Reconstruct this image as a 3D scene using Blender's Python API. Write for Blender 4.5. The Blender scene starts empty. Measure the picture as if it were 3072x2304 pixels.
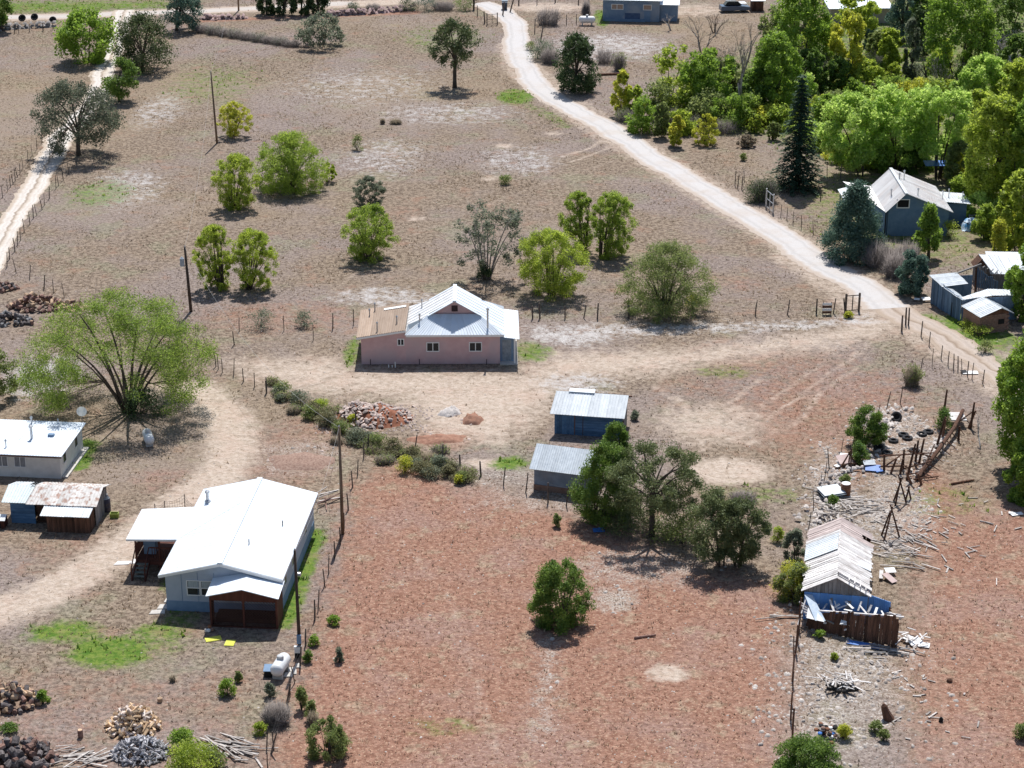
import bpy, math, random
import numpy as np
from mathutils import Vector, Matrix

# ------------------------------------------------------------------ camera, light
SC = bpy.context.scene
F, PITCH, H = 6200.0, math.radians(22.0), 63.5      # focal length in photo pixels, tilt, height (m)
SP, CP = math.sin(PITCH), math.cos(PITCH)
cam_d = bpy.data.cameras.new('camera'); cam = bpy.data.objects.new('camera', cam_d)
SC.collection.objects.link(cam); SC.camera = cam
cam.location = (0, 0, H); cam.rotation_euler = (math.radians(90) - PITCH, 0, 0)
cam_d.sensor_width = 36.0; cam_d.lens = F / 3072 * 36.0; cam_d.clip_end = 9000; cam_d.clip_start = 1
SUN_EL, SUN_AZ = math.radians(60), math.radians(5)
W = bpy.data.worlds.new('World'); SC.world = W; W.use_nodes = True
_nt = W.node_tree; _sky = _nt.nodes.new('ShaderNodeTexSky'); _sky.sky_type = 'NISHITA'
_sky.sun_disc = False; _sky.sun_elevation = SUN_EL; _sky.sun_rotation = SUN_AZ
_nt.links.new(_sky.outputs[0], _nt.nodes['Background'].inputs[0])
_nt.nodes['Background'].inputs[1].default_value = 0.10
_sl = bpy.data.lights.new('sun', 'SUN'); sun = bpy.data.objects.new('sun', _sl); SC.collection.objects.link(sun)
_sl.energy = 5.0; _sl.angle = math.radians(0.5); _sl.color = (1.0, 0.98, 0.95)
_sd = Vector((math.sin(SUN_AZ) * math.cos(SUN_EL), math.cos(SUN_AZ) * math.cos(SUN_EL), math.sin(SUN_EL)))
sun.rotation_euler = _sd.to_track_quat('Z', 'Y').to_euler(); sun.location = (0, 300, 200)
SC.view_settings.view_transform = 'Standard'; SC.view_settings.look = 'None'
SC.view_settings.exposure = 0.15; SC.view_settings.gamma = 1.0
SC.render.engine = 'CYCLES'

# ------------------------------------------------------------------ photo pixel -> place
def G(u, v, z=0.0):
    x, y = u - 1536.0, v - 1152.0
    t = (H - z) / (F * SP + y * CP)
    return Vector((x * t, (F * CP - y * SP) * t, z))
def Zv(Y, v):
    y = v - 1152.0
    return H - Y * (F * SP + y * CP) / (F * CP - y * SP)
def mpp(Y, z=0.0):
    return (Y * CP + (H - z) * SP) / F
def XY(u, v, Y):          # point on the ray of a pixel at distance Y
    y = v - 1152.0; t = Y / (F * CP - y * SP)
    return Vector(((u - 1536) * t, Y, H - (F * SP + y * CP) * t))

# ------------------------------------------------------------------ materials
MATS = {}
def rgb(h):
    h = h.lstrip('#'); c = [int(h[i:i + 2], 16) / 255 for i in (0, 2, 4)]
    return tuple(((x / 12.92) if x <= .04045 else ((x + .055) / 1.055) ** 2.4) for x in c)
def mat(name, c1, c2=None, scale=3.0, rough=.85, bump=.0, metal=0.0, spec=.3, stretch=(1, 1, 1), rnd=.0, contrast=(.35, .65), c3=None, scale3=.6, w3=.5):
    if name in MATS: return MATS[name]
    m = bpy.data.materials.new(name); m.use_nodes = True; nt = m.node_tree; N = nt.nodes; L = nt.links
    b = N['Principled BSDF']; b.inputs['Roughness'].default_value = rough; b.inputs['Metallic'].default_value = metal
    b.inputs['Specular IOR Level'].default_value = spec
    tc = N.new('ShaderNodeTexCoord'); mp = N.new('ShaderNodeMapping'); mp.inputs['Scale'].default_value = stretch
    L.new(tc.outputs['Object'], mp.inputs['Vector'])
    oi = N.new('ShaderNodeObjectInfo'); ad = N.new('ShaderNodeVectorMath'); ad.operation = 'ADD'
    sc_ = N.new('ShaderNodeVectorMath'); sc_.operation = 'SCALE'; sc_.inputs['Scale'].default_value = 37.0
    cb = N.new('ShaderNodeCombineXYZ')
    for i in range(3): L.new(oi.outputs['Random'], cb.inputs[i])
    L.new(cb.outputs[0], sc_.inputs[0]); L.new(mp.outputs[0], ad.inputs[0]); L.new(sc_.outputs[0], ad.inputs[1])
    nz = N.new('ShaderNodeTexNoise'); nz.inputs['Scale'].default_value = scale; nz.inputs['Detail'].default_value = 5
    nz.inputs['Roughness'].default_value = .65
    L.new(ad.outputs[0], nz.inputs['Vector'])
    cr = N.new('ShaderNodeValToRGB'); cr.color_ramp.elements[0].position = contrast[0]; cr.color_ramp.elements[1].position = contrast[1]
    cr.color_ramp.elements[0].color = (*c1, 1); cr.color_ramp.elements[1].color = (*(c2 or c1), 1)
    L.new(nz.outputs['Fac'], cr.inputs[0]); out = cr.outputs[0]
    if c3:
        n3 = N.new('ShaderNodeTexNoise'); n3.inputs['Scale'].default_value = scale3; n3.inputs['Detail'].default_value = 4
        L.new(ad.outputs[0], n3.inputs['Vector'])
        r3 = N.new('ShaderNodeMapRange'); r3.inputs[1].default_value = .5; r3.inputs[2].default_value = .62; r3.inputs[4].default_value = w3
        L.new(n3.outputs['Fac'], r3.inputs[0])
        mx = N.new('ShaderNodeMix'); mx.data_type = 'RGBA'; mx.inputs[7].default_value = (*c3, 1)
        L.new(r3.outputs[0], mx.inputs[0]); L.new(out, mx.inputs[6]); out = mx.outputs[2]
    if rnd:
        mr = N.new('ShaderNodeMapRange'); mr.inputs[3].default_value = 1 - rnd; mr.inputs[4].default_value = 1 + rnd
        L.new(oi.outputs['Random'], mr.inputs[0])
        hs = N.new('ShaderNodeHueSaturation'); L.new(mr.outputs[0], hs.inputs['Value']); L.new(out, hs.inputs['Color']); out = hs.outputs[0]
    L.new(out, b.inputs['Base Color'])
    if bump:
        bp = N.new('ShaderNodeBump'); bp.inputs['Strength'].default_value = bump; bp.inputs['Distance'].default_value = .03
        L.new(nz.outputs['Fac'], bp.inputs['Height']); L.new(bp.outputs[0], b.inputs['Normal'])
    MATS[name] = m; return m
def leafmat(name, c1, c2, trans=.45, gain=1.0):
    if name in MATS: return MATS[name]
    m = bpy.data.materials.new(name); m.use_nodes = True; nt = m.node_tree; N = nt.nodes; L = nt.links
    N.remove(N['Principled BSDF']); out = N['Material Output']
    ge = N.new('ShaderNodeNewGeometry'); cr = N.new('ShaderNodeValToRGB')
    k_ = gain; cr.color_ramp.elements[0].color = (*[min(.6, q * k_) for q in c1], 1); cr.color_ramp.elements[1].color = (*[min(.6, q * k_) for q in c2], 1)
    oi = N.new('ShaderNodeTexCoord'); nz = N.new('ShaderNodeTexNoise'); nz.inputs['Scale'].default_value = .9; nz.inputs['Detail'].default_value = 2
    L.new(oi.outputs['Object'], nz.inputs['Vector'])
    ma = N.new('ShaderNodeMath'); ma.operation = 'MULTIPLY_ADD'; ma.inputs[1].default_value = .55
    m2 = N.new('ShaderNodeMath'); m2.operation = 'MULTIPLY_ADD'; m2.inputs[1].default_value = 1.6; m2.inputs[2].default_value = -.55
    L.new(nz.outputs['Fac'], m2.inputs[0]); L.new(ge.outputs['Random Per Island'], ma.inputs[0]); L.new(m2.outputs[0], ma.inputs[2])
    L.new(ma.outputs[0], cr.inputs[0])
    d = N.new('ShaderNodeBsdfDiffuse'); t = N.new('ShaderNodeBsdfTranslucent'); mx = N.new('ShaderNodeMixShader'); mx.inputs[0].default_value = trans
    gl = N.new('ShaderNodeBsdfGlossy'); gl.inputs['Roughness'].default_value = .55; gl.inputs['Color'].default_value = (.5, .55, .5, 1)
    m3 = N.new('ShaderNodeMixShader'); m3.inputs[0].default_value = .04
    hs = N.new('ShaderNodeHueSaturation'); hs.inputs['Value'].default_value = 1.75; hs.inputs['Saturation'].default_value = 1.0
    L.new(cr.outputs[0], d.inputs[0]); L.new(cr.outputs[0], hs.inputs['Color']); L.new(hs.outputs[0], t.inputs[0])
    L.new(d.outputs[0], mx.inputs[1]); L.new(t.outputs[0], mx.inputs[2]); L.new(mx.outputs[0], m3.inputs[1]); L.new(gl.outputs[0], m3.inputs[2])
    L.new(m3.outputs[0], out.inputs[0]); MATS[name] = m; return m

# ------------------------------------------------------------------ objects
COL = SC.collection
def tag(o, label=None, cat=None, group=None, kind=None):
    if label: o['label'] = label
    if cat: o['category'] = cat
    if group: o['group'] = group
    if kind: o['kind'] = kind
    return o
def thing(name, label, cat, loc=(0, 0, 0), rz=0.0, group=None):
    o = bpy.data.objects.new(name, None); COL.objects.link(o); o.location = loc; o.rotation_euler = (0, 0, rz)
    o.empty_display_size = .3
    return tag(o, label, cat, group)
def link(name, me, parent=None, loc=None, rot=None, scale=None):
    o = bpy.data.objects.new(name, me); COL.objects.link(o)
    if parent: o.parent = parent
    if loc is not None: o.location = loc
    if rot is not None: o.rotation_euler = rot
    if scale is not None: o.scale = scale
    return o
def npmesh(name, verts, faces, m, smooth=False):
    me = bpy.data.meshes.new(name); verts = np.asarray(verts, np.float32); faces = np.asarray(faces, np.int32)
    n, k = faces.shape
    me.vertices.add(len(verts)); me.vertices.foreach_set('co', verts.ravel())
    me.loops.add(n * k); me.loops.foreach_set('vertex_index', faces.ravel())
    me.polygons.add(n); me.polygons.foreach_set('loop_start', np.arange(0, n * k, k, dtype=np.int32))
    me.polygons.foreach_set('loop_total', np.full(n, k, np.int32))
    if smooth: me.polygons.foreach_set('use_smooth', np.ones(n, bool))
    me.update(calc_edges=True)
    if m: me.materials.append(m)
    return me
class MB:
    def __init__(s): s.v = []; s.f = []
    def add(s, vs, fs):
        b = len(s.v); s.v += [tuple(p) for p in vs]; s.f += [tuple(b + i for i in f) for f in fs]; return s
    def box(s, a, b):
        x0, y0, z0 = a; x1, y1, z1 = b
        return s.add([(x0, y0, z0), (x1, y0, z0), (x1, y1, z0), (x0, y1, z0), (x0, y0, z1), (x1, y0, z1), (x1, y1, z1), (x0, y1, z1)],
                     [(0, 3, 2, 1), (4, 5, 6, 7), (0, 1, 5, 4), (1, 2, 6, 5), (2, 3, 7, 6), (3, 0, 4, 7)])
    def slab(s, pts, t):                      # polygon thickened against its normal
        p = [Vector(q) for q in pts]; n = (p[1] - p[0]).cross(p[2] - p[0]).normalized(); k = len(p)
        lo = [q - n * t for q in p]
        return s.add(p + lo, [tuple(range(k)), tuple(range(2 * k - 1, k - 1, -1))] + [(i, k + i, k + (i + 1) % k, (i + 1) % k) for i in range(k)])
    def beam(s, a, b, w, h=None, up=(0, 0, 1)):
        a, b = Vector(a), Vector(b); d = (b - a).normalized(); h = h or w; up = Vector(up)
        if abs(d.dot(up)) > .98: up = Vector((1, 0, 0))
        sx = d.cross(up).normalized() * w / 2; sz = sx.cross(d).normalized() * h / 2
        return s.add([a - sx - sz, a + sx - sz, a + sx + sz, a - sx + sz, b - sx - sz, b + sx - sz, b + sx + sz, b - sx + sz],
                     [(0, 1, 2, 3), (7, 6, 5, 4), (0, 4, 5, 1), (1, 5, 6, 2), (2, 6, 7, 3), (3, 7, 4, 0)])
    def tube(s, a, b, r0, r1=None, n=6, cap=True):
        a, b = Vector(a), Vector(b); r1 = r0 if r1 is None else r1; d = (b - a)
        if d.length < 1e-6: return s
        d.normalize(); u = d.orthogonal().normalized(); w = d.cross(u)
        vs = []
        for c, r in ((a, r0), (b, r1)):
            for i in range(n):
                t = 2 * math.pi * i / n; vs.append(c + (u * math.cos(t) + w * math.sin(t)) * r)
        fs = [(i, (i + 1) % n, n + (i + 1) % n, n + i) for i in range(n)]
        if cap: fs += [tuple(range(n - 1, -1, -1)), tuple(range(n, 2 * n))]
        return s.add(vs, fs)
    def path(s, pts, rs, n=6):
        pts = [Vector(p) for p in pts]; ring = []; u = None; b = len(s.v)
        for i, p in enumerate(pts):
            d = (pts[min(i + 1, len(pts) - 1)] - pts[max(i - 1, 0)]).normalized()
            u = d.orthogonal().normalized() if u is None else (u - d * u.dot(d)).normalized()
            w = d.cross(u); r = rs[i] if hasattr(rs, '__len__') else rs
            for k in range(n):
                t = 2 * math.pi * k / n; s.v.append(tuple(p + (u * math.cos(t) + w * math.sin(t)) * r))
        for i in range(len(pts) - 1):
            for k in range(n):
                s.f.append((b + i * n + k, b + i * n + (k + 1) % n, b + (i + 1) * n + (k + 1) % n, b + (i + 1) * n + k))
        s.f.append(tuple(b + k for k in range(n - 1, -1, -1))); e = b + (len(pts) - 1) * n
        s.f.append(tuple(e + k for k in range(n))); return s
    def lathe(s, prof, n=16, axis='z', c=(0, 0, 0)):
        b = len(s.v)
        for (r, z) in prof:
            for k in range(n):
                t = 2 * math.pi * k / n; p = (r * math.cos(t), r * math.sin(t), z)
                if axis == 'y': p = (p[0], p[2], p[1])
                if axis == 'x': p = (p[2], p[0], p[1])
                s.v.append((p[0] + c[0], p[1] + c[1], p[2] + c[2]))
        for i in range(len(prof) - 1):
            for k in range(n): s.f.append((b + i * n + k, b + i * n + (k + 1) % n, b + (i + 1) * n + (k + 1) % n, b + (i + 1) * n + k))
        s.f.append(tuple(b + k for k in range(n - 1, -1, -1))); e = b + (len(prof) - 1) * n; s.f.append(tuple(e + k for k in range(n)))
        return s
    def mesh(s, name, m, smooth=False):
        me = bpy.data.meshes.new(name); me.from_pydata([tuple(v) for v in s.v], [], s.f); me.update()
        if smooth: me.polygons.foreach_set('use_smooth', [True] * len(me.polygons))
        me.materials.append(m); return me
    def build(s, name, m, parent=None, smooth=False, label=None, kind=None, loc=None, rot=None):
        o = link(name, s.mesh(name, m, smooth), parent, loc, rot)
        if label: o['label'] = label
        if kind: o['kind'] = kind
        return o
def lerp(a, b, t): return Vector(a) * (1 - t) + Vector(b) * t
def strips(name, a, b, c, d, n, m, parent, t=.025, gap=.006, rib=0.0, rng=None, jit=0.0, lift=0.0, skip=(), ends=0.0):
    """n pieces side by side filling the quad a-b-c-d, dividing the sides a-b and d-c; every piece an object of its own."""
    a, b, c, d = map(Vector, (a, b, c, d)); rng = rng or random.Random(n); res = []
    nrm = (b - a).cross(d - a).normalized()
    w = (b - a).length; g = gap / max(w, .01)
    for i in range(n):
        if i in skip: continue
        t0, t1 = i / n + g / 2, (i + 1) / n - g / 2
        p = [lerp(a, b, t0), lerp(a, b, t1), lerp(d, c, t1), lerp(d, c, t0)]
        o = nrm * rng.uniform(0, jit)
        if ends:
            e0 = rng.uniform(-ends, ends); e1 = rng.uniform(-ends, ends)
            p = [p[0] + (p[3] - p[0]).normalized() * e0, p[1] + (p[2] - p[1]).normalized() * e0, p[2] + (p[2] - p[1]).normalized() * e1, p[3] + (p[3] - p[0]).normalized() * e1]
        p = [q + o + nrm * lift * k for q, k in zip(p, (rng.random(), rng.random(), rng.random(), rng.random()))]
        mb = MB().slab(p, t)
        if rib:
            for tt in (.04, .36, .68):
                mb.beam(lerp(p[0], p[1], tt) + nrm * rib * .45, lerp(p[3], p[2], tt) + nrm * rib * .45, rib * 1.4, rib, up=nrm)
        mb_o = mb.build(name, m, parent); res.append(mb_o)
    return res
def smooth01(x): x = np.clip(x, 0, 1); return x * x * (3 - 2 * x)

# ------------------------------------------------------------------ ground zones (real soil and plant cover, in metres)
def wpoly(px): return np.array([G(u, v).xy[:] for u, v in px])
def poly_w(P, px, soft):
    q = wpoly(px); x, y = P[:, 0], P[:, 1]; inside = np.zeros(len(P), bool); d = np.full(len(P), 1e9)
    n = len(q)
    for i in range(n):
        a, b = q[i], q[(i + 1) % n]
        c = ((a[1] > y) != (b[1] > y)) & (x < (b[0] - a[0]) * (y - a[1]) / (b[1] - a[1] + 1e-12) + a[0]); inside ^= c
        ab = b - a; t = np.clip(((P - a) @ ab) / (ab @ ab + 1e-9), 0, 1); dd = P - a - t[:, None] * ab
        d = np.minimum(d, np.hypot(dd[:, 0], dd[:, 1]))
    return smooth01((np.where(inside, d, -d) + soft) / (2 * soft))
def line_w(P, px, half, soft):
    q = wpoly(px); d = np.full(len(P), 1e9)
    for i in range(len(q) - 1):
        a, b = q[i], q[i + 1]; ab = b - a; t = np.clip(((P - a) @ ab) / (ab @ ab + 1e-9), 0, 1); dd = P - a - t[:, None] * ab
        d = np.minimum(d, np.hypot(dd[:, 0], dd[:, 1]))
    return smooth01((half - d + soft) / (2 * soft))
def ell_w(P, u, v, ru, rv, soft=.35):
    c = G(u, v); rx = ru * mpp(c.y); ry = abs(G(u, v - rv).y - c.y)
    r = np.hypot((P[:, 0] - c.x) / rx, (P[:, 1] - c.y) / ry)
    return smooth01((1 + soft - r) / (2 * soft))

def zones(P):
    Z = {}
    mx = lambda *a: np.maximum.reduce(a)
    field = poly_w(P, [(1060, 1450), (1180, 1400), (1500, 1470), (1720, 1545), (2100, 1700), (2340, 1770), (2385, 1850), (2370, 2420), (790, 2420), (850, 2150), (930, 1950), (1000, 1720)], 3.5)
    Z['red'] = mx(field, .85 * poly_w(P, [(2640, 1480), (2760, 1380), (2960, 1500), (3200, 1520), (3200, 2420), (2760, 2420), (2700, 2000), (2760, 1700)], 3),
                  .75 * ell_w(P, 2960, 2080, 120, 170, .7), .75 * ell_w(P, 2800, 1560, 160, 120, .6), .6 * ell_w(P, 2500, 1240, 330, 150, .6), .45 * ell_w(P, 2330, 1090, 300, 55, .6),
                  .5 * ell_w(P, 880, 1360, 150, 110, .5), .75 * ell_w(P, 1340, 1310, 95, 40, .5), .45 * ell_w(P, 500, 1440, 110, 40, .6),
                  .35 * poly_w(P, [(-100, 2000), (800, 2000), (820, 2420), (-100, 2420)], 4), .45 * ell_w(P, 850, 950, 280, 50, .6), .3 * ell_w(P, 1210, 640, 70, 30, .6),
                  .4 * ell_w(P, 2230, 850, 70, 25, .6), .35 * ell_w(P, 250, 1650, 230, 60, .6), .9 * line_w(P, [(610, 62), (780, 55), (1240, 38)], 1.2, .8),
                  .5 * ell_w(P, 2560, 1420, 150, 60, .6), .35 * ell_w(P, 2120, 1150, 150, 50, .6))
    Z['bare'] = mx(poly_w(P, [(700, 1085), (1000, 1075), (1075, 1110), (1560, 1120), (1660, 1060), (2050, 1050), (2500, 990), (2640, 930), (2720, 990), (2500, 1040), (2200, 1075), (1980, 1120), (1700, 1140), (1640, 1240), (1500, 1330), (1300, 1310), (1190, 1190), (900, 1170), (760, 1130)], 4.0) * .95,
                   line_w(P, [(590, 1170), (690, 1260), (700, 1350), (660, 1430), (560, 1500), (430, 1600), (300, 1690), (120, 1790), (-80, 1860)], 1.9, 1.6),
                   ell_w(P, 2190, 1415, 125, 40, .5), ell_w(P, 2002, 2020, 62, 24, .5), .7 * ell_w(P, 2130, 1270, 160, 60, .7), .6 * ell_w(P, 1660, 1140, 130, 25, .6),
                   .9 * ell_w(P, 1460, 1390, 70, 16, .6), .5 * ell_w(P, 480, 1180, 170, 40, .7),
                   .45 * line_w(P, [(2640, 1020), (2500, 1110), (2400, 1190), (2310, 1250)], .28, .2), .4 * line_w(P, [(2560, 1030), (2440, 1110), (2330, 1190), (2250, 1240)], .28, .2),
                   .7 * line_w(P, [(2030, 1190), (2080, 1260), (2160, 1310), (2270, 1330)], .3, .25), .6 * line_w(P, [(2060, 1330), (2130, 1320), (2140, 1270)], .3, .25),
                   .7 * line_w(P, [(1690, 470), (1780, 440), (1805, 415)], .25, .2), .6 * line_w(P, [(1720, 485), (1800, 455), (1850, 430)], .25, .2),
                   .6 * line_w(P, [(2050, 1230), (2130, 1215), (2240, 1225), (2300, 1270)], .25, .25), .55 * line_w(P, [(1950, 1150), (2040, 1210), (2100, 1290), (2110, 1350)], .3, .3), .5 * line_w(P, [(2220, 1300), (2330, 1300), (2400, 1260), (2460, 1180)], .3, .3),
                   .45 * line_w(P, [(2420, 1200), (2500, 1150), (2580, 1100)], .25, .25), .5 * line_w(P, [(2290, 1130), (2200, 1200), (2120, 1240)], .3, .3), .5 * line_w(P, [(720, 1125), (860, 1130), (1000, 1150)], .25, .2), .5 * line_w(P, [(740, 1145), (880, 1150), (1020, 1165)], .25, .2),
                   .3 * line_w(P, [(420, 700), (620, 560), (880, 430), (1180, 330), (1420, 290)], .3, .3), .3 * line_w(P, [(980, 880), (1250, 700), (1600, 560), (1850, 480)], .3, .3), .3 * line_w(P, [(1150, 1560), (1350, 1800), (1500, 2300)], .35, .3), .3 * line_w(P, [(2820, 1500), (2760, 1800), (2860, 2300)], .35, .4),
                   .7 * ell_w(P, 1512, 438, 28, 8, .5), .7 * ell_w(P, 1470, 535, 30, 8, .5), .6 * ell_w(P, 1660, 400, 28, 6, .5), .6 * ell_w(P, 1250, 655, 30, 8, .5),
                   line_w(P, [(-120, 58), (200, 48), (480, 36), (780, 26), (1060, 12), (1250, 2)], 2.2, 1.2), .8 * ell_w(P, 1640, 22, 120, 14, .6), .6 * ell_w(P, 2080, 30, 120, 20, .6),
                   .6 * line_w(P, [(2410, 772), (2540, 850), (2640, 930), (2812, 1000), (2950, 1092), (3120, 1210)], 3.3, 1.2),
                   .5 * line_w(P, [(1547, 139), (1572, 208), (1680, 300), (1936, 463), (2129, 579), (2395, 741)], 2.9, .7))
    Z['gravel'] = mx(.62 * poly_w(P, [(1570, 985), (1700, 975), (1880, 972), (2200, 968), (2420, 965), (2600, 945), (2640, 965), (2400, 988), (2100, 998), (1880, 1010), (1750, 1040), (1600, 1030)], 2.2),
                     .6 * ell_w(P, 120, 1130, 110, 60, .8), .5 * ell_w(P, 1730, 1150, 130, 30, .6), .45 * ell_w(P, 1150, 890, 160, 30, .5), .4 * ell_w(P, 480, 330, 75, 55, .8), .45 * ell_w(P, 370, 565, 120, 55, .8),
                     .35 * ell_w(P, 1350, 340, 220, 35, .7), .35 * ell_w(P, 1560, 480, 130, 45, .7), .35 * ell_w(P, 1150, 470, 140, 60, .8), .4 * ell_w(P, 1750, 1185, 80, 30, .6), .5 * ell_w(P, 1830, 140, 180, 40, .7), .3 * ell_w(P, 1080, 260, 260, 60, .8))
    Z['green'] = mx(ell_w(P, 1545, 290, 52, 22, .5), ell_w(P, 330, 1955, 130, 45, .5), ell_w(P, 190, 1895, 110, 30, .6), .8 * ell_w(P, 470, 1895, 80, 25, .6),
                    line_w(P, [(950, 1600), (905, 1720), (880, 1800), (850, 1870)], .7, .5), ell_w(P, 1530, 1390, 55, 18, .6), .8 * ell_w(P, 1058, 1055, 22, 45, .5), .7 * ell_w(P, 1600, 1055, 55, 28, .6),
                    line_w(P, [(265, 1330), (232, 1400)], .8, .5), .9 * ell_w(P, 2895, 970, 70, 30, .5), .9 * ell_w(P, 2950, 1010, 90, 40, .6), .9 * ell_w(P, 1805, 55, 22, 25, .5),
                    poly_w(P, [(-60, 5), (500, 2), (500, 24), (200, 36), (-60, 40)], 4) * .8, .9 * ell_w(P, 2720, 250, 130, 22, .5), .8 * ell_w(P, 2860, 620, 70, 45, .6), .55 * ell_w(P, 2700, 640, 260, 130, .8),
                    .6 * ell_w(P, 2700, 330, 420, 170, .6), .6 * poly_w(P, [(2000, 240), (2300, 150), (2480, 0), (3200, -40), (3200, 480), (2450, 460), (2200, 380)], 8),
                    .55 * ell_w(P, 540, 1870, 50, 90, .6), .35 * ell_w(P, 1330, 110, 150, 40, .6), .35 * ell_w(P, 640, 250, 150, 60, .7), .5 * ell_w(P, 300, 580, 100, 40, .6),
                    .4 * line_w(P, [(1520, 300), (1620, 330), (1700, 380)], 1.0, .8), .45 * ell_w(P, 2170, 1115, 90, 20, .6), .35 * ell_w(P, 2260, 1480, 170, 35, .6), .3 * ell_w(P, 2830, 1500, 150, 60, .6),
                    .9 * ell_w(P, 515, 1745, 25, 30, .6), .35 * ell_w(P, 1330, 2180, 130, 30, .7), .6 * line_w(P, [(2780, 950), (2950, 1060), (3060, 1120)], 1.2, .8))
    Z['rock'] = mx(poly_w(P, [(2430, 1880), (2700, 1960), (2650, 2150), (2560, 2250), (2400, 2260), (2385, 1950)], 5) * .8, .9 * poly_w(P, [(2480, 1330), (2560, 1480), (2760, 1500), (2700, 1660), (2560, 1560), (2440, 1600), (2440, 1450)], 2), .8 * ell_w(P, 2700, 1500, 90, 90, .6),
                   .9 * ell_w(P, 1840, 1800, 70, 35, .6), .55 * ell_w(P, 1920, 1700, 200, 60, .6), .55 * line_w(P, [(1640, 1930), (1640, 2060), (1620, 2200)], .8, 1.2), .45 * ell_w(P, 1640, 1500, 230, 40, .6),
                   .5 * ell_w(P, 1500, 1430, 170, 40, .6), .5 * ell_w(P, 900, 1370, 140, 60, .6), .8 * ell_w(P, 2670, 1265, 110, 45, .6), .55 * ell_w(P, 2720, 1330, 130, 60, .6))
    return Z

def axis(lo, hi, step, far):
    mid = np.arange(lo, hi + 1e-6, step); out = [step]
    while sum(out) < far: out.append(out[-1] * 1.6)
    e = np.cumsum(out); return np.concatenate([lo - e[::-1], mid, hi + e])
xs = axis(-84, 84, .55, 4500); ys = axis(92, 325, .7, 5500)
gx, gy = np.meshgrid(xs, ys); PP = np.stack([gx.ravel(), gy.ravel()], 1)
ZN = zones(PP)
nx, ny = len(xs), len(ys)
ii = (np.arange(ny - 1)[:, None] * nx + np.arange(nx - 1)[None, :]).ravel()
def attr(me, name, arrs):
    a = me.attributes.new(name, 'FLOAT_COLOR', 'POINT'); c = np.ones((len(arrs[0]), 4), np.float32)
    for i, q in enumerate(arrs): c[:, i] = q
    a.data.foreach_set('color', c.ravel())

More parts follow.
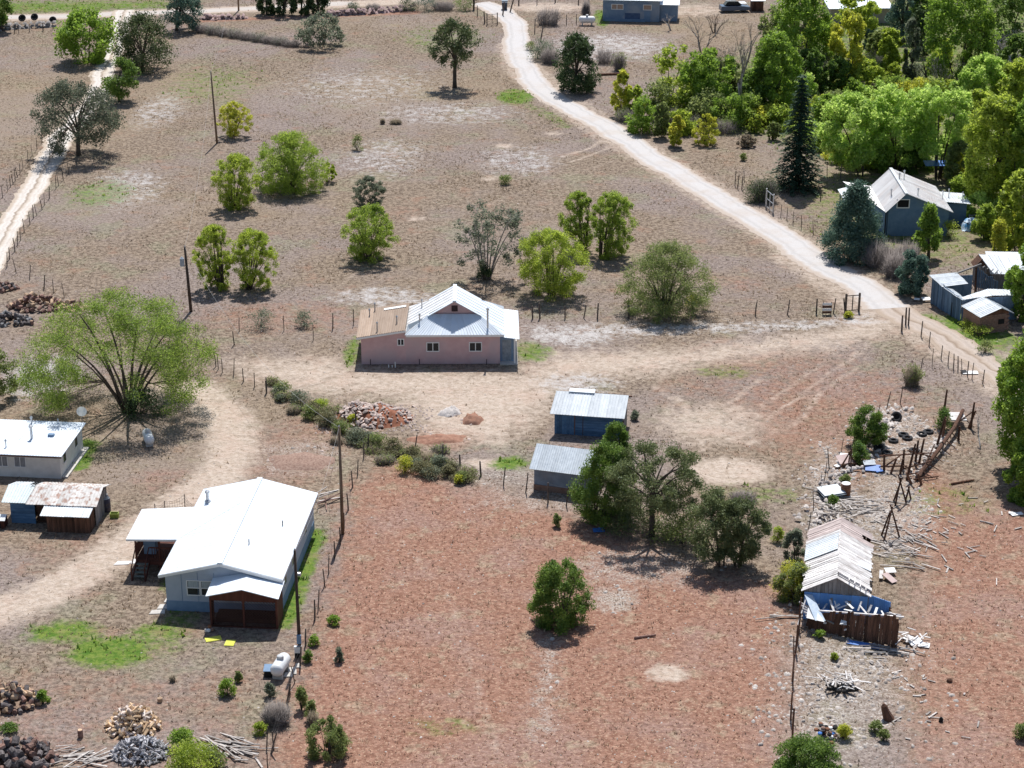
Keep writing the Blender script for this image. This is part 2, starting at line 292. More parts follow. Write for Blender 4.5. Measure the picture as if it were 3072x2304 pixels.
def ground_material():
    m = bpy.data.materials.new('dry_pasture_soil'); m.use_nodes = True; nt = m.node_tree; N = nt.nodes; L = nt.links
    b = N['Principled BSDF']; b.inputs['Roughness'].default_value = .95; b.inputs['Specular IOR Level'].default_value = .1
    tc = N.new('ShaderNodeTexCoord')
    def noise(s, det=4, rough=.6, off=0.):
        mp = N.new('ShaderNodeMapping'); mp.inputs['Location'].default_value = (off, off * .7, 0); L.new(tc.outputs['Object'], mp.inputs[0])
        n = N.new('ShaderNodeTexNoise'); n.inputs['Scale'].default_value = s; n.inputs['Detail'].default_value = det; n.inputs['Roughness'].default_value = rough
        L.new(mp.outputs[0], n.inputs['Vector']); return n.outputs['Fac']
    def rng_(x, a, b_, c=0., d=1.):
        r = N.new('ShaderNodeMapRange'); r.interpolation_type = 'SMOOTHSTEP'; L.new(x, r.inputs[0])
        for i, q in enumerate((a, b_, c, d)): r.inputs[1 + i].default_value = q
        return r.outputs[0]
    def mix(f, a, b_):
        x = N.new('ShaderNodeMix'); x.data_type = 'RGBA'
        if hasattr(f, 'links'): L.new(f, x.inputs[0])
        else: x.inputs[0].default_value = f
        for i, q in ((6, a), (7, b_)):
            if hasattr(q, 'links'): L.new(q, x.inputs[i])
            else: x.inputs[i].default_value = (*q, 1)
        return x.outputs[2]
    def math_(op, a, b_, c=None):
        x = N.new('ShaderNodeMath'); x.operation = op
        for i, q in enumerate((a, b_, c)):
            if q is None: continue
            if hasattr(q, 'links'): L.new(q, x.inputs[i])
            else: x.inputs[i].default_value = q
        return x.outputs[0]
    za = N.new('ShaderNodeAttribute'); za.attribute_name = 'zoneA'; sa = N.new('ShaderNodeSeparateColor'); L.new(za.outputs['Color'], sa.inputs[0])
    zb = N.new('ShaderNodeAttribute'); zb.attribute_name = 'zoneB'; sb = N.new('ShaderNodeSeparateColor'); L.new(zb.outputs['Color'], sb.inputs[0])
    big, mid, fine, fin2, tiny = noise(.055, 4, .6), noise(.35, 5, .65, 9), noise(2.2, 4, .7, 3), noise(3.1, 3, .7, 31), noise(7., 3, .7, 17)
    mott = noise(.9, 5, .7, 57)
    # dry grass and dusty soil
    base = mix(rng_(fine, .40, .60), (.145, .106, .078), (.305, .237, .178))
    base = mix(rng_(big, .44, .60, 0, .7), base, mix(rng_(fin2, .4, .6), (.175, .138, .128), (.32, .262, .245)))      # greyer, lilac weeds
    base = mix(rng_(mid, .55, .68, 0, .55), base, (.29, .17, .118))                 # reddish soil showing
    base = mix(rng_(noise(.16, 5, .65, 77), .53, .64, 0, .5), base, mix(rng_(fine, .4, .6), (.145, .145, .088), (.29, .275, .185)))   # grey-green cover
    base = mix(rng_(noise(.027, 3, .5, 301), .5, .68, 0, .35), base, (.31, .235, .155))
    spk = math_('MULTIPLY', rng_(noise(4.0, 3, .7, 611), .54, .62, 0, .9), rng_(noise(.22, 4, .65, 811), .36, .6, .15, 1.))
    base = mix(spk, base, (.078, .057, .043))
    base = mix(rng_(tiny, .56, .64, 0, .55), base, (.44, .365, .285))
    def wgt(ch, amt=.55, extra=mott):
        n2 = math_('MULTIPLY_ADD', math_('SUBTRACT', fin2, .5), .9, math_('MULTIPLY', math_('SUBTRACT', extra, .5), 2.4))
        w = math_('MULTIPLY_ADD', n2, amt * 1.5, ch)
        k = math_('MULTIPLY', rng_(w, .05, .95), rng_(ch, .0, .35)); return k
    red = mix(rng_(fine, .38, .62), (.215, .108, .074), (.33, .185, .132))
    red = mix(rng_(noise(.13, 4, .6, 222), .47, .63, 0, .6), red, mix(rng_(fin2, .4, .6), (.22, .135, .11), (.345, .235, .20)))
    red = mix(rng_(noise(.45, 5, .7, 123), .54, .64, 0, .65), red, mix(rng_(fine, .4, .6), (.22, .165, .11), (.40, .315, .225)))
    red = mix(rng_(noise(5.2, 3, .7, 511), .56, .63, 0, .75), red, (.50, .345, .24))
    red = mix(rng_(fin2, .58, .66, 0, .4), red, (.44, .30, .235))
    red = mix(rng_(noise(3.6, 4, .7, 411), .57, .63, 0, .7), red, (.115, .060, .044))
    bare = mix(rng_(fine, .3, .7), (.40, .315, .245), (.55, .46, .385))
    bare = mix(rng_(mid, .45, .65, 0, .4), bare, (.47, .335, .265)); bare = mix(rng_(fin2, .57, .64, 0, .6), bare, (.23, .17, .125)); bare = mix(rng_(noise(.6, 5, .7, 91), .56, .66, 0, .6), bare, (.30, .235, .175))
    grav = mix(rng_(tiny, .3, .7), (.36, .33, .31), (.60, .57, .55))
    green = mix(rng_(fine, .35, .65), (.07, .145, .02), (.17, .225, .045)); green = mix(rng_(mid, .54, .68, 0, .6), green, (.29, .23, .12))
    rock = mix(rng_(tiny, .45, .55), (.22, .17, .135), (.52, .48, .43))
    c = mix(wgt(sa.outputs[0], .5), base, red)
    c = mix(math_('MULTIPLY', wgt(sb.outputs[1], .7), .7), c, rock)
    c = mix(wgt(sa.outputs[1], .5), c, bare)
    c = mix(wgt(sb.outputs[0], .75), c, grav)
    c = mix(wgt(sa.outputs[2], .6), c, green)
    L.new(c, b.inputs['Base Color'])
    h = math_('ADD', math_('MULTIPLY', fine, .7), math_('ADD', math_('MULTIPLY', tiny, .3), math_('MULTIPLY', fin2, .5)))
    bp = N.new('ShaderNodeBump'); bp.inputs['Strength'].default_value = .9; bp.inputs['Distance'].default_value = .22
    L.new(h, bp.inputs['Height']); L.new(bp.outputs[0], b.inputs['Normal'])
    return m
GM = ground_material()
gme = npmesh('ground', np.c_[PP, np.zeros(len(PP))], np.stack([ii, ii + 1, ii + nx + 1, ii + nx], 1), GM)
attr(gme, 'zoneA', (ZN['red'], ZN['bare'], ZN['green'])); attr(gme, 'zoneB', (ZN['gravel'], ZN['rock']))
tag(link('ground', gme), kind='structure')

# ------------------------------------------------------------------ roads: thin sheets with ragged edges
def catmull(q, step):
    out = []
    for i in range(len(q) - 1):
        p0, p1, p2, p3 = q[max(i - 1, 0)], q[i], q[i + 1], q[min(i + 2, len(q) - 1)]
        n = max(2, int(np.linalg.norm(p2 - p1) / step))
        for k in range(n):
            t = k / n; out.append(.5 * ((2 * p1) + (-p0 + p2) * t + (2 * p0 - 5 * p1 + 4 * p2 - p3) * t * t + (-p0 + 3 * p1 - 3 * p2 + p3) * t ** 3))
    out.append(q[-1]); return np.array(out)
def road(name, px, width, z, m, seed, label=None):
    r = np.random.default_rng(seed); c = catmull(wpoly(px), .5); n = len(c)
    d = np.gradient(c, axis=0); d /= np.linalg.norm(d, axis=1)[:, None] + 1e-9; nr = np.stack([d[:, 1], -d[:, 0]], 1)
    def wob():
        w = np.convolve(r.normal(0, 1, n + 40), np.ones(9) / 9, 'same')[20:20 + n]; return w * .6 + r.normal(0, .08, n)
    wl, wr = width / 2 + wob(), width / 2 + wob(); ks = np.linspace(0, 1, 9); V = []
    for k in ks: V.append(c - nr * (wl * (1 - k) - wr * k)[:, None])
    V = np.stack(V, 1).reshape(-1, 2); i = (np.arange(n - 1)[:, None] * 9 + np.arange(8)[None, :]).ravel()
    me = npmesh(name, np.c_[V, np.full(len(V), z)], np.stack([i, i + 1, i + 10, i + 9], 1), m)
    a = me.attributes.new('across', 'FLOAT', 'POINT'); a.data.foreach_set('value', np.tile(ks, n).astype(np.float32))
    return tag(link(name, me), kind='structure')
def road_material(name, c_mid, c_edge, c_rut, crown=0.0):
    m = bpy.data.materials.new(name); m.use_nodes = True; nt = m.node_tree; N = nt.nodes; L = nt.links; b = N['Principled BSDF']
    b.inputs['Roughness'].default_value = .95; b.inputs['Specular IOR Level'].default_value = .1
    at = N.new('ShaderNodeAttribute'); at.attribute_name = 'across'; tc = N.new('ShaderNodeTexCoord')
    def nz(s, o):
        mp = N.new('ShaderNodeMapping'); mp.inputs['Location'].default_value = (o, o, 0); L.new(tc.outputs['Object'], mp.inputs[0])
        x = N.new('ShaderNodeTexNoise'); x.inputs['Scale'].default_value = s; x.inputs['Detail'].default_value = 5; x.inputs['Roughness'].default_value = .7; L.new(mp.outputs[0], x.inputs['Vector']); return x.outputs['Fac']
    n1, n2, n3 = nz(.8, 0), nz(6, 5), nz(.25, 11)
    ad = N.new('ShaderNodeMath'); ad.operation = 'MULTIPLY_ADD'; ad.inputs[1].default_value = .16; L.new(n1, ad.inputs[0]); L.new(at.outputs['Fac'], ad.inputs[2])
    cr = N.new('ShaderNodeValToRGB'); e = cr.color_ramp; e.elements[0].position = .10; e.elements[0].color = (*c_edge, 1); e.elements[1].position = .98; e.elements[1].color = (*c_edge, 1)
    for p, c in ((.24, c_mid), (.31, tuple(q * .86 for q in c_mid)), (.38, c_mid), (.5, c_mid if not crown else tuple(a * (1 - crown) + q * crown for a, q in zip(c_mid, c_edge))), (.58, c_mid if not crown else c_rut), (.66, c_mid), (.76, tuple(q * .87 for q in c_mid)), (.86, c_mid)):
        k = e.elements.new(p); k.color = (*c, 1)
    L.new(ad.outputs[0], cr.inputs[0])
    mx = N.new('ShaderNodeMix'); mx.data_type = 'RGBA'; mr = N.new('ShaderNodeMapRange'); mr.inputs[1].default_value = .5; mr.inputs[2].default_value = .75; mr.inputs[4].default_value = .6
    L.new(n2, mr.inputs[0]); L.new(mr.outputs[0], mx.inputs[0]); L.new(cr.outputs[0], mx.inputs[6]); mx.inputs[7].default_value = (*c_rut, 1)
    m2 = N.new('ShaderNodeMix'); m2.data_type = 'RGBA'; r2 = N.new('ShaderNodeMapRange'); r2.inputs[1].default_value = .48; r2.inputs[2].default_value = .66; r2.inputs[4].default_value = .45
    L.new(n3, r2.inputs[0]); L.new(r2.outputs[0], m2.inputs[0]); L.new(mx.outputs[2], m2.inputs[6]); m2.inputs[7].default_value = (*c_edge, 1)
    L.new(m2.outputs[2], b.inputs['Base Color'])
    bp = N.new('ShaderNodeBump'); bp.inputs['Strength'].default_value = .5; bp.inputs['Distance'].default_value = .08; L.new(n2, bp.inputs['Height']); L.new(bp.outputs[0], b.inputs['Normal'])
    return m
RG = road_material('pale_gravel', (.53, .505, .49), (.45, .375, .315), (.40, .365, .34))
RD = road_material('dusty_dirt', (.47, .395, .34), (.38, .30, .235), (.27, .205, .155), crown=.75)
road('gravel_road', [(1440, 8), (1470, 18), (1512, 42), (1538, 66), (1546, 100), (1548, 139), (1572, 208), (1604, 248), (1640, 281), (1715, 328), (1800, 372), (1936, 463), (2129, 579), (2250, 651), (2395, 741), (2497, 812), (2600, 866), (2665, 925)], 4.0, .010, RG, 1)
road('dirt_track', [(2560, 845), (2620, 885), (2690, 935), (2812, 1000), (2950, 1092), (3050, 1160), (3180, 1260)], 3.4, .006, RD, 2)
road('dirt_track', [(372, 30), (362, 70), (345, 140), (312, 215), (292, 280), (245, 340), (195, 400), (152, 463), (115, 532), (75, 602), (28, 680), (-60, 830)], 2.9, .010, road_material('white_track', (.64, .59, .54), (.46, .38, .305), (.29, .23, .18), crown=.7), 3)
road('dirt_track', [(-160, 60), (60, 52), (200, 49), (360, 42), (500, 36), (620, 33), (800, 25), (1060, 10)], 3.6, .005, road_material('far_track', (.50, .455, .415), (.43, .34, .275), (.36, .28, .23)), 4)

# ------------------------------------------------------------------ grass tufts and loose stones (nobody could count them)
RS = np.random.default_rng(7)
def scatter(n, box, fn):
    P = np.stack([RS.uniform(box[0], box[1], n), RS.uniform(box[2], box[3], n)], 1); lim = (P[:, 1] * .267 + 6); P = P[np.abs(P[:, 0]) < lim]
    z = zones(P); k = RS.random(len(P)) < fn(z, P); return P[k]
ROADS = [([(1470, 18), (1538, 66), (1548, 139), (1604, 248), (1800, 372), (1936, 463), (2129, 579), (2395, 741), (2600, 866), (2665, 925)], 2.2), ([(2560, 845), (2690, 935), (2812, 1000), (2950, 1092), (3180, 1260)], 1.6), ([(362, 70), (345, 140), (292, 280), (195, 400), (115, 532), (28, 680), (-60, 830)], 1.4)]
def off_road(P):
    w = np.ones(len(P))
    for px, h in ROADS: w *= 1 - line_w(P, px, h, .2)
    return w
def cl(P, s, ph):   # cheap patchiness
    x, y = P[:, 0] * s, P[:, 1] * s
    return .5 + .25 * np.sin(x * 1.3 + ph + 1.7 * np.sin(y * .7 + ph)) + .25 * np.sin(y * 1.1 - ph + 1.9 * np.sin(x * .8))
def tufts(name, P, h0, h1, sp, m, blades=4, label=None):
    n = len(P); k = blades; B = np.repeat(P, k, 0); N_ = n * k
    hh = np.repeat(RS.uniform(h0, h1, n), k) * RS.uniform(.7, 1.1, N_); a = RS.uniform(0, 2 * np.pi, N_); ln = hh * RS.uniform(.2, .9, N_) * sp
    w = hh * RS.uniform(.16, .34, N_); o = RS.normal(0, .35, (N_, 2)) * hh[:, None] * sp
    p = np.c_[B + o, np.full(N_, -.01)]; t = np.stack([np.cos(a), np.sin(a)], 1); s = np.stack([-t[:, 1], t[:, 0]], 1)
    v0 = p.copy(); v0[:, :2] -= s * w[:, None]; v1 = p.copy(); v1[:, :2] += s * w[:, None]; v2 = p.copy(); v2[:, :2] += t * ln[:, None]; v2[:, 2] = hh
    V = np.stack([v0, v1, v2], 1).reshape(-1, 3); F_ = np.arange(N_ * 3).reshape(-1, 3)
    o_ = link(name, npmesh(name, V, F_, m)); return tag(o_, label, 'grass', kind='stuff')
dryP = scatter(150000, (-90, 90, 94, 325), lambda z, P: off_road(P) * (1 - .93 * np.clip(z['bare'] * 1.3, 0, 1)) * (1 - .8 * z['red']) * (1 - .7 * z['gravel']) * (1 - .6 * z['rock']) * (.25 + .75 * (cl(P, .17, 1.) > .5)) * (.3 + .7 * (cl(P, .6, 1.) > .42)))
tufts('dry_grass', dryP, .08, .19, 1.1, leafmat('straw', (.19, .128, .078), (.42, .32, .21), .25), 3, 'short dry tan grass covering the pasture')
brnP = scatter(90000, (-90, 90, 94, 325), lambda z, P: off_road(P) * (1 - .9 * np.clip(z['bare'] * 1.3, 0, 1)) * (1 - .6 * z['red']) * (1 - .6 * z['gravel']) * (cl(P, .21, 4.) > .55) * (.3 + .7 * (cl(P, .9, 1.) > .5)))
tufts('brown_weeds', brnP, .08, .17, 1.1, leafmat('brown_weed', (.10, .075, .055), (.22, .17, .13), .2), 3, 'low brown and grey weeds dotted over the pasture')
redP = scatter(50000, (-60, 75, 94, 190), lambda z, P: np.clip(z['red'], 0, 1) * .85 * off_road(P) * (1 - np.clip(z['bare'] * 1.4, 0, 1)))
tufts('sparse_straw', redP, .06, .15, 1.3, leafmat('pink_straw', (.30, .155, .10), (.56, .37, .26), .2), 4, 'sparse pale straw on the red soil field')
grnP = scatter(90000, (-90, 90, 94, 325), lambda z, P: off_road(P) * np.clip(z['green'] * 1.15 - .15, 0, 1) * (.3 + .7 * (cl(P, .9, 2.) > .4)))
tufts('green_grass', grnP, .12, .32, 1.0, leafmat('fresh_grass', (.055, .13, .012), (.21, .27, .045), .5), 4, 'green grass and weeds growing in damp patches')

def stone_shape(r):
    p = np.array([(1, 0, 0), (.5, .87, 0), (-.5, .87, 0), (-1, 0, 0), (-.5, -.87, 0), (.5, -.87, 0), (.45, .3, .75), (-.4, .45, .8), (-.45, -.35, .7), (.4, -.4, .78)]) * r.uniform(.7, 1.2, (10, 1))
    f = [(0, 1, 6), (1, 2, 7), (1, 7, 6), (2, 3, 7), (3, 8, 7), (3, 4, 8), (4, 5, 9), (4, 9, 8), (5, 0, 6), (5, 6, 9), (6, 7, 8), (6, 8, 9)]
    return p, np.array(f)
def stones(name, P, s0, s1, m, label):
    V = []; Fc = []; r = np.random.default_rng(len(P))
    sh = [stone_shape(r) for _ in range(8)]; b = 0
    sz = s0 + (s1 - s0) * r.random(len(P)) ** 2.4
    for i, p in enumerate(P):
        q, f = sh[i % 8]; a = r.uniform(0, 6.28); R = np.array([[np.cos(a), -np.sin(a), 0], [np.sin(a), np.cos(a), 0], [0, 0, 1]])
        V.append((q * (sz[i], sz[i] * r.uniform(.6, 1), sz[i] * r.uniform(.5, .9))) @ R.T + (p[0], p[1], -.02)); Fc.append(f + b); b += 10
    return tag(link(name, npmesh(name, np.concatenate(V), np.concatenate(Fc), m)), label, 'stones', kind='stuff')
STM = leafmat('field_stone', (.22, .18, .16), (.58, .52, .475), 0.0)
rockP = np.concatenate([scatter(120000, (14, 60, 94, 170), lambda z, P: z['rock'] * .75 * (cl(P, 1.3, 3.) > .3)), scatter(50000, (-45, 20, 94, 160), lambda z, P: z['rock'] ** 2 * .4 * (cl(P, 1.3, 3.) > .38))])
stones('field_stones', rockP, .05, .24, STM, 'pale loose stones scattered over the rocky strip')
rk2 = scatter(40000, (-60, 75, 94, 215), lambda z, P: .25 * off_road(P) * (.25 + z['red']))
stones('small_stones', rk2, .04, .12, STM, 'small pale stones lying on the red soil')

# ------------------------------------------------------------------ plants
BARK = mat('bark', (.055, .042, .034), (.13, .105, .085), 6, .95, bump=.4, stretch=(1, 1, .3))
BARKG = mat('grey_bark', (.16, .14, .125), (.36, .33, .30), 5, .95, bump=.3, stretch=(1, 1, .3))
BARKW = mat('dead_wood', (.30, .27, .245), (.58, .54, .50), 4, .95, bump=.3, stretch=(1, 1, .25))
PAL = {
    'lime': leafmat('leaf_lime', (.145, .195, .024), (.31, .355, .055), .55, 1.3),
    'lime2': leafmat('leaf_lime_green', (.11, .17, .024), (.26, .315, .052), .52, 1.3),
    'junolive': leafmat('leaf_olive_juniper', (.05, .07, .028), (.145, .165, .068), .3, 1.4),
    'drygreen': leafmat('leaf_dry_scrub', (.12, .115, .055), (.27, .245, .13), .35),
    'greyjun': leafmat('leaf_grey_juniper', (.05, .062, .042), (.145, .16, .105), .3, 1.2),
    'olive2': leafmat('leaf_elm', (.09, .15, .024), (.23, .29, .055), .5, 1.3),
    'bright': leafmat('leaf_bright', (.085, .15, .020), (.215, .295, .045), .5, 1.3),
    'green': leafmat('leaf_green', (.052, .10, .020), (.155, .22, .045), .45, 1.3),
    'yellow': leafmat('leaf_yellow', (.20, .235, .025), (.42, .40, .06), .52, 1.3),
    'pale': leafmat('leaf_pale', (.17, .26, .05), (.38, .46, .12), .55, 1.3),
    'olive': leafmat('leaf_olive', (.085, .12, .03), (.21, .235, .085), .45, 1.3),
    'grey': leafmat('leaf_grey', (.07, .088, .055), (.20, .215, .15), .35, 1.3),
    'juniper': leafmat('leaf_juniper', (.022, .038, .016), (.085, .10, .04), .22, 1.75),
    'dkjun': leafmat('leaf_dark_juniper', (.016, .032, .014), (.06, .085, .03), .2, 1.75),
    'jungreen': leafmat('leaf_juniper_green', (.03, .065, .012), (.12, .17, .03), .3, 1.75),
    'blue': leafmat('leaf_blue_juniper', (.026, .056, .042), (.09, .135, .10), .25, 1.75),
    'spruce': leafmat('leaf_spruce', (.014, .035, .022), (.055, .09, .05), .15, 1.3),
    'brush': leafmat('twig_brush', (.14, .115, .105), (.36, .31, .29), .1),
    'tanbrush': leafmat('twig_tan', (.18, .14, .10), (.42, .34, .24), .2),
}
def leaf_mesh(name, C, R, per, size, m, rng, up=.3, long=1.0, core=.0):
    """many small separate leaf faces, in clumps round the centres C with radii R"""
    per = int(per * 3.5 * FAR[0]); size = size * 1.2 / FAR[0] ** .5; R = R * 1.38
    n = len(C) * per; c = np.repeat(C, per, 0); r = np.repeat(R, per, 0)
    d = rng.normal(0, 1, (n, 3)); d /= np.linalg.norm(d, axis=1)[:, None]
    p = c + d * r * (rng.random(n) ** (.5 - .2 * core))[:, None]
    nr = rng.normal(0, 1, (n, 3)); nr[:, 2] += up * 2; nr /= np.linalg.norm(nr, axis=1)[:, None]
    a = np.cross(nr, rng.normal(0, 1, (n, 3))); a /= np.linalg.norm(a, axis=1)[:, None] + 1e-9; b = np.cross(nr, a)
    s = (size * rng.uniform(.55, 1.3, n))[:, None]
    p[:, 2] = np.maximum(p[:, 2], size * .6)
    V = np.stack([p - a * s * long, p + a * s * long * .6 - b * s * .62, p + a * s * long * .6 + b * s * .62], 1).reshape(-1, 3)
    return npmesh(name, V, np.arange(n * 3).reshape(-1, 3), m)
def blade_mesh(name, A, B, w, m, rng, seg=1):
    """thin twigs from A to B"""
    d = B - A; s = np.cross(d, rng.normal(0, 1, d.shape)); s /= np.linalg.norm(s, axis=1)[:, None] + 1e-9; s2 = np.cross(d, s); s2 /= np.linalg.norm(s2, axis=1)[:, None] + 1e-9
    w = np.broadcast_to(np.asarray(w, float), (len(A),))[:, None]; n = len(A)
    V = np.stack([A - s * w, A + s * w * .5 + s2 * w * .8, A + s * w * .5 - s2 * w * .8, B], 1).reshape(-1, 3)
    i = np.arange(n) * 4; Fc = np.concatenate([np.stack([i, i + 1, i + 3], 1), np.stack([i + 1, i + 2, i + 3], 1), np.stack([i + 2, i, i + 3], 1)])
    return npmesh(name, V, Fc, m)
def bez(a, b, c, n):
    a, b, c = Vector(a), Vector(b), Vector(c); return [a * (1 - t) ** 2 + b * 2 * t * (1 - t) + c * t * t for t in [i / n for i in range(n + 1)]]
def prof(kind, t):
    if kind == 'fan': return np.clip(.55 + 1.1 * t, 0, 1) * np.clip(1 - np.clip((t - .42) / .6, 0, 1) ** 2.4, 0, 1) ** .6
    if kind == 'vase': return .5 + .5 * np.sin(np.clip(.18 + t * .72, 0, 1) * np.pi) ** .7
    if kind == 'umbrella': return np.clip(.8 + .7 * t, 0, 1) * np.clip(1 - np.clip((t - .3) / .72, 0, 1) ** 2.2, 0, 1) ** .55
    if kind == 'dome': return np.sqrt(np.clip(1 - (t * .97) ** 2.2, 0, 1)) * (.72 + .28 * np.minimum(1, t * 4))
    if kind == 'cone': return (1 - t) ** .72 * .93 + .07
    return np.sqrt(np.clip(1 - (2 * t - 1) ** 2, 0, 1)) * .95 + .05          # ball
def crown_points(rng, n, kind, shell=.45):
    t = rng.random(n) ** (.85 if kind in ('vase', 'ball', 'fan') else 1.15); a = rng.uniform(0, 2 * np.pi, n)
    r = (shell + (1 - shell) * rng.random(n) ** (.55 if kind == 'fan' else .7)) * prof(kind, t)
    return np.stack([r * np.cos(a), r * np.sin(a), t], 1)
SEED = [100]; FAR = [1.0]
def plant(name, label, u, v, uL, uR, vt, vb, pal, kind='ball', stems=1, n=46, per=70, leaf=.13, cr=.2, bark=BARK, trunk=None, cat='tree', group=None, shell=.45, bare=0.0, limbs=None, vbase=None, twig=0, dens=1.0, gap=0.0):
    """u,v: foot of the plant in the photo; uL..uR, vt..vb: the box of its crown there."""
    SEED[0] += 1; rng = np.random.default_rng(SEED[0]); rr = random.Random(SEED[0])
    P = G(u, v); k = mpp(P.y, 2.0); FAR[0] = min(1.0, max(.42, (150 / P.y) ** 1.25)) * dens; Wd = (uR - uL) * k; app = (vb - vt) / 2 * k
    rx = Wd / 2 * (1.02 if kind == 'fan' else .95); ry = rx * rr.uniform(.85, 1.0); vm = (vt + vb) / 2
    rz_ = math.sqrt(max(app ** 2 - (ry * .37) ** 2, (app * .6) ** 2)) / .93
    zc = XY(u, vm, P.y).z; z0 = max(.15, zc - rz_ * (1.0 if stems <= 1 else 1.3)); z1 = max(zc + rz_, z0 + .5); dx = ((uL + uR) / 2 - u) * k
    root = thing(name, label, cat, P, 0, group)
    cp = crown_points(rng, n, kind, shell)
    if gap: cp = cp[~((np.abs(cp[:, 0]) < .55) & (cp[:, 2] < gap) & (cp[:, 1] < .3))]; n = len(cp)
    C = np.stack([dx + cp[:, 0] * rx, cp[:, 1] * ry, z0 + (z1 - z0) * cp[:, 2] * .97], 1)
    Hh = z1; tr = trunk if trunk else max(.05, Hh * (.028 if stems <= 1 else .017))
    mb = MB(); nl = limbs or max(4, min(9, n // 7)); nodes = []
    if stems <= 1:
        th = max(z0 + (z1 - z0) * .28, Hh * .25); bend = Vector((rr.uniform(-.12, .12) * th, rr.uniform(-.1, .1) * th, 0))
        top = Vector((dx * .6, 0, th)) + bend; ctr = Vector((0, 0, th * .55))
        mb.path(bez((0, 0, -.05), ctr, top, 5), [tr * 1.35, tr * 1.05, tr, tr * .92, tr * .85, tr * .75], 7)
        starts = [(lerp((0, 0, th * .55), top, rr.uniform(.35, 1)), tr * .55) for _ in range(nl)]
        starts.append((top, tr * .7))
    else:
        starts = []
        for i in range(stems):
            a = 2 * math.pi * i / stems + rr.uniform(-.4, .4); q = min(.45, rx * .16) * rr.uniform(.3, 1)
            starts.append((Vector((q * math.cos(a), q * math.sin(a), -.04)), tr * rr.uniform(.5, .85)))
    for i, (s, r) in enumerate(starts):
        a = 2 * math.pi * i / len(starts) + rr.uniform(-.5, .5); t = rr.uniform(.4, .8) if i % 3 else rr.uniform(.65, .95)
        f = .62 * float(prof(kind, np.array([t]))[0])
        e = Vector((dx + rx * f * math.cos(a), ry * f * math.sin(a), z0 + (z1 - z0) * t))
        m_ = lerp(s, e, .5); m_.z += (e.z - s.z) * .16; m_.x -= (e.x - s.x) * .14; m_.y -= (e.y - s.y) * .14
        pts = bez(s, m_, e, 5); mb.path(pts, [r * (1 - .15 * j) for j in range(6)], 5); nodes += [(p, r * (1 - .15 * j)) for j, p in enumerate(pts) if j >= 2]
    NP = np.array([p[:] for p, _ in nodes])
    for c in C[:90]:
        d = np.linalg.norm(NP - c, axis=1) + np.maximum(0, NP[:, 2] - c[2]) * 1.2; j = int(d.argmin()); p, r = nodes[j]
        e = Vector(c); m_ = lerp(p, e, .55) + Vector((rr.uniform(-.1, .1), rr.uniform(-.1, .1), rr.uniform(0, .12))) * (e - p).length
        mb.path(bez(p, m_, e, 2), [max(.014, r * .42), max(.011, r * .28), .008], 3)
    mb.build('trunk' if stems <= 1 else 'stems', bark, root, smooth=True)
    q = rng.uniform(.65, 1.35, (len(C), 1)) * cr * np.array([[rx, ry, (rx * .55 + (z1 - z0) * .22)]])
    q = np.maximum(q, .08)
    if bare: k_ = rng.random(len(C)) > bare; C2, q = C[k_], q[k_]
    else: C2 = C
    pm = PAL[pal] if isinstance(pal, str) else pal
    link('crown', leaf_mesh('crown', C2, q, per, leaf, pm, rng), root)
    if twig:
        A = C[rng.integers(0, len(C), twig)]; B = A + rng.normal(0, 1, A.shape) * rx * .22 + (0, 0, .15); B[:, 2] = np.maximum(B[:, 2], .05)
        link('twigs', blade_mesh('twigs', A, B, .014, bark, rng), root)
    return root
def juniper(label, u, v, uL, uR, vt, vb, pal='juniper', kind='dome', n=70, per=95, leaf=.085, cr=.17, name='juniper_tree', group=None, stems=1, shell=.35, **k):
    return plant(name, label, u, v, uL, uR, vt, vb, pal, kind, stems, n, per, leaf, cr, group=group, shell=shell, **k)
def shrub(label, u, v, uL, uR, vt, vb, pal='lime', kind='fan', n=60, per=62, leaf=.075, cr=.15, name='willow_shrub', stems=11, cat='shrub', group=None, **k):
    du, dv = (uR - uL) * .035, (vb - vt) * .03
    return plant(name, label, u, v, uL - du, uR + du, vt - dv, vb, pal, kind, int(stems * 1.3), int(n * 2.8), int(per * .5), leaf, cr * .68, cat=cat, group=group, shell=.05, dens=1.75, **k)
def brush(label, u, v, w, h, pal='brush', n=420, leaves=None, nl=300, name='bare_brush', group=None, w0=.016, cat='bush', flat=.8):
    """a low bush of thin radiating twigs; w, h in metres"""
    SEED[0] += 1; FAR[0] = .8; rng = np.random.default_rng(SEED[0]); root = thing(name, label, cat, G(u, v), 0, group)
    a = rng.uniform(0, 6.283, n); r0 = rng.random(n) ** .6 * w * .3; r1 = r0 + rng.random(n) * w * .28
    A = np.stack([r0 * np.cos(a), r0 * np.sin(a) * flat, np.zeros(n)], 1); z = h * rng.uniform(.45, 1.05, n) * np.sqrt(np.clip(1 - (r1 / (w * .6)) ** 2, .1, 1))
    B = np.stack([r1 * np.cos(a + rng.normal(0, .3, n)), r1 * np.sin(a) * flat, z], 1)
    M_ = A * .45 + B * .55 + rng.normal(0, .1, A.shape) * h * .3; M_[:, 2] = np.maximum(M_[:, 2], .1)
    A2 = np.concatenate([A, M_, M_]); B2 = np.concatenate([B, B + rng.normal(0, 1, B.shape) * w * .07, M_ + rng.normal(0, 1, B.shape) * w * .1 + (0, 0, h * .2)]); B2[:, 2] = np.maximum(B2[:, 2], .03)
    link('twigs', blade_mesh('twigs', A2, B2, w0, PAL[pal], rng), root)
    if leaves:
        k = rng.integers(0, n, 24); link('crown', leaf_mesh('crown', B[k] * (.92, .92, .85), np.full((24, 3), w * .14), max(6, nl // 24), .055, PAL[leaves], rng), root)
    return root
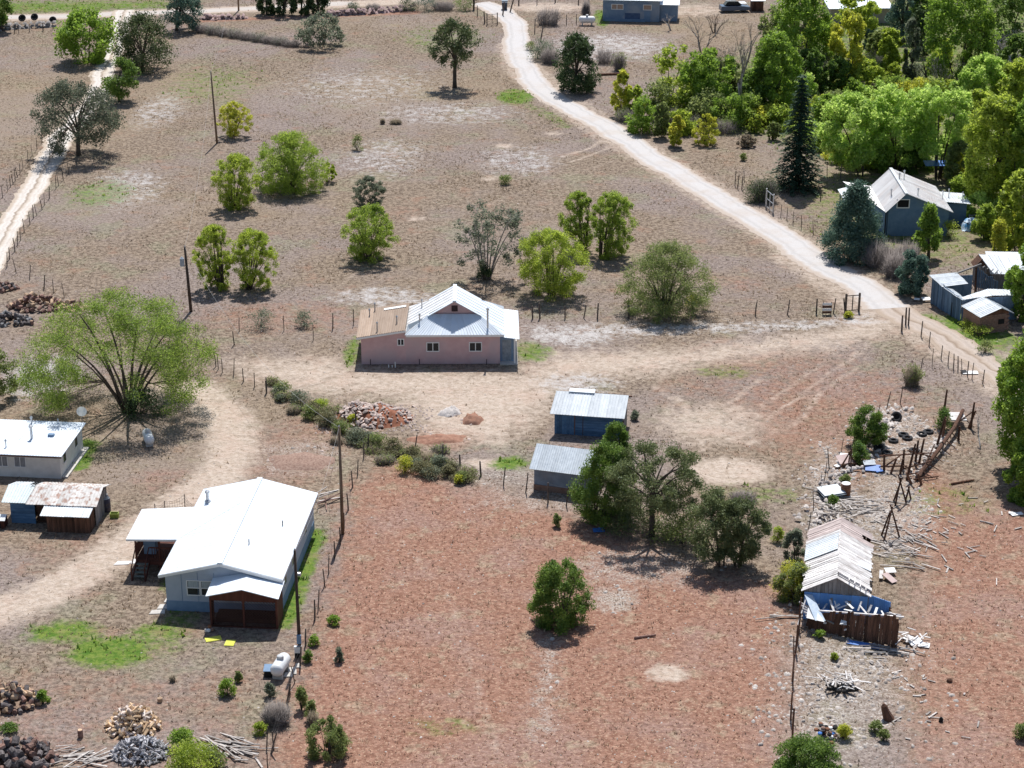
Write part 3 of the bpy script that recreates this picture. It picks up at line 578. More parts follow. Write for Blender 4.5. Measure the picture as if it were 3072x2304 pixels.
def sage(label, u, v, w, h, pal, n=340, leaf=.055, name='sage_bush', group=None, cat='bush'):
    """small dense leafy bush"""
    SEED[0] += 1; FAR[0] = .8; rng = np.random.default_rng(SEED[0]); root = thing(name, label, cat, G(u, v), 0, group)
    a = rng.uniform(0, 6.283, 26); t = rng.random(26) ** .7; r = np.sqrt(1 - (t * .95) ** 2) * w * .42 * rng.uniform(.4, 1, 26); C = np.stack([r * np.cos(a), r * np.sin(a), .1 + t * h * .85], 1)
    mb = MB()
    for c in C[:14]: mb.path(bez((c[0] * .15, c[1] * .15, -.02), (c[0] * .4, c[1] * .4, c[2] * .6), c, 2), [.02, .014, .006], 4)
    mb.build('stems', BARK, root)
    link('crown', leaf_mesh('crown', C, np.full((26, 3), .16) * (w, w, h), max(8, n // 26), leaf, PAL[pal], rng, up=.5), root)
    return root
def bare_tree(label, u, v, vt, spread, lean=(0, 0), depth=4, name='dead_tree', mt=BARKW, group=None, stems=1, thick=.03, cat='tree', low=.35):
    SEED[0] += 1; rr = random.Random(SEED[0]); P = G(u, v); Ht = max(.6, Zv(P.y, vt)); root = thing(name, label, cat, P, 0, group); mb = MB()
    def grow(p, d, ln, r, k):
        e = p + d * ln; m_ = lerp(p, e, .5) + Vector((rr.uniform(-1, 1), rr.uniform(-1, 1), rr.uniform(-.2, .6))) * ln * .1
        mb.path(bez(p, m_, e, 3), [r, r * .86, r * .72, r * .58], 5 if k > 1 else 4)
        if k <= 0: return
        for i in range(rr.choice((2, 3, 3))):
            nd = (d + Vector((rr.uniform(-1, 1), rr.uniform(-1, 1), rr.uniform(-.25, .55))) * spread).normalized(); st = lerp(m_, e, rr.uniform(.2, 1)) if i else e
            grow(st, nd, ln * rr.uniform(.55, .8), max(.012, r * .52), k - 1)
    if stems == 1:
        d = Vector((lean[0], lean[1], 1)).normalized(); grow(Vector((0, 0, -.05)), d, Ht * low, Ht * thick, depth)
    else:
        for i in range(stems):
            a = 6.283 * i / stems; grow(Vector((.2 * math.cos(a), .2 * math.sin(a), -.03)), Vector((lean[0] + spread * .7 * math.cos(a), lean[1] + spread * .7 * math.sin(a), 1)).normalized(), Ht * low, Ht * thick, depth)
    mb.build('trunk' if stems == 1 else 'stems', mt, root, smooth=True); return root
def spruce(label, u, v, vt, w_px):
    SEED[0] += 1; rng = np.random.default_rng(SEED[0]); P = G(u, v); Ht = Zv(P.y, vt); R = w_px * mpp(P.y, 3) / 2
    root = thing('spruce_tree', label, 'tree', P); MB().path([(0, 0, -.05), (0, 0, Ht * .5), (0, 0, Ht * .98)], [.26, .15, .03], 8).build('trunk', BARK, root, smooth=True)
    A = []; B = []; mb = MB()
    nt = 26
    for i in range(nt):
        t = i / (nt - 1); z = Ht * (.07 + .9 * t); L_ = R * (1 - t) ** .8 * (.95 + .1 * (i % 2)) + .12; nb = int(12 - 6 * t)
        for k in range(nb):
            a = 6.283 * (k + rng.random() * .6) / nb + i; l = L_ * rng.uniform(.75, 1.08); e = np.array([l * math.cos(a), l * math.sin(a), z - l * rng.uniform(.18, .38) + .0]); s = np.array([0, 0, z])
            mb.tube(s, e, .025, .008, 4); m_ = int(16 + 46 * l / R); q = rng.random(m_) ** .8; A.append(s + (e - s) * q[:, None]); B.append(np.full(m_, l))
    mb.build('branches', BARK, root, kind='stuff')
    A = np.concatenate(A); n = len(A); A = A + rng.normal(0, 1, (n, 3)) * (.16, .16, .07); A[:, 2] = np.maximum(A[:, 2], .15)
    d = A * (1, 1, 0); d /= np.linalg.norm(d, axis=1)[:, None] + 1e-9; sd = np.stack([-d[:, 1], d[:, 0], np.zeros(n)], 1); s = rng.uniform(.10, .22, (n, 1))
    V = np.stack([A - d * s * .6, A - sd * s * .7, A + d * s * 1.2 - (0, 0, .07), A + sd * s * .7], 1).reshape(-1, 3)
    link('crown', npmesh('crown', V, np.arange(n * 4).reshape(-1, 4), PAL['spruce']), root); return root

# --- pasture, upper left
plant('deciduous_tree', 'rounded bright green leafy tree beside the white two-track lane', 258, 186, 170, 352, 34, 172, 'bright', 'ball', 3, 62, 80, .13, .2)
juniper('broad dark juniper with drooping lobes right of the bright green tree by the lane', 428, 214, 336, 532, 50, 212, 'juniper', 'ball', 74, 90, cr=.2)
juniper('small rounded juniper at the bend of the white two-track lane', 357, 305, 303, 420, 178, 288, 'jungreen', 'ball', 46, 80, cr=.22)
juniper('large grey-green juniper shading the white two-track lane', 236, 466, 96, 368, 240, 460, 'greyjun', 'ball', 96, 80, cr=.15, shell=.5)
juniper('tall dark evergreen beside the far dirt road', 530, 92, 478, 612, -60, 95, 'blue', 'dome', 60, 80)
plant('deciduous_tree', 'dark green tree beside the tyres at the low wall', 5, 92, -75, 46, -70, 70, 'green', 'ball', 1, 46, 70, .14, .22)
for (u, v, l, r, t) in ((800, 44, 768, 838, -60), (850, 46, 815, 905, -75), (905, 44, 870, 945, -65), (955, 42, 920, 990, -50)):
    juniper('dark juniper in the row casting deep shade by the far wall', u, v, l, r, t, 38, 'dkjun', 'dome', 46, 70, group='junipers in a row by the far wall')
plant('oak_shrub', 'grey-green spreading small tree with several dark trunks near the juniper row', 965, 140, 884, 1042, 36, 122, 'grey', 'dome', 6, 54, 46, .10, .17, shell=.5)
juniper('lone umbrella-shaped juniper on a clear trunk beside the gravel road', 1364, 262, 1284, 1442, 62, 196, 'juniper', 'ball', 64, 60, cr=.17, shell=.4)
shrub('small yellow-green shrub beside the bare utility pole', 700, 410, 654, 758, 308, 392, 'yellow', n=40, per=44)
shrub('upright lime green willow shrub left of the widest pasture shrub', 705, 625, 644, 782, 468, 612, 'lime', n=60, per=62)
shrub('widest and densest lime green shrub on the pasture', 870, 572, 758, 992, 398, 562, 'lime2', 'dome', n=96, per=70, stems=16)
shrub('low outlier sprout at the foot of the widest lime shrub', 988, 545, 960, 1012, 490, 535, 'lime', n=16, per=40, stems=4)
shrub('left half of the twin willow shrubs near the dark transformer pole', 662, 866, 590, 708, 680, 850, 'lime', n=56, per=52, stems=13)
shrub('right half of the twin willow shrubs near the dark transformer pole', 748, 866, 700, 832, 692, 850, 'lime', n=56, per=52, stems=13)
shrub('grey-green thin shrub standing behind a taller green shrub', 1118, 622, 1058, 1156, 530, 612, 'grey', n=38, per=40)
shrub('green shrub with a thin grey side stem behind the brown roof', 1106, 778, 1028, 1190, 616, 765, 'lime2', n=64, per=60)
plant('half_dead_tree', 'half-dead grey tree with many bare forked trunks behind the white roof', 1462, 836, 1360, 1584, 612, 770, 'grey', 'vase', 9, 64, 34, .09, .13, BARKG, bare=.25, twig=500, cat='tree')
sage('dark little evergreen bush at the foot of the half-dead grey tree', 1452, 838, 1.7, 1.7, 'dkjun', 700)
shrub('vase-shaped lime shrub directly behind the white house roof', 1655, 886, 1548, 1758, 690, 868, 'lime', n=78, per=66, stems=13)
shrub('left stem group of the tall double willow by the half-dead tree', 1752, 756, 1680, 1790, 578, 735, 'lime2', n=52, per=58, stems=8)
shrub('right stem group of the tall double willow by the half-dead tree', 1808, 770, 1768, 1902, 580, 750, 'lime2', n=66, per=60, stems=10)
shrub('wide rounded yellow-green shrub overhanging the drive fence', 1992, 938, 1848, 2152, 728, 925, 'olive', 'dome', n=92, per=56, stems=14)
sage('low yellowish shoots at the fence under the wide rounded shrub', 2075, 925, 1.6, 1.5, 'yellow', 260)
for (u, v, w, h, p, lb) in ((1072, 450, 1.5, 1.8, 'olive', 'small olive bush alone in the middle pasture'), (1148, 372, .7, .8, 'tanbrush', 'tiny dry bush near a pair of brown tufts'), (1188, 372, 1.6, .7, 'tanbrush', 'pair of brown tufts in the upper pasture'), (1515, 552, 1.7, 1.0, 'olive', 'low olive weed beside a bare pale spot'),
                            (780, 980, 3.4, 1.7, 'grey', 'long grey-green weed clump along the wire fence behind the house'), (915, 978, 2.3, 1.3, 'grey', 'short grey-green weed clump beside the white-topped post'), (2230, 482, .9, .8, 'olive', 'solitary round little bush right of the gravel road'), (2545, 953, 1.0, .5, 'yellow', 'tiny yellow bush under the corner fence panel')):
    (brush if p == 'tanbrush' else sage)(lb, u, v, w, h, p)
for i in range(9):
    u = 612 + i * 33; v = 98 + i * 5.2
    brush('grey dead brush in the hedge line below the far wall', u, v, 3.0, 1.5 - .05 * i, 'brush', 300, 'grey' if i % 2 else None, 200, group='dead brush hedge line')

# --- between gravel road and far house
juniper('dense dark egg-shaped juniper at the bend of the gravel road', 1722, 274, 1650, 1802, 104, 262, 'dkjun', 'dome', 84, 90, shell=.45)
sage('grey-blue leafy brush left of the egg-shaped juniper', 1625, 178, 4.2, 2.8, 'grey', 900, .07)
brush('bare grey brush beside the egg-shaped juniper', 1650, 190, 3.0, 2.6, 'brush', 380)
for (u, v, w, h) in ((1645, 75, 4.5, 3.2), (1758, 56, 1.5, 3.4)): brush('leafless grey shrub clump between the gravel road and the far house', u, v, w, h, 'brush', 260, group='leafless shrubs by the far house', w0=.025)
bare_tree('bleached fallen branchy snag in front of the far house', 2012, 92, 30, .9, (-.4, 0), 4, 'bleached_snag', thick=.05)
brush('grey-green twiggy shrub behind the dark scrap logs', 1858, 212, 2.2, 3.0, 'brush', 260, 'olive', 260)
brush('thin bare twigs right of the egg-shaped juniper', 1818, 190, 3.5, 2.6, 'brush', 260)
sage('olive roadside weeds at the inner edge of the road bend', 1590, 150, 1.6, 1.2, 'olive', 300)
for (u, v, l, r, t, b, p, lb) in ((1865, 345, 1832, 1900, 215, 330, 'yellow', 'thin yellow-green sapling at the left edge of the grove'), (1900, 352, 1868, 1936, 258, 340, 'lime', 'short lime sapling at the left edge of the grove'),
        (2005, 322, 1932, 2092, 128, 300, 'lime', 'open lime green young cottonwood left of the grove'), (1985, 412, 1955, 2010, 310, 385, 'olive', 'slim olive sapling by the road side of the grove'), (2030, 440, 2000, 2058, 350, 420, 'yellow', 'slim yellowish sapling above a dry tuft by the grove')):
    plant('sapling', lb, u, v, l, r, t, b, p, 'dome', 3, 40, 40, .13, .17, shell=.3, cat='tree')
for (u, v, l, r, t, b, p, lb) in ((2118, 432, 2072, 2165, 345, 425, 'yellow', 'broad yellow-green bush in front of the grove trunks'), (2268, 398, 2238, 2302, 345, 392, 'lime', 'bright small bush between the grove and the spruce'), (2318, 420, 2296, 2346, 365, 410, 'olive', 'olive bush tucked against the spruce'), (2240, 440, 2205, 2272, 405, 436, 'tanbrush', 'dry tan bush below the bright small bush')):
    shrub(lb, u, v, l, r, t, b, p, 'dome', n=30, per=44, stems=7, name='bush', cat='bush')
for (u, v) in ((1950, 330), (1880, 365), (2010, 365), (2075, 385), (2150, 330), (2175, 400), (2060, 330), (2310, 330), (2255, 350), (2400, 300), (2480, 285), (2560, 290), (2440, 330), (2620, 275), (2200, 355), (2110, 350)):
    brush('grey undergrowth brush beneath the grove trees', u, v, 3.4, 1.9, 'brush', 260, 'olive', 260, group='undergrowth brush in the grove')

# --- the grove
bare_tree('tall dead cottonwood with bleached forked crown in the grove', 2212, 368, 30, .42, (.0, 0), 5, 'dead_cottonwood', BARKG, thick=.022, low=.36)
for (u, v, l, r, t, b, p, kd, n, lb, g) in (
        (2137, 342, 2040, 2205, 150, 300, 'bright', 'ball', 60, 'leafy cottonwood with dark double trunk left of the dead cottonwood', None),
        (2262, 345, 2215, 2330, 200, 320, 'green', 'ball', 40, 'dark green tree crowding the foot of the dead cottonwood', None),
        (2305, 345, 2245, 2400, 110, 320, 'bright', 'ball', 70, 'full green cottonwood right of the dead cottonwood', None),
        (2395, 268, 2300, 2485, -30, 215, 'bright', 'ball', 80, 'tallest broad cottonwood behind the dead cottonwood', None),
        (2330, 225, 2255, 2395, 30, 190, 'olive', 'ball', 46, 'greyish half-bare cottonwood at the back of the grove', None),
        (2430, 300, 2375, 2480, 150, 290, 'green', 'ball', 44, 'narrow shaded tree in the middle of the grove', None),
        (2535, 285, 2475, 2592, 42, 262, 'yellow', 'ball', 64, 'yellowing cottonwood near the white-roofed far building', None),
        (2505, 300, 2455, 2555, 170, 285, 'green', 'ball', 40, 'leafy green tree under the yellowing cottonwood', None),
        (2668, 245, 2622, 2712, 92, 205, 'lime', 'ball', 44, 'young lime green tree between two blue junipers', None),
        (2728, 248, 2698, 2752, 60, 205, 'grey', 'ball', 36, 'slim grey-green tree beside the big cottonwood', None),
        (2872, 248, 2758, 2965, -45, 188, 'bright', 'ball', 96, 'big bright cottonwood shading the clearing', None),
        (3010, 170, 2935, 3110, -70, 110, 'green', 'ball', 60, 'dark green cottonwood behind the heap of dead branches', None),
        (2560, 230, 2500, 2625, -20, 70, 'lime', 'ball', 40, 'lime tree screening the white-roofed far building', None),
        (2970, 330, 2880, 3012, 165, 310, 'pale', 'ball', 66, 'pale green tree right of the clearing', None),
        (3050, 350, 2985, 3130, 180, 320, 'lime', 'ball', 60, 'lime green tree at the right end of the clearing', None),
        (2582, 528, 2452, 2640, 285, 455, 'pale', 'ball', 92, 'pale green tree with a stout trunk behind the grey barn-house', None),
        (2692, 512, 2595, 2790, 262, 440, 'pale', 'vase', 92, 'pale green tree with fanned trunks above the roof ridge', None),
        (2815, 534, 2740, 2905, 270, 430, 'pale', 'vase', 70, 'pale green tree with long upright bare limbs behind the roof lean-to', None),
        (2962, 640, 2878, 3060, 285, 560, 'lime', 'ball', 110, 'dense orange-tinged green tree beside the blue tarp', None),
        (3055, 655, 2990, 3150, 300, 600, 'bright', 'ball', 90, 'dense green tree at the edge behind the blue tarp', None),
        (3050, 760, 2985, 3120, 520, 720, 'lime', 'ball', 70, 'lime tree below the dense green trees beside the tarp', None)):
    plant('cottonwood_tree', lb, u, v, l - (r - l) * .05, r + (r - l) * .05, t, b + (b - t) * .06, p, kd, 2 if kd == 'ball' else 7, int(n * 1.25), 54, .14, .15, group=g, shell=.3)
for (u, v, l, r, t, b, p) in ((2170, 300, 2110, 2230, 175, 285, 'olive'), (2345, 300, 2290, 2400, 170, 300, 'green'), (2450, 250, 2390, 2520, 60, 235, 'lime'), (2600, 300, 2540, 2660, 180, 285, 'lime'), (2630, 215, 2580, 2680, 95, 205, 'olive'), (2760, 120, 2715, 2820, -20, 100, 'green'), (2920, 240, 2880, 2990, 60, 200, 'olive'),
        (3040, 255, 2990, 3110, 110, 240, 'green'), (2925, 430, 2870, 2985, 270, 400, 'lime'), (2890, 335, 2850, 2945, 210, 320, 'pale'), (2630, 420, 2560, 2700, 300, 410, 'lime'), (2760, 430, 2700, 2830, 300, 420, 'lime'), (2480, 400, 2430, 2540, 290, 390, 'bright'), (2860, 560, 2830, 2915, 430, 540, 'olive'), (3020, 520, 2960, 3090, 380, 500, 'green'), (2385, 200, 2330, 2450, 20, 170, 'olive'),
        (2740, 520, 2690, 2780, 430, 510, 'green'), (2640, 520, 2600, 2680, 430, 512, 'bright'), (2240, 310, 2195, 2285, 215, 300, 'olive'), (2095, 325, 2050, 2150, 215, 310, 'bright')):
    plant('cottonwood_tree', {'olive': 'olive', 'green': 'dark green', 'lime': 'lime green', 'pale': 'pale green', 'bright': 'bright green'}[p] + ' young tree filling a gap inside the dense grove', u, v, l, r, t, b + 12, p, 'ball', 3, 54, 50, .14, .17, group='young trees filling the grove', shell=.3)
_r = random.Random(5)
for i, (u, v) in enumerate([(2060, 350), (2120, 372), (2185, 385), (2160, 345), (2240, 372), (2290, 370), (2335, 385), (2350, 345), (2250, 320), (2310, 300), (2440, 420), (2480, 450), (2520, 480), (2555, 500), (2620, 500), (2655, 490), (2740, 490), (2770, 500), (2850, 510), (2880, 540), (2905, 590), (2460, 350), (2500, 330), (2560, 320), (2620, 330), (2680, 300), (2740, 310), (2800, 320), (2860, 300), (2940, 300), (3000, 290), (2410, 320), (2600, 250), (2550, 215), (2640, 200), (2820, 215), (2940, 215), (2900, 480), (2930, 660), (3000, 690), (3040, 720), (2950, 720), (2040, 400), (1975, 350), (1930, 395)]):
    w, h = _r.uniform(45, 75), _r.uniform(38, 70); p = ('lime', 'olive', 'bright', 'pale', 'olive2', 'yellow', 'lime2')[i % 7]
    plant('bush', {'lime': 'lime green', 'olive': 'olive', 'bright': 'bright green', 'pale': 'pale green', 'olive2': 'soft green', 'yellow': 'yellowish', 'lime2': 'leafy green'}[p] + ' bush in the thick undergrowth of the grove', u, v, u - w, u + w, v - h * 1.5, v - 4, p, 'dome', 4, 30, 40, .12, .22, cat='bush', group='leafy undergrowth bushes in the grove', shell=.2)
for (u, v, vt) in ((2440, 270, 120), (2470, 290, 160), (2355, 320, 190), (2830, 300, 170), (2200, 300, 120), (2590, 270, 140)):
    bare_tree('thin grey leafless tree standing among the grove trees', u, v, vt, .55, (0, 0), 5, 'bare_tree', BARKG, stems=3, thick=.016, group='leafless grove trees')
juniper('blue-green juniper behind the yellowing cottonwood', 2600, 170, 2562, 2636, 45, 162, 'blue', 'dome', 50, 80)
juniper('large blue-green juniper next to the white-roofed far building', 2702, 118, 2645, 2770, -40, 108, 'blue', 'dome', 66, 90)
juniper('dark juniper at the foot of the far cottonwoods', 2745, 165, 2715, 2790, 30, 160, 'dkjun', 'dome', 40, 70)
bare_tree('leaning dark bare tree at the clearing', 2790, 258, 165, .7, (-.5, 0), 4, 'bare_tree', BARK, thick=.045)
bare_tree('tangled heap of bleached dead branches right of the clearing', 3030, 205, 75, 1.2, (-.2, 0), 5, 'dead_branches', BARKW, stems=5, thick=.04, low=.4)
bare_tree('grey bare tree standing behind the spruce top', 2410, 285, 130, .6, (.1, 0), 5, 'bare_tree', BARKG, stems=3, thick=.02)
bare_tree('grey leafless tree near the parked car', 2105, 160, 35, .6, (0, 0), 4, 'bare_tree', BARKG, stems=3, thick=.02)
bare_tree('short dark leafless tree behind the grey leafless tree', 2145, 100, 30, .7, (0, 0), 4, 'bare_tree', BARK, stems=4, thick=.03)
bare_tree('pale bare branches sticking up behind the dead cottonwood', 2300, 255, 90, .7, (.35, 0), 5, 'bare_tree', BARKW, thick=.03)
plant('sapling', 'small light green tree at the edge of the clearing', 2676, 268, 2648, 2706, 192, 255, 'lime', 'dome', 1, 24, 44, .12, .2)
sage('grey-green mound bush in the clearing', 2740, 245, 4.6, 2.4, 'grey', 700, .08)
spruce('dark blue-green spruce with tiered branches beside the gravel road', 2390, 566, 218, 165)
brush('dense grey-green brush beside the pipe gate', 2290, 602, 3.4, 2.9, 'brush', 420, 'dkjun', 1100, cat='bush')
sage('dark leafy shrub inside the brush by the pipe gate', 2272, 606, 3.2, 2.4, 'juniper', 900)
juniper('wide blue-green juniper hiding a power pole beside the grey barn-house', 2562, 772, 2448, 2668, 552, 765, 'blue', 'cone', 110, 95, cr=.17, stems=3)
plant('sapling', 'light green sapling in front of the grey barn-house wall', 2785, 772, 2730, 2826, 615, 735, 'bright', 'cone', 1, 44, 60, .10, .2)
sage('green weedy sprouts at the corner of the grey barn-house', 2848, 712, 2.2, 1.8, 'lime', 300)
for (u, v, w, h) in ((2640, 800, 4.0, 3.0), (2690, 830, 3.5, 3.0), (2720, 790, 3.0, 2.6)): brush('purplish bare brush between the blue juniper and the dark shrub', u, v, w, h, 'brush', 520, group='purplish bare brush by the road')
juniper('dark upright juniper shrub beside the collapsing shack', 2735, 882, 2680, 2792, 752, 875, 'blue', 'dome', 56, 80, stems=3)
plant('sapling', 'narrow yellow-green sapling behind the collapsing shack', 2985, 800, 2966, 3012, 668, 790, 'yellow', 'ball', 2, 36, 44, .10, .3)
plant('elm_tree', 'green tree leaning over the roofs of the collapsing shack', 3085, 960, 3008, 3150, 735, 930, 'bright', 'ball', 2, 70, 70, .11, .17)
plant('elm_tree', 'large bright green elm shading the end of the dirt track', 3105, 1420, 2958, 3240, 985, 1390, 'bright', 'ball', 3, 130, 90, .12, .15)
plant('elm_tree', 'lower green elm bough mass under the large elm', 3095, 1500, 3005, 3170, 1290, 1490, 'bright', 'dome', 5, 60, 80, .11, .17)
sage('yellowish roadside weeds in front of the brick shed', 2935, 1010, 3.0, .9, 'lime', 320); sage('olive weeds beside the dirt track below the brick shed', 2955, 1058, 1.6, 1.1, 'olive', 260); sage('grassy weeds at the corner of the brick shed', 2905, 985, 2.0, .8, 'lime', 300)
brush('dry olive bush alone on the red slope beside the dirt track', 2735, 1158, 1.8, 2.2, 'tanbrush', 260, 'olive', 330)

# --- middle and lower yard
plant('elm_tree', 'huge spreading many-trunked elm beside the white house', 388, 1236, 66, 668, 862, 1190, 'olive2', 'umbrella', 12, 300, 56, .07, .09, shell=.5, twig=900, trunk=.22, gap=.36, dens=1.35)
sage('dark evergreen bush in front of the huge elm trunk', 425, 1240, 4.0, 1.9, 'dkjun', 1100, .07)
plant('elm_tree', 'leafy shrub cut by the edge beside the white house', -25, 1195, -110, 62, 1030, 1180, 'olive', 'vase', 8, 50, 50, .09, .17, bark=BARK)
juniper('front juniper with a stout dark trunk and open crown near the grey shed', 1955, 1608, 1790, 2120, 1325, 1545, 'junolive', 'ball', 104, 66, leaf=.065, cr=.125, shell=.5, trunk=.2)
juniper('left juniper of the group hiding the grey shed corner', 1790, 1560, 1708, 1920, 1330, 1575, 'jungreen', 'dome', 100, 80, leaf=.065, cr=.15, stems=3)
juniper('upright juniper rising behind the grey shed in the group', 1850, 1500, 1793, 1902, 1268, 1430, 'jungreen', 'dome', 60, 80, leaf=.06, cr=.18)
juniper('low juniper with several trunks right of the stout dark trunk', 2160, 1695, 2035, 2235, 1470, 1660, 'junolive', 'ball', 80, 62, leaf=.065, cr=.16, stems=4)
juniper('bluish juniper with bare lower stems at the right end of the group', 2215, 1700, 2140, 2310, 1495, 1660, 'junolive', 'ball', 72, 62, leaf=.065, cr=.16, stems=5)
sage('undergrowth around the trunk of the front juniper', 1895, 1585, 5.6, 1.3, 'junolive', 1300, .06); sage('bushy undergrowth between the front juniper and the low juniper', 2050, 1630, 4.4, 2.0, 'olive', 1200, .06)
brush('grey dead brush behind the bluish juniper', 2225, 1505, 2.4, .9, 'brush', 360)
juniper('single ragged pinyon on the red field with a rocky patch beside it', 1690, 1872, 1580, 1782, 1676, 1868, 'jungreen', 'dome', 130, 56, leaf=.06, cr=.14, stems=8)
sage('olive pinyon bush leaning on the ruined barn', 2380, 1790, 2.9, 2.5, 'yellow', 1000, .06); plant('pinyon_bush', 'thick olive-yellow bush against the ruined barn wall', 2385, 1800, 2318, 2448, 1690, 1790, 'olive', 'dome', 3, 50, 70, .06, .2, cat='bush')
plant('sapling', 'thin grey-green shrub beside the ruined barn roof', 2385, 1690, 2338, 2418, 1590, 1680, 'grey', 'dome', 4, 36, 50, .06, .2, cat='shrub'); sage('bright green weed beside the bluish juniper', 2332, 1625, 1.0, 1.1, 'lime', 260)
plant('willow_shrub', 'dense round green shrub at the stone rubble of the corral', 2590, 1338, 2535, 2666, 1222, 1330, 'jungreen', 'dome', 9, 64, 74, .06, .17, cat='shrub')
sage('dark green small juniper below the dense round green shrub', 2578, 1385, 1.6, 1.6, 'jungreen', 700); sage('small juniper beside the big leaning log of the corral', 2828, 1288, 1.5, 1.8, 'jungreen', 600)
sage('little green shrub behind the corral rubble by a wire post', 2568, 1395, .9, 1.0, 'jungreen', 260); sage('green tuft on the rubble near the rusty drum', 2535, 1445, .9, .5, 'olive', 200); sage('green tuft at the rear corner of the ruined barn roof', 2498, 1520, 1.0, .8, 'jungreen', 300)
juniper('green juniper bush cut by the lower edge near the junk pile', 2405, 2345, 2300, 2532, 2208, 2330, 'green', 'dome', 64, 84, leaf=.06, cr=.18, stems=3)
for i, (u, v, w, h, p) in enumerate(((850, 1180, 2.2, 1.2, 'olive'), (900, 1215, 2.6, 1.5, 'grey'), (930, 1255, 2.0, 1.2, 'olive'), (980, 1275, 2.6, 1.4, 'olive'), (1030, 1300, 2.2, 1.3, 'olive'), (1075, 1325, 2.6, 1.4, 'grey'), (1130, 1340, 2.4, 1.3, 'olive'), (1180, 1355, 2.2, 1.2, 'olive'),
        (1215, 1415, 1.8, 1.5, 'yellow'), (1265, 1420, 2.2, 1.2, 'olive'), (1320, 1405, 2.0, 1.3, 'grey'), (1345, 1430, 1.6, 1.1, 'olive'), (1390, 1445, 1.6, .9, 'olive'), (960, 1225, 2.0, .9, 'lime'), (1060, 1270, 1.2, .8, 'yellow'), (1240, 1375, 2.0, 1.1, 'olive'), (880, 1240, 1.5, .9, 'tanbrush'), (1150, 1390, 1.4, .8, 'tanbrush'), (1290, 1385, 1.8, 1.0, 'tanbrush'), (1010, 1330, 1.5, .8, 'tanbrush'))):
    (brush if p == 'tanbrush' else sage)({'olive': 'olive', 'grey': 'grey-green', 'yellow': 'yellow', 'lime': 'bright lime', 'tanbrush': 'dry tan'}[p] + ' weedy bush in the overgrown ditch strip below the rubble pile', u, v, w * .85, h * .8, 'drygreen' if p == 'olive' and i % 2 else p, group='weedy bushes along the overgrown ditch')
_r = random.Random(77); _dl = [(815, 1165), (880, 1215), (950, 1255), (1030, 1300), (1110, 1335), (1190, 1365), (1260, 1395), (1330, 1415), (1400, 1440)]
for i in range(42):
    t = i / 41 * 7.99; k = int(t); a, b = _dl[k], _dl[k + 1]; u = a[0] + (b[0] - a[0]) * (t - k) + _r.gauss(0, 12); v = a[1] + (b[1] - a[1]) * (t - k) + _r.gauss(0, 13); w = _r.uniform(1.0, 2.2); h = _r.uniform(.35, .8)
    if i % 5 in (0, 2): brush('dry grey brush tangled through the overgrown ditch strip', u, v, w, h, 'brush' if i % 2 else 'tanbrush', 200, 'olive', 160, group='dry brush along the overgrown ditch')
    else: sage('low grey-olive scrub filling the overgrown ditch strip', u, v, w, h, ('drygreen', 'grey', 'drygreen')[i % 3], 300, .05, group='low scrub along the overgrown ditch')
sage('tiny yellow bush at the end of the ditch strip', 1378, 1452, .9, .7, 'yellow', 200)
for (u, v, w, h, p, lb) in ((1672, 1580, .7, .9, 'olive', 'little olive sprig on the red field near the grey shed'), (1002, 1872, 1.0, .5, 'bright', 'small round green weed on the red field near the fence'), (942, 1935, .8, .6, 'bright', 'green weed tuft beside the power pole fence'), (925, 1985, .7, .7, 'green', 'dark green weed beside the propane tank fence'), (1018, 1985, .6, .9, 'grey', 'grey-green upright weed on the red field'),
        (683, 2085, 1.1, 1.0, 'bright', 'lush green weed in the lower yard'), (716, 2045, .5, .6, 'olive', 'tiny olive weed behind the lush green weed'), (810, 2090, .7, .9, 'grey', 'grey-green thin weed behind the grey round bush'), (782, 2200, .9, .7, 'lime', 'lime weed left of the grey round bush'), (130, 2110, .8, .8, 'bright', 'bright weed near the round-log pile'), (30, 2195, 1.2, .4, 'green', 'low green weed above the dark log pile'),
        (548, 2245, 1.7, 1.1, 'bright', 'bright green bush beside the grey wood heap'), (580, 2310, 3.4, 1.7, 'lime', 'large yellow-green bush at the lower edge by scrap boards'), (905, 2130, .9, 1.5, 'olive', 'tall olive weed right of the grey round bush'), (935, 2160, .8, 1.2, 'olive', 'second olive weed behind the dark ragged bush'), (640, 2300, 1.8, 1.0, 'olive', 'grey-olive weed clump by the scrap boards'),
        (2460, 1915, .8, .5, 'bright', 'green tuft at the foot of the dark plank wall'), (2503, 1980, .5, .4, 'lime', 'tiny lime tuft on the rocky strip'), (2530, 2215, 1.0, .8, 'yellow', 'yellow-green tuft beside the dark junk pile'), (2625, 2195, .9, .6, 'olive', 'olive tuft right of the dark junk pile'), (2650, 2220, .8, .6, 'olive', 'olive weed below the brown stump'), (3065, 2215, 1.2, .9, 'olive', 'yellow-green weed at the right border of the red ground'), (1905, 1260, .8, .7, 'grey', 'round grey weed beside the blue-grey shed'), (100, 1420, 1.0, .6, 'grey', 'dark weed beside the white house wall')):
    sage(lb, u, v, w, h, p, int(260 * w * h + 160))
brush('round purplish-grey twiggy bush beside the fence', 830, 2170, 2.0, 1.6, 'brush', 700); plant('rabbitbrush', 'dark ragged bush on the fence line at the lower edge', 985, 2268, 912, 1050, 2150, 2255, 'olive', 'dome', 7, 44, 56, .055, .18, cat='bush')
brush('dry brown shoots at the foot of the fence', 940, 2175, .9, 1.1, 'tanbrush', 160); brush('dry tuft of shoots in the lower yard', 518, 2045, .5, .6, 'tanbrush', 70)

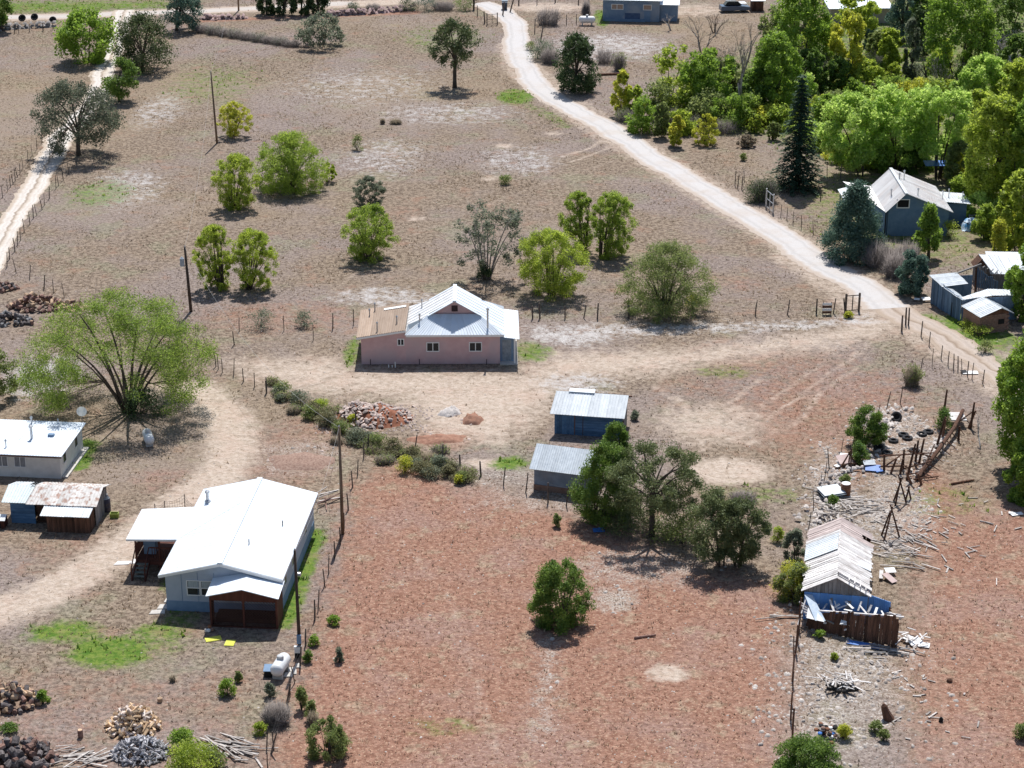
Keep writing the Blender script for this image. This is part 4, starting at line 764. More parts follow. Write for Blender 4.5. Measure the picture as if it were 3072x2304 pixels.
# ------------------------------------------------------------------ buildings
WHITE_ROOF = mat('blue_tinted_white_roof', (.68, .745, .82), (.76, .81, .86), 1.2, .5, spec=.3, rnd=.05, c3=(.64, .67, .70), scale3=.8, w3=.45)  # white roof with a blue tint in its colour, for bluer shadows
TIN = mat('weathered_tin', (.58, .62, .65), (.74, .77, .79), 3, .5, metal=.0, bump=.1, rnd=.12, stretch=(1, .3, 1))
TINB = mat('blue_grey_tin', (.19, .23, .27), (.32, .37, .42), 3, .45, spec=.4, bump=.1, rnd=.15)
RUST_ROOF = mat('rust_spotted_roof', (.60, .57, .53), (.72, .69, .66), 3, .7, rnd=.12, c3=(.33, .15, .09), scale3=2.6, w3=.75)
RUSTY = mat('faded_rusty_roof', (.78, .755, .735), (.85, .83, .815), 2, .7, rnd=.12, c3=(.62, .52, .46), scale3=.5, w3=.35)
BROWN_ROOF = mat('brown_metal_roof', (.30, .215, .155), (.38, .285, .215), 2, .6, rnd=.22, stretch=(1, .25, 1))
STUCCO = mat('pink_stucco', (.56, .36, .36), (.63, .425, .42), 1.6, .95, bump=.15, c3=(.52, .41, .42), scale3=.35, w3=.6)
WHITEW = mat('white_plaster', (.66, .64, .60), (.76, .74, .70), 1.5, .9, c3=(.5, .46, .40), scale3=.5, w3=.35)
SIDING = mat('grey_white_siding', (.37, .42, .50), (.43, .48, .56), 1.2, .8, rnd=.03)
SKIRT = mat('blue_grey_skirting', (.15, .23, .34), (.21, .30, .42), 1.5, .85)
TRIM = mat('white_trim', (.74, .74, .73), (.80, .80, .79), 3, .6)
GLASS = mat('window_glass', (.012, .014, .018), (.028, .032, .04), 1, .25, spec=.25)
CURTAIN = mat('pale_curtain', (.30, .34, .36), (.46, .50, .52), 6, .8, stretch=(4, 1, .5))
DARK = mat('dark_interior', (.012, .011, .011), (.02, .02, .02), 1, .9)
REDWOOD = mat('red_stained_wood', (.075, .024, .016), (.12, .042, .028), 4, .8, rnd=.2, stretch=(1, 1, .3))
GREYWOOD = mat('weathered_grey_plank', (.17, .165, .165), (.30, .285, .275), 5, .92, bump=.3, rnd=.25, stretch=(1, 1, .2))
PALEWOOD = mat('bleached_plank', (.58, .555, .54), (.76, .73, .71), 5, .92, bump=.3, rnd=.22, stretch=(.25, 1, 1), c3=(.34, .29, .26), scale3=3., w3=.5)
DARKWOOD = mat('dark_brown_plank', (.060, .032, .022), (.15, .075, .048), 5, .92, bump=.4, rnd=.45, stretch=(1, 1, .15))
POSTW = mat('fence_post_wood', (.065, .05, .042), (.17, .14, .12), 6, .95, bump=.3, rnd=.3)
POLEW = mat('utility_pole_wood', (.13, .085, .055), (.23, .165, .115), 5, .9, bump=.2, stretch=(1, 1, .2))
STEEL = mat('galvanized_steel', (.42, .43, .45), (.56, .57, .58), 8, .4, metal=.6)
BLACK = mat('black_rubber', (.018, .018, .02), (.04, .04, .045), 6, .85)
CONCRETE = mat('pale_concrete', (.46, .43, .39), (.60, .57, .53), 3, .95, bump=.2)
BRICKM = mat('brown_adobe', (.20, .115, .085), (.30, .18, .135), 4, .95, bump=.5, c3=(.24, .17, .14), scale3=1.2)
PAINTW = mat('white_tank_paint', (.70, .71, .71), (.79, .79, .78), 2, .35, spec=.5)
RUSTM = mat('rusty_iron', (.13, .055, .03), (.30, .14, .08), 6, .9, bump=.3)
BLUEM = mat('blue_plastic', (.03, .13, .42), (.06, .2, .55), 3, .5)

def frame(name, label, cat, A, B):
    a, b = G(*A), G(*B); rz = math.atan2(b.y - a.y, b.x - a.x)
    return thing(name, label, cat, a, rz), (b - a).length
def ridge(name, label, cat, f, r, z):       # foot of the front end of a ridge; local y runs along the ridge
    a, b = G(*f, z), G(*r, z); rz = math.atan2(b.y - a.y, b.x - a.x) - math.pi / 2
    return thing(name, label, cat, (a.x, a.y, 0), rz), (b - a).length
def localizer(root):
    c, s = math.cos(root.rotation_euler[2]), math.sin(root.rotation_euler[2]); o = root.location.copy()
    return lambda p: Vector(((p[0] - o.x) * c + (p[1] - o.y) * s, -(p[0] - o.x) * s + (p[1] - o.y) * c, p[2]))
def window(root, x0, x1, z0, z1, y=0.0, mull=(.5,), rails=(), fw=.07, pane=GLASS, side=None, curtain=False):
    """side: None = front wall facing -y; 'x' = wall facing +x at x=y; pane > frame"""
    T = (lambda p: p) if side is None else (lambda p: (y - p[1], p[0], p[2]))
    yy = y if side is None else 0.0
    def slab_(mb, a0, a1, c0, c1, d0, d1):
        q = [T((a0, yy - d1, c0)), T((a1, yy - d1, c0)), T((a1, yy - d1, c1)), T((a0, yy - d1, c1))]; mb.slab(q, d1 - d0); return mb
    w = slab_(MB(), x0, x1, z0, z1, -.02, .015).build('window', pane, root)
    fr = MB()
    for (a0, a1, c0, c1) in ((x0 - fw, x0, z0 - fw, z1 + fw), (x1, x1 + fw, z0 - fw, z1 + fw), (x0, x1, z0 - fw, z0), (x0, x1, z1, z1 + fw)): slab_(fr, a0, a1, c0, c1, -.02, .05)
    fr.build('frame', TRIM, w)
    for m_ in mull: slab_(MB(), x0 + (x1 - x0) * m_ - fw / 2, x0 + (x1 - x0) * m_ + fw / 2, z0, z1, .0, .044).build('mullion', TRIM, w)
    for r in rails: slab_(MB(), x0, x1, z0 + (z1 - z0) * r - .03, z0 + (z1 - z0) * r + .03, .0, .04).build('rail', TRIM, w)
    if curtain: slab_(MB(), x0 + .03, x1 - .03, z0 + (z1 - z0) * .5, z1 - .03, .016, .02).build('curtain', CURTAIN, w)
    return w
def pipe(root, x, y, z, h, r=.06, cap=True, m=STEEL, name='vent_pipe'):
    mb = MB().tube((x, y, z - .15), (x, y, z + h), r, r, 8)
    o = mb.build(name, m, root)
    if cap: MB().lathe([(r * 1.7, z + h - .04), (r * 1.7, z + h + .06), (.01, z + h + .16)], 8, c=(x, y, 0)).build('cap', STEEL, o)
    return o
def wallbox(root, x0, x1, y0, y1, z1, m, name='wall', z0=-.05, t=.14):
    MB().box((x0, y0, z0), (x1, y0 + t, z1)).build(name, m, root); MB().box((x0, y1 - t, z0), (x1, y1, z1)).build(name, m, root)
    MB().box((x0, y0 + t, z0), (x0 + t, y1 - t, z1 - .002)).build(name, m, root); MB().box((x1 - t, y0 + t, z0), (x1, y1 - t, z1 - .002)).build(name, m, root)

# --- pink stucco house in the middle
def pink_house():
    R, Wd = frame('stucco_house', 'pink stucco house with white dutch-gable metal roof and brown roofed wing', 'house', (1085, 1093), (1500, 1091))
    D, ez, cx, hw, rise = 6.3, 2.72, 7.83, 4.17, 2.45; x1 = Wd; xs_ = 3.62
    gz = lambda x: ez + rise * (1 - abs(x - cx) / hw)
    # wing wall has a sloping top; main wall level
    MB().slab([(0, -.0, -.05), (xs_ + .12, 0, -.05), (xs_ + .12, 0, 3.08), (0, 0, 2.45)], .15).build('wall', STUCCO, R)
    MB().slab([(xs_ + .12, 0, -.05), (x1, 0, -.05), (x1, 0, 2.72), (xs_ + .12, 0, 2.72)], .15).build('wall', STUCCO, R)
    MB().box((0, .16, -.05), (.15, D, 2.42)).build('wall', STUCCO, R); MB().box((x1 - .15, .16, -.05), (x1, D, 2.70)).build('wall', STUCCO, R)
    MB().box((.16, D - .15, -.05), (x1 - .16, D, 2.42)).build('wall', STUCCO, R)
    # dutch gable roof
    y0, y1, g0, g1, gw = -.35, D + .3, 1.5, D - 1.3, 2.15; gzc = gz(cx + gw); o = .34
    strips('roof_panel', (cx - hw, y0, ez), (cx + hw, y0, ez), (cx + gw, g0, gzc), (cx - gw, g0, gzc), 11, WHITE_ROOF, R, .03, .008, .035)
    strips('roof_panel', (cx + hw, y1, ez), (cx - hw, y1, ez), (cx - gw, g1, gzc), (cx + gw, g1, gzc), 9, WHITE_ROOF, R, .03, .008, .035)
    xt = lambda y: hw - (y - y0) * (hw - gw) / (g0 - y0) if y < g0 else (hw - (y1 - y) * (hw - gw) / (y1 - g1) if y > g1 else 0.0)
    cuts = [y0, .5, g0, g0 + .7, g0 + 1.4, g0 + 2.1, g0 + 2.8, g1, g1 + .75, y1]
    for s in (1, -1):
        for a, b in zip(cuts[:-1], cuts[1:]):
            ta, tb = (xt(a), xt(b)) if not (a >= g0 - 1e-6 and b <= g1 + 1e-6) else (0, 0)
            if a < g0: tb = gw if abs(b - g0) < 1e-6 else tb
            if b > g1 and abs(a - g1) < 1e-6: ta = gw
            P4 = [(cx + s * hw, a + .004, ez), (cx + s * hw, b - .004, ez), (cx + s * tb, b - .004, gz(cx + tb)), (cx + s * ta, a + .004, gz(cx + ta))]
            if s < 0: P4 = [P4[1], P4[0], P4[3], P4[2]]
            mb = MB().slab(P4, .03); n_ = (Vector(P4[1]) - Vector(P4[0])).cross(Vector(P4[2]) - Vector(P4[0])).normalized()
            mb.beam(lerp(P4[0], P4[1], .04) + n_ * .015, lerp(P4[3], P4[2], .04) + n_ * .015, .05, .035, up=n_)
            mb.build('roof_panel', WHITE_ROOF if s > 0 else RUSTW, R)
    for s in (1, -1):
        for (ya, yb) in ((g0 - o, g0), (g1, g1 + o)):
            P4 = [(cx + s * (gw + .1), ya, gz(cx + gw + .1) + .01), (cx + s * (gw + .1), yb, gz(cx + gw + .1) + .01), (cx, yb, gz(cx) + .01), (cx, ya, gz(cx) + .01)]
            if s < 0: P4 = [P4[1], P4[0], P4[3], P4[2]]
            MB().slab(P4, .05).build('verge', WHITE_ROOF, R)
        MB().slab([(cx + s * gw, g0 + .02, gzc)] + ([(cx, g0 + .02, gz(cx) - .06), (cx, g0 + .12, gz(cx) - .06), (cx + s * gw, g0 + .12, gzc)] if s > 0 else [(cx + s * gw, g0 + .12, gzc), (cx, g0 + .12, gz(cx) - .06), (cx, g0 + .02, gz(cx) - .06)]), .03).build('gable_trim', DARK, R)
    MB().slab([(cx - gw, g0 + .14, gzc - .1), (cx + gw, g0 + .14, gzc - .1), (cx, g0 + .14, gz(cx) - .08)], .1).build('gable_wall', STUCCO, R)
    MB().slab([(cx + gw, g1 - .14, gzc - .1), (cx - gw, g1 - .14, gzc - .1), (cx, g1 - .14, gz(cx) - .08)], .1).build('gable_wall', STUCCO, R)
    v = MB().box((cx - .26, g0 + .08, gzc + .2), (cx + .26, g0 + .138, gzc + .72)).build('gable_vent', mat('maroon_louvre', (.09, .05, .055), (.14, .085, .09), 5), R)
    for i in range(5): MB().box((cx - .24, g0 + .06, gzc + .25 + i * .09), (cx + .24, g0 + .079, gzc + .29 + i * .09)).build('louvre', DARK, v)
    MB().beam((cx, g0 - o, gz(cx) + .045), (cx, g1 + o, gz(cx) + .045), .3, .03).build('ridge_cap', WHITE_ROOF, R)
    MB().beam((cx - hw + .1, y0 + .03, ez - .10), (cx + hw, y0 + .03, ez - .10), .04, .16).build('fascia', TRIM, R)
    # wing roof, brown sheets
    zl, zr = 2.50, 3.14
    strips('roof_panel', (-.36, -.3, zl), (xs_ + .1, -.3, zr), (xs_ + .25, D + .2, zr + .02), (-.36, D + .2, zl), 7, BROWN_ROOF, R, .04, .03, .045)
    MB().beam((-.36, -.31, zl - .11), (xs_ + .1, -.31, zr - .11), .03, .16).build('fascia', TRIM, R)
    MB().beam((-.34, -.27, zl - .11), (-.34, D + .2, zl - .11), .03, .14).build('fascia', TRIM, R)
    MB().slab([(1.7, D - .9, zl + (zr - zl) * .52 + .05), (3.6, D - .9, zr + .05), (3.6, D - .5, zr + .06), (1.7, D - .5, zl + (zr - zl) * .52 + .06)], .02).build('patch_panel', TRIM, R)
    MB().slab([(xs_ + .1, -.3, 2.72), (xs_ + .5, .2, 2.8), (cx - gw - .5, 1.0, 3.7), (xs_ + .3, .9, 3.2)], .02).build('valley_flashing', TINB, R)
    # side porch
    strips('porch_roof_panel', (x1 + .32, -.55, 2.58), (x1 + 1.62, -.55, 2.40), (x1 + 1.62, D + .1, 2.40), (x1 + .32, D + .1, 2.58), 2, WHITE_ROOF, R, .04, .008, .03)
    for y in (-.15, 3., D - .1): MB().box((x1 + 1.18, y, -.03), (x1 + 1.30, y + .12, 2.40)).build('porch_post', TRIM, R)
    MB().beam((x1 + 1.24, -.12, 2.30), (x1 + 1.24, D, 2.30), .1, .16).build('porch_beam', REDWOOD, R)
    MB().box((x1, .35, -.02), (x1 + 1.15, .45, 2.3)).build('porch_end_wall', SKIRT, R)  # white wall; the blue of its shade is put into the colour
    MB().box((x1, -.35, -.03), (x1 + 1.5, D, .1)).build('porch_floor', CONCRETE, R)
    MB().box((x1 + .2, .34, .05), (x1 + .95, .349, 2.0)).build('porch_door', TINB, R)
    k = .0279
    for (u0, u1, v0, v1) in ((1196, 1212, 1018, 1034), (1283, 1317, 1029, 1052.5), (1411, 1445, 1029, 1052.5)):
        window(R, (u0 - 1085) * k, (u1 - 1085) * k, (1092 - v1) * k / .93, (1092 - v0) * k / .93, 0, (.5,), fw=.07)
    for (x, y, z, h) in ((.5, 4.6, 2.68, .5), (1.35, .5, 2.74, .75), (2.95, 1.7, 3.05, .55), (.9, 5.7, 2.72, .6), (4.9, .9, 3.45, .6), (10.6, .2, 3.3, 1.5), (5.0, 4.4, 3.6, .5)): pipe(R, x, y, z, h, .055 if h < 1 else .08)
    for (x, h) in ((.75, .5), (4.85, .5), (10.5, .45)): MB().tube((x, -.12, -.02), (x, -.12, h), .03).build('standpipe', DARK, R)
    for (x, h) in ((2.3, .25), (2.6, .2), (2.85, .5)): MB().tube((x, -.75, -.02), (x, -.75, h), .05).build('cleanout_pipe', TRIM, R)
    MB().box((x1 + 1.65, -.1, 1.9), (x1 + 2.4, 1.0, 1.95)).build('roof_scrap', TRIM, R) if False else None
RUSTW = mat('worn_white_roof', (.66, .66, .66), (.78, .78, .78), 2, .6, rnd=.08, c3=(.5, .47, .46), scale3=1.6, w3=.4)
pink_house()

# --- white double-wide home
def mobile_home():
    R, Wd = frame('mobile_home', 'white-roofed grey double-wide home with red deck and lattice porch', 'house', (501, 1831), (843, 1845))
    D, ez, rz_ = 12.5, 2.72, 3.72; x0, x1, y0, y1 = -.32, Wd + .3, -.35, D + .25; cx = (x0 + x1) / 2
    sk = .72
    def wall(a, b, name='wall'): MB().box(a, b).build(name, SIDING, R)
    wall((.02, .02, sk), (Wd - .02, .16, ez - .02)); wall((.02, D - .16, sk), (Wd - .02, D, ez - .02)); wall((.02, .17, sk), (.16, D - .17, ez - .03)); wall((Wd - .16, .17, sk), (Wd - .02, D - .17, ez - .03))
    MB().slab([(.02, .03, ez - .03), (Wd - .02, .03, ez - .03), (cx, .03, rz_ - .12)], .12).build('gable_wall', SIDING, R); MB().slab([(Wd - .02, D - .02, ez - .03), (.02, D - .02, ez - .03), (cx, D - .02, rz_ - .12)], .12).build('gable_wall', SIDING, R)
    MB().box((0, 0, -.05), (Wd, .1, sk)).build('skirting', SKIRT, R); MB().box((0, D - .1, -.05), (Wd, D, sk)).build('skirting', SKIRT, R); MB().box((0, .1, -.05), (.1, D - .1, sk - .002)).build('skirting', SKIRT, R); MB().box((Wd - .1, .1, -.05), (Wd, D - .1, sk - .002)).build('skirting', SKIRT, R)
    for i in range(1, 7): MB().box((Wd * i / 7 - .012, -.002, sk), (Wd * i / 7 + .012, .019, ez + .1)).build('batten', SKIRT, R)
    strips('roof_panel', (x1, y0, ez), (x1, y1, ez), (cx, y1, rz_), (cx, y0, rz_), 14, WHITE_ROOF, R, .05, .004, .012)
    strips('roof_panel', (x0, y1, ez), (x0, y0, ez), (cx, y0, rz_), (cx, y1, rz_), 14, WHITE_ROOF, R, .05, .004, .012)
    MB().beam((cx, y0 - .01, rz_ + .03), (cx, y1, rz_ + .03), .35, .04).build('ridge_cap', WHITE_ROOF, R)
    for s, xx in ((1, x1), (-1, x0)): MB().beam((xx, y0 - .02, ez - .12), (cx, y0 - .02, rz_ - .12), .03, .18).build('bargeboard', TRIM, R)
    MB().beam((x1 - .02, y0, ez - .12), (x1 - .02, y1, ez - .12), .03, .14).build('fascia', TRIM, R)
    # left extension of the roof over the deck
    dx0, dy0, dy1 = -3.75, 4.75, 9.0
    P1, P2, P3, P4, Pm = (dx0, dy0, 2.62), (x0 + .02, dy0, 2.745), (cx - .5, dy1, 3.62), (dx0, dy1, 2.80), (x0 + .05, dy1, 3.10)
    MB().slab([P1, P2, Pm], .07).add([], []).slab([P1, Pm, P4], .07).build('deck_roof', WHITE_ROOF, R)
    MB().slab([P2, P3, Pm], .02).build('roof_dormer_panel', WHITE_ROOF, R)
    MB().beam((dx0, dy0, 2.55), (x0, dy0, 2.66), .05, .14).build('deck_fascia', TRIM, R)
    fx0, fx1, fz = -3.35, -.05, .85
    MB().box((fx0, dy0 + .5, fz - .1), (fx1, dy1 - .2, fz)).build('deck_floor', REDWOOD, R)
    MB().box((fx0, dy0 + .48, fz - .32), (fx1, dy0 + .499, fz - .1)).build('deck_rim', REDWOOD, R)
    for (x, y) in ((fx0 + .06, dy0 + .55), (-1.7, dy0 + .55), (fx0 + .06, dy1 - .3), (-.2, dy0 + .55)): MB().box((x - .06, y - .06, -.04), (x + .06, y + .06, 2.6)).build('deck_post', REDWOOD, R)
    for (a, b) in (((-2.35, dy0 + .5), (fx1, dy0 + .5)), ((fx0, dy0 + .5), (fx0, dy1 - .2))):
        for z in (fz + .12, fz + .95): MB().beam((a[0], a[1], z), (b[0], b[1], z), .06, .08).build('deck_rail', REDWOOD, R)
        n_ = int(math.hypot(b[0] - a[0], b[1] - a[1]) / .16)
        for i in range(1, n_): p = lerp((a[0], a[1], 0), (b[0], b[1], 0), i / n_); MB().box((p.x - .02, p.y - .02, fz + .1), (p.x + .02, p.y + .02, fz + .95)).build('baluster', REDWOOD, R)
    for i in range(5):
        z = fz - .17 * (i + 1); y = dy0 + .45 - .27 * (i + 1); MB().box((-3.25, y, z - .04), (-2.45, y + .26, z)).build('stair_step', mat('dull_green_step', (.12, .14, .12), (.2, .22, .19), 4), R)
    for x in (-3.3, -2.4):
        MB().beam((x, dy0 + .5, fz - .1), (x, dy0 - .95, -.02), .05, .22).build('stair_stringer', REDWOOD, R); MB().beam((x, dy0 + .5, fz + .95), (x, dy0 - .85, .9), .06, .07).build('stair_rail', REDWOOD, R); MB().box((x - .04, dy0 - .9, -.03), (x + .04, dy0 - .82, .95)).build('stair_post', REDWOOD, R)
    MB().box((-.02, dy0 + 1.2, fz), (.018, dy0 + 2.1, fz + 2.0)).build('deck_door', DARK, R)
    MB().box((-3.0, dy0 + 1.4, fz), (-2.2, dy0 + 2.2, fz + .9)).build('deck_chest', SKIRT, R)
    # lattice porch at the gable end
    px0, px1, py0 = 3.35, Wd + .12, -1.85; pz, pr = 2.30, 2.86; pcx = (px0 + px1) / 2
    for s, xx in ((1, px1 + .22), (-1, px0 - .22)):
        P4 = [(xx, py0 - .3, pz), (xx, -.0, pz + .18), (pcx, -.0, pr + .1), (pcx, py0 - .3, pr)]
        if s < 0: P4 = [P4[1], P4[0], P4[3], P4[2]]
        MB().slab(P4, .05).build('porch_roof', WHITE_ROOF, R)
    for x in (px0, pcx, px1): MB().box((x - .06, py0 - .06, -.04), (x + .06, py0 + .06, (pr if x == pcx else pz) - .08)).build('porch_post', REDWOOD, R)
    MB().slab([(px0 + .06, py0 - .03, pz - .42), (px1 - .06, py0 - .03, pz - .42), (px1 - .06, py0 - .03, pz - .05), (pcx, py0 - .03, pr - .06), (px0 + .06, py0 - .03, pz - .05)], .04).build('porch_gable_board', REDWOOD, R)
    MB().box((px1 - .05, py0 + .07, -.03), (px1 + .05, -.02, pz - .02)).build('porch_side_wall', REDWOOD, R); MB().box((px0 - .05, py0 + .07, -.03), (px0 + .05, py0 + .7, pz - .02)).build('porch_side_wall', REDWOOD, R)
    MB().box((px0 + .1, py0 + .6, -.04), (px1 - .1, -.02, .3)).build('porch_floor', DARKWOOD, R)
    lx0, lx1, lz0, lz1 = px0 + .06, px1 - .06, .08, pz - .44; st = .20; latt = mat('lattice_wood', (.10, .045, .033), (.16, .08, .06), 4, .85)
    for s in (1, -1):
        c = -(lz1 - lz0)
        while c < lx1 - lx0:
            a, b = max(0, c), min(lx1 - lx0, c + lz1 - lz0)
            if b - a > .05:
                za, zb = a - c, b - c
                if s > 0: p, q = (lx0 + a, lz0 + za), (lx0 + b, lz0 + zb)
                else: p, q = (lx1 - a, lz0 + za), (lx1 - b, lz0 + zb)
                MB().beam((p[0], py0 - .02 * s, p[1]), (q[0], py0 - .02 * s, q[1]), .015, .035, up=(0, 1, 0)).build('lattice_slat', latt, R)
            c += st
    for (a, b) in (((px0, -.0), (px1, -.0)),): MB().box((px0, py0 - .05, -.03), (px1, py0 + .05, .09)).build('porch_sill', REDWOOD, R)
    window(R, 1.45, 2.22, 1.22, 2.2, .02, (), (.5,), fw=.06, curtain=True); window(R, 2.36, 3.1, 1.22, 2.2, .02, (), (.5,), fw=.06, curtain=True)
    for (y, h) in ((1.6, .9), (4.2, .9), (9.0, .9)): window(R, y, y + .6, 1.25, 1.25 + h, Wd - .02, (), (), fw=.05, side='x')
    MB().lathe([(.16, .55), (.16, .75), (.02, .8)], 12, 'x', (Wd + .0, 3.2, 1.3)).build('electric_meter', STEEL, R)
    for (x, y) in ((4.9, 3.1), (6.4, 6.8)): pipe(R, x, y, rz_ - .25 * abs(x - cx) , .35, .035, False, DARK)
    pipe(R, .55, 10.2, 2.95, .75, .1, name='stove_pipe')
    MB().lathe([(.22, 3.0), (.2, 3.06), (.1, 3.14)], 10, c=(.55, 10.2, 0)).build('flashing', STEEL, R)
mobile_home()

# --- white house at the left edge
def white_house():
    R, Wd = frame('plaster_house', 'white plastered house with low white metal roof behind the rusty-roofed shed', 'house', (-100, 1424), (184, 1436))
    D, zf, zb = 5.6, 1.95, 2.0; e = .28
    wallbox(R, 0, Wd, 0, D, zf - .02, WHITEW)
    strips('roof_panel', (-e, -e - .1, zf), (Wd + e, -e - .1, zf), (Wd + e, D + e, zb), (-e, D + e, zb), 12, WHITE_ROOF, R, .06, .006, .03)
    MB().beam((-e, -e - .12, zf - .09), (Wd + e, -e - .12, zf - .09), .03, .1).build('fascia', DARKWOOD, R)
    for u in (58, 0): x = Wd - (184 - u) * .0235; window(R, x - .45, x + .35, .85, 1.62, 0, (.5,), fw=.05, pane=mat('grey_curtained_glass', (.16, .17, .19), (.3, .31, .33), 5, .3, stretch=(5, 1, .4)))
    for y in (.7, 3.6): window(R, y, y + .7, .9, 1.7, Wd, (), (), fw=.05, side='x')
    MB().box((Wd + .02, .1, -.03), (Wd + .45, D, .12)).build('walkway', CONCRETE, R)
    x = Wd - 2.9; p = pipe(R, x, 2.6, zf, 1.0, .1, name='stove_pipe')
    for q in ((-.9, -.3), (.4, -.5)): MB().tube((x, 2.6, zf + .8), (x + q[0], 2.6 + q[1], zf), .012, .012, 4).build('guy_wire', STEEL, R)
    pipe(R, Wd - 4.3, .9, zf, .5, .05); pipe(R, Wd - 3.8, 5.4, zf, .5, .07); pipe(R, Wd - 1.8, 5.6, zf, .3, .04)
    MB().box((Wd - 1.8, 3.0, zf + .01), (Wd - 1.35, 3.3, zf + .22)).build('roof_vent', SKIRT, R)
white_house()

# --- rusty-roofed wooden shed
def wood_shed():
    R, Wd = frame('wooden_shed', 'old wooden shed with rust-spotted tin roof and brown plank lean-to', 'shed', (36, 1567), (290, 1577))
    D, ez, rz_ = 2.9, 1.72, 2.3
    rng = random.Random(5)
    strips('plank', (0, 0, -.04), (0, 0, ez), (1.75, 0, ez), (1.75, 0, -.04), 9, mat('blue_shaded_board', (.055, .125, .23), (.10, .19, .31), 4, .9, rnd=.2, stretch=(.3, 1, 1)), R, .06, .01, rng=rng, jit=.015)  # the blue is skylit shade, put into the board colour
    strips('plank', (1.8, .25, -.04), (1.8, .25, ez), (3.2, .25, ez), (3.2, .25, -.04), 9, DARKWOOD, R, .06, .02, rng=rng, jit=.02)
    strips('plank', (Wd, 0, -.04), (Wd, D, -.04), (Wd, D, ez), (Wd, 0, ez), 14, GREYWOOD, R, .05, .015, rng=rng, jit=.02)
    MB().slab([(Wd - .02, 0, ez - .02), (Wd - .02, D, ez - .02), (Wd - .02, D * .5, rz_ - .03)], .06).build('gable_boards', DARKWOOD, R)
    MB().box((.05, D - .1, -.04), (Wd - .1, D, ez)).build('wall', DARKWOOD, R); MB().box((0, .07, -.04), (.08, D - .12, ez)).build('wall', GREYWOOD, R)
    strips('roof_sheet', (1.25, -.45, ez - .05), (Wd + .25, -.45, ez - .05), (Wd + .25, D * .5, rz_), (1.5, D * .5, rz_), 7, RUST_ROOF, R, .03, .01, .03, rng, .02)
    strips('roof_sheet', (Wd + .3, D + .3, ez), (1.5, D + .3, ez), (1.5, D * .5, rz_), (Wd + .3, D * .5, rz_), 7, RUST_ROOF, R, .03, .01, .03, rng, .02)
    strips('roof_sheet', (-.5, -.35, ez - .02), (1.22, -.35, ez - .02), (1.45, D * .5, rz_ - .06), (-.5, D * .5, rz_ - .06), 3, mat('pale_aqua_tin', (.55, .62, .63), (.66, .72, .72), 3, .5, rnd=.06), R, .03, .01, .03, rng)
    strips('roof_sheet', (1.45, D + .2, ez), (-.5, D + .2, ez), (-.5, D * .5, rz_ - .06), (1.45, D * .5, rz_ - .06), 3, TIN, R, .03, .01, .03, rng)
    # lean-to
    lx0, lx1, ly = 2.95, Wd - .1, -1.25
    strips('roof_sheet', (lx0 - .35, ly - .35, 1.38), (lx1 + .1, ly - .35, 1.38), (lx1 + .1, -.3, 1.62), (lx0 - .35, -.3, 1.62), 6, TIN, R, .03, .012, .03, rng, .015)
    strips('plank', (lx0, ly, -.04), (lx1, ly, -.04), (lx1, ly, 1.36), (lx0, ly, 1.36), 17, DARKWOOD, R, .04, .02, rng=rng, jit=.03, ends=.05)
    strips('plank', (lx1, ly + .02, -.04), (lx1, -.02, -.04), (lx1, -.02, 1.42), (lx1, ly + .02, 1.36), 7, DARKWOOD, R, .04, .02, rng=rng, jit=.03)
    MB().box((.9, -.55, 1.95), (1.5, -.5, 2.05)).build('ladder_rail', GREYWOOD, R) if False else None
    for k in range(2): MB().beam((1.15 + .3 * k, D * .5 - .1, rz_ + .06), (1.45 + .3 * k, D * .5 + .55, rz_ + .0), .05).build('roof_ladder_rail', DARK, R)
    for k in range(4): MB().beam((1.2 + .08 * k, D * .5 + .0 + .14 * k, rz_ + .05), (1.5 + .08 * k, D * .5 + .14 * k, rz_ + .05), .04).build('roof_ladder_rung', DARK, R)
wood_shed()
def dog_house():
    R, Wd = frame('doghouse', 'tiny red doghouse with white roof left of the rusty-roofed shed', 'doghouse', (-22, 1585), (14, 1586))
    MB().box((0, 0, -.03), (Wd, .8, .65)).build('wall', REDWOOD, R)
    MB().slab([(-.1, -.12, .66), (Wd + .1, -.12, .66), (Wd + .1, .42, .92), (-.1, .42, .92)], .04).build('roof', TRIM, R); MB().slab([(Wd + .1, .95, .66), (-.1, .95, .66), (-.1, .42, .92), (Wd + .1, .42, .92)], .04).build('roof', TRIM, R)
    MB().box((Wd * .3, -.012, .02), (Wd * .7, .0, .42)).build('doorway', DARK, R)
dog_house()

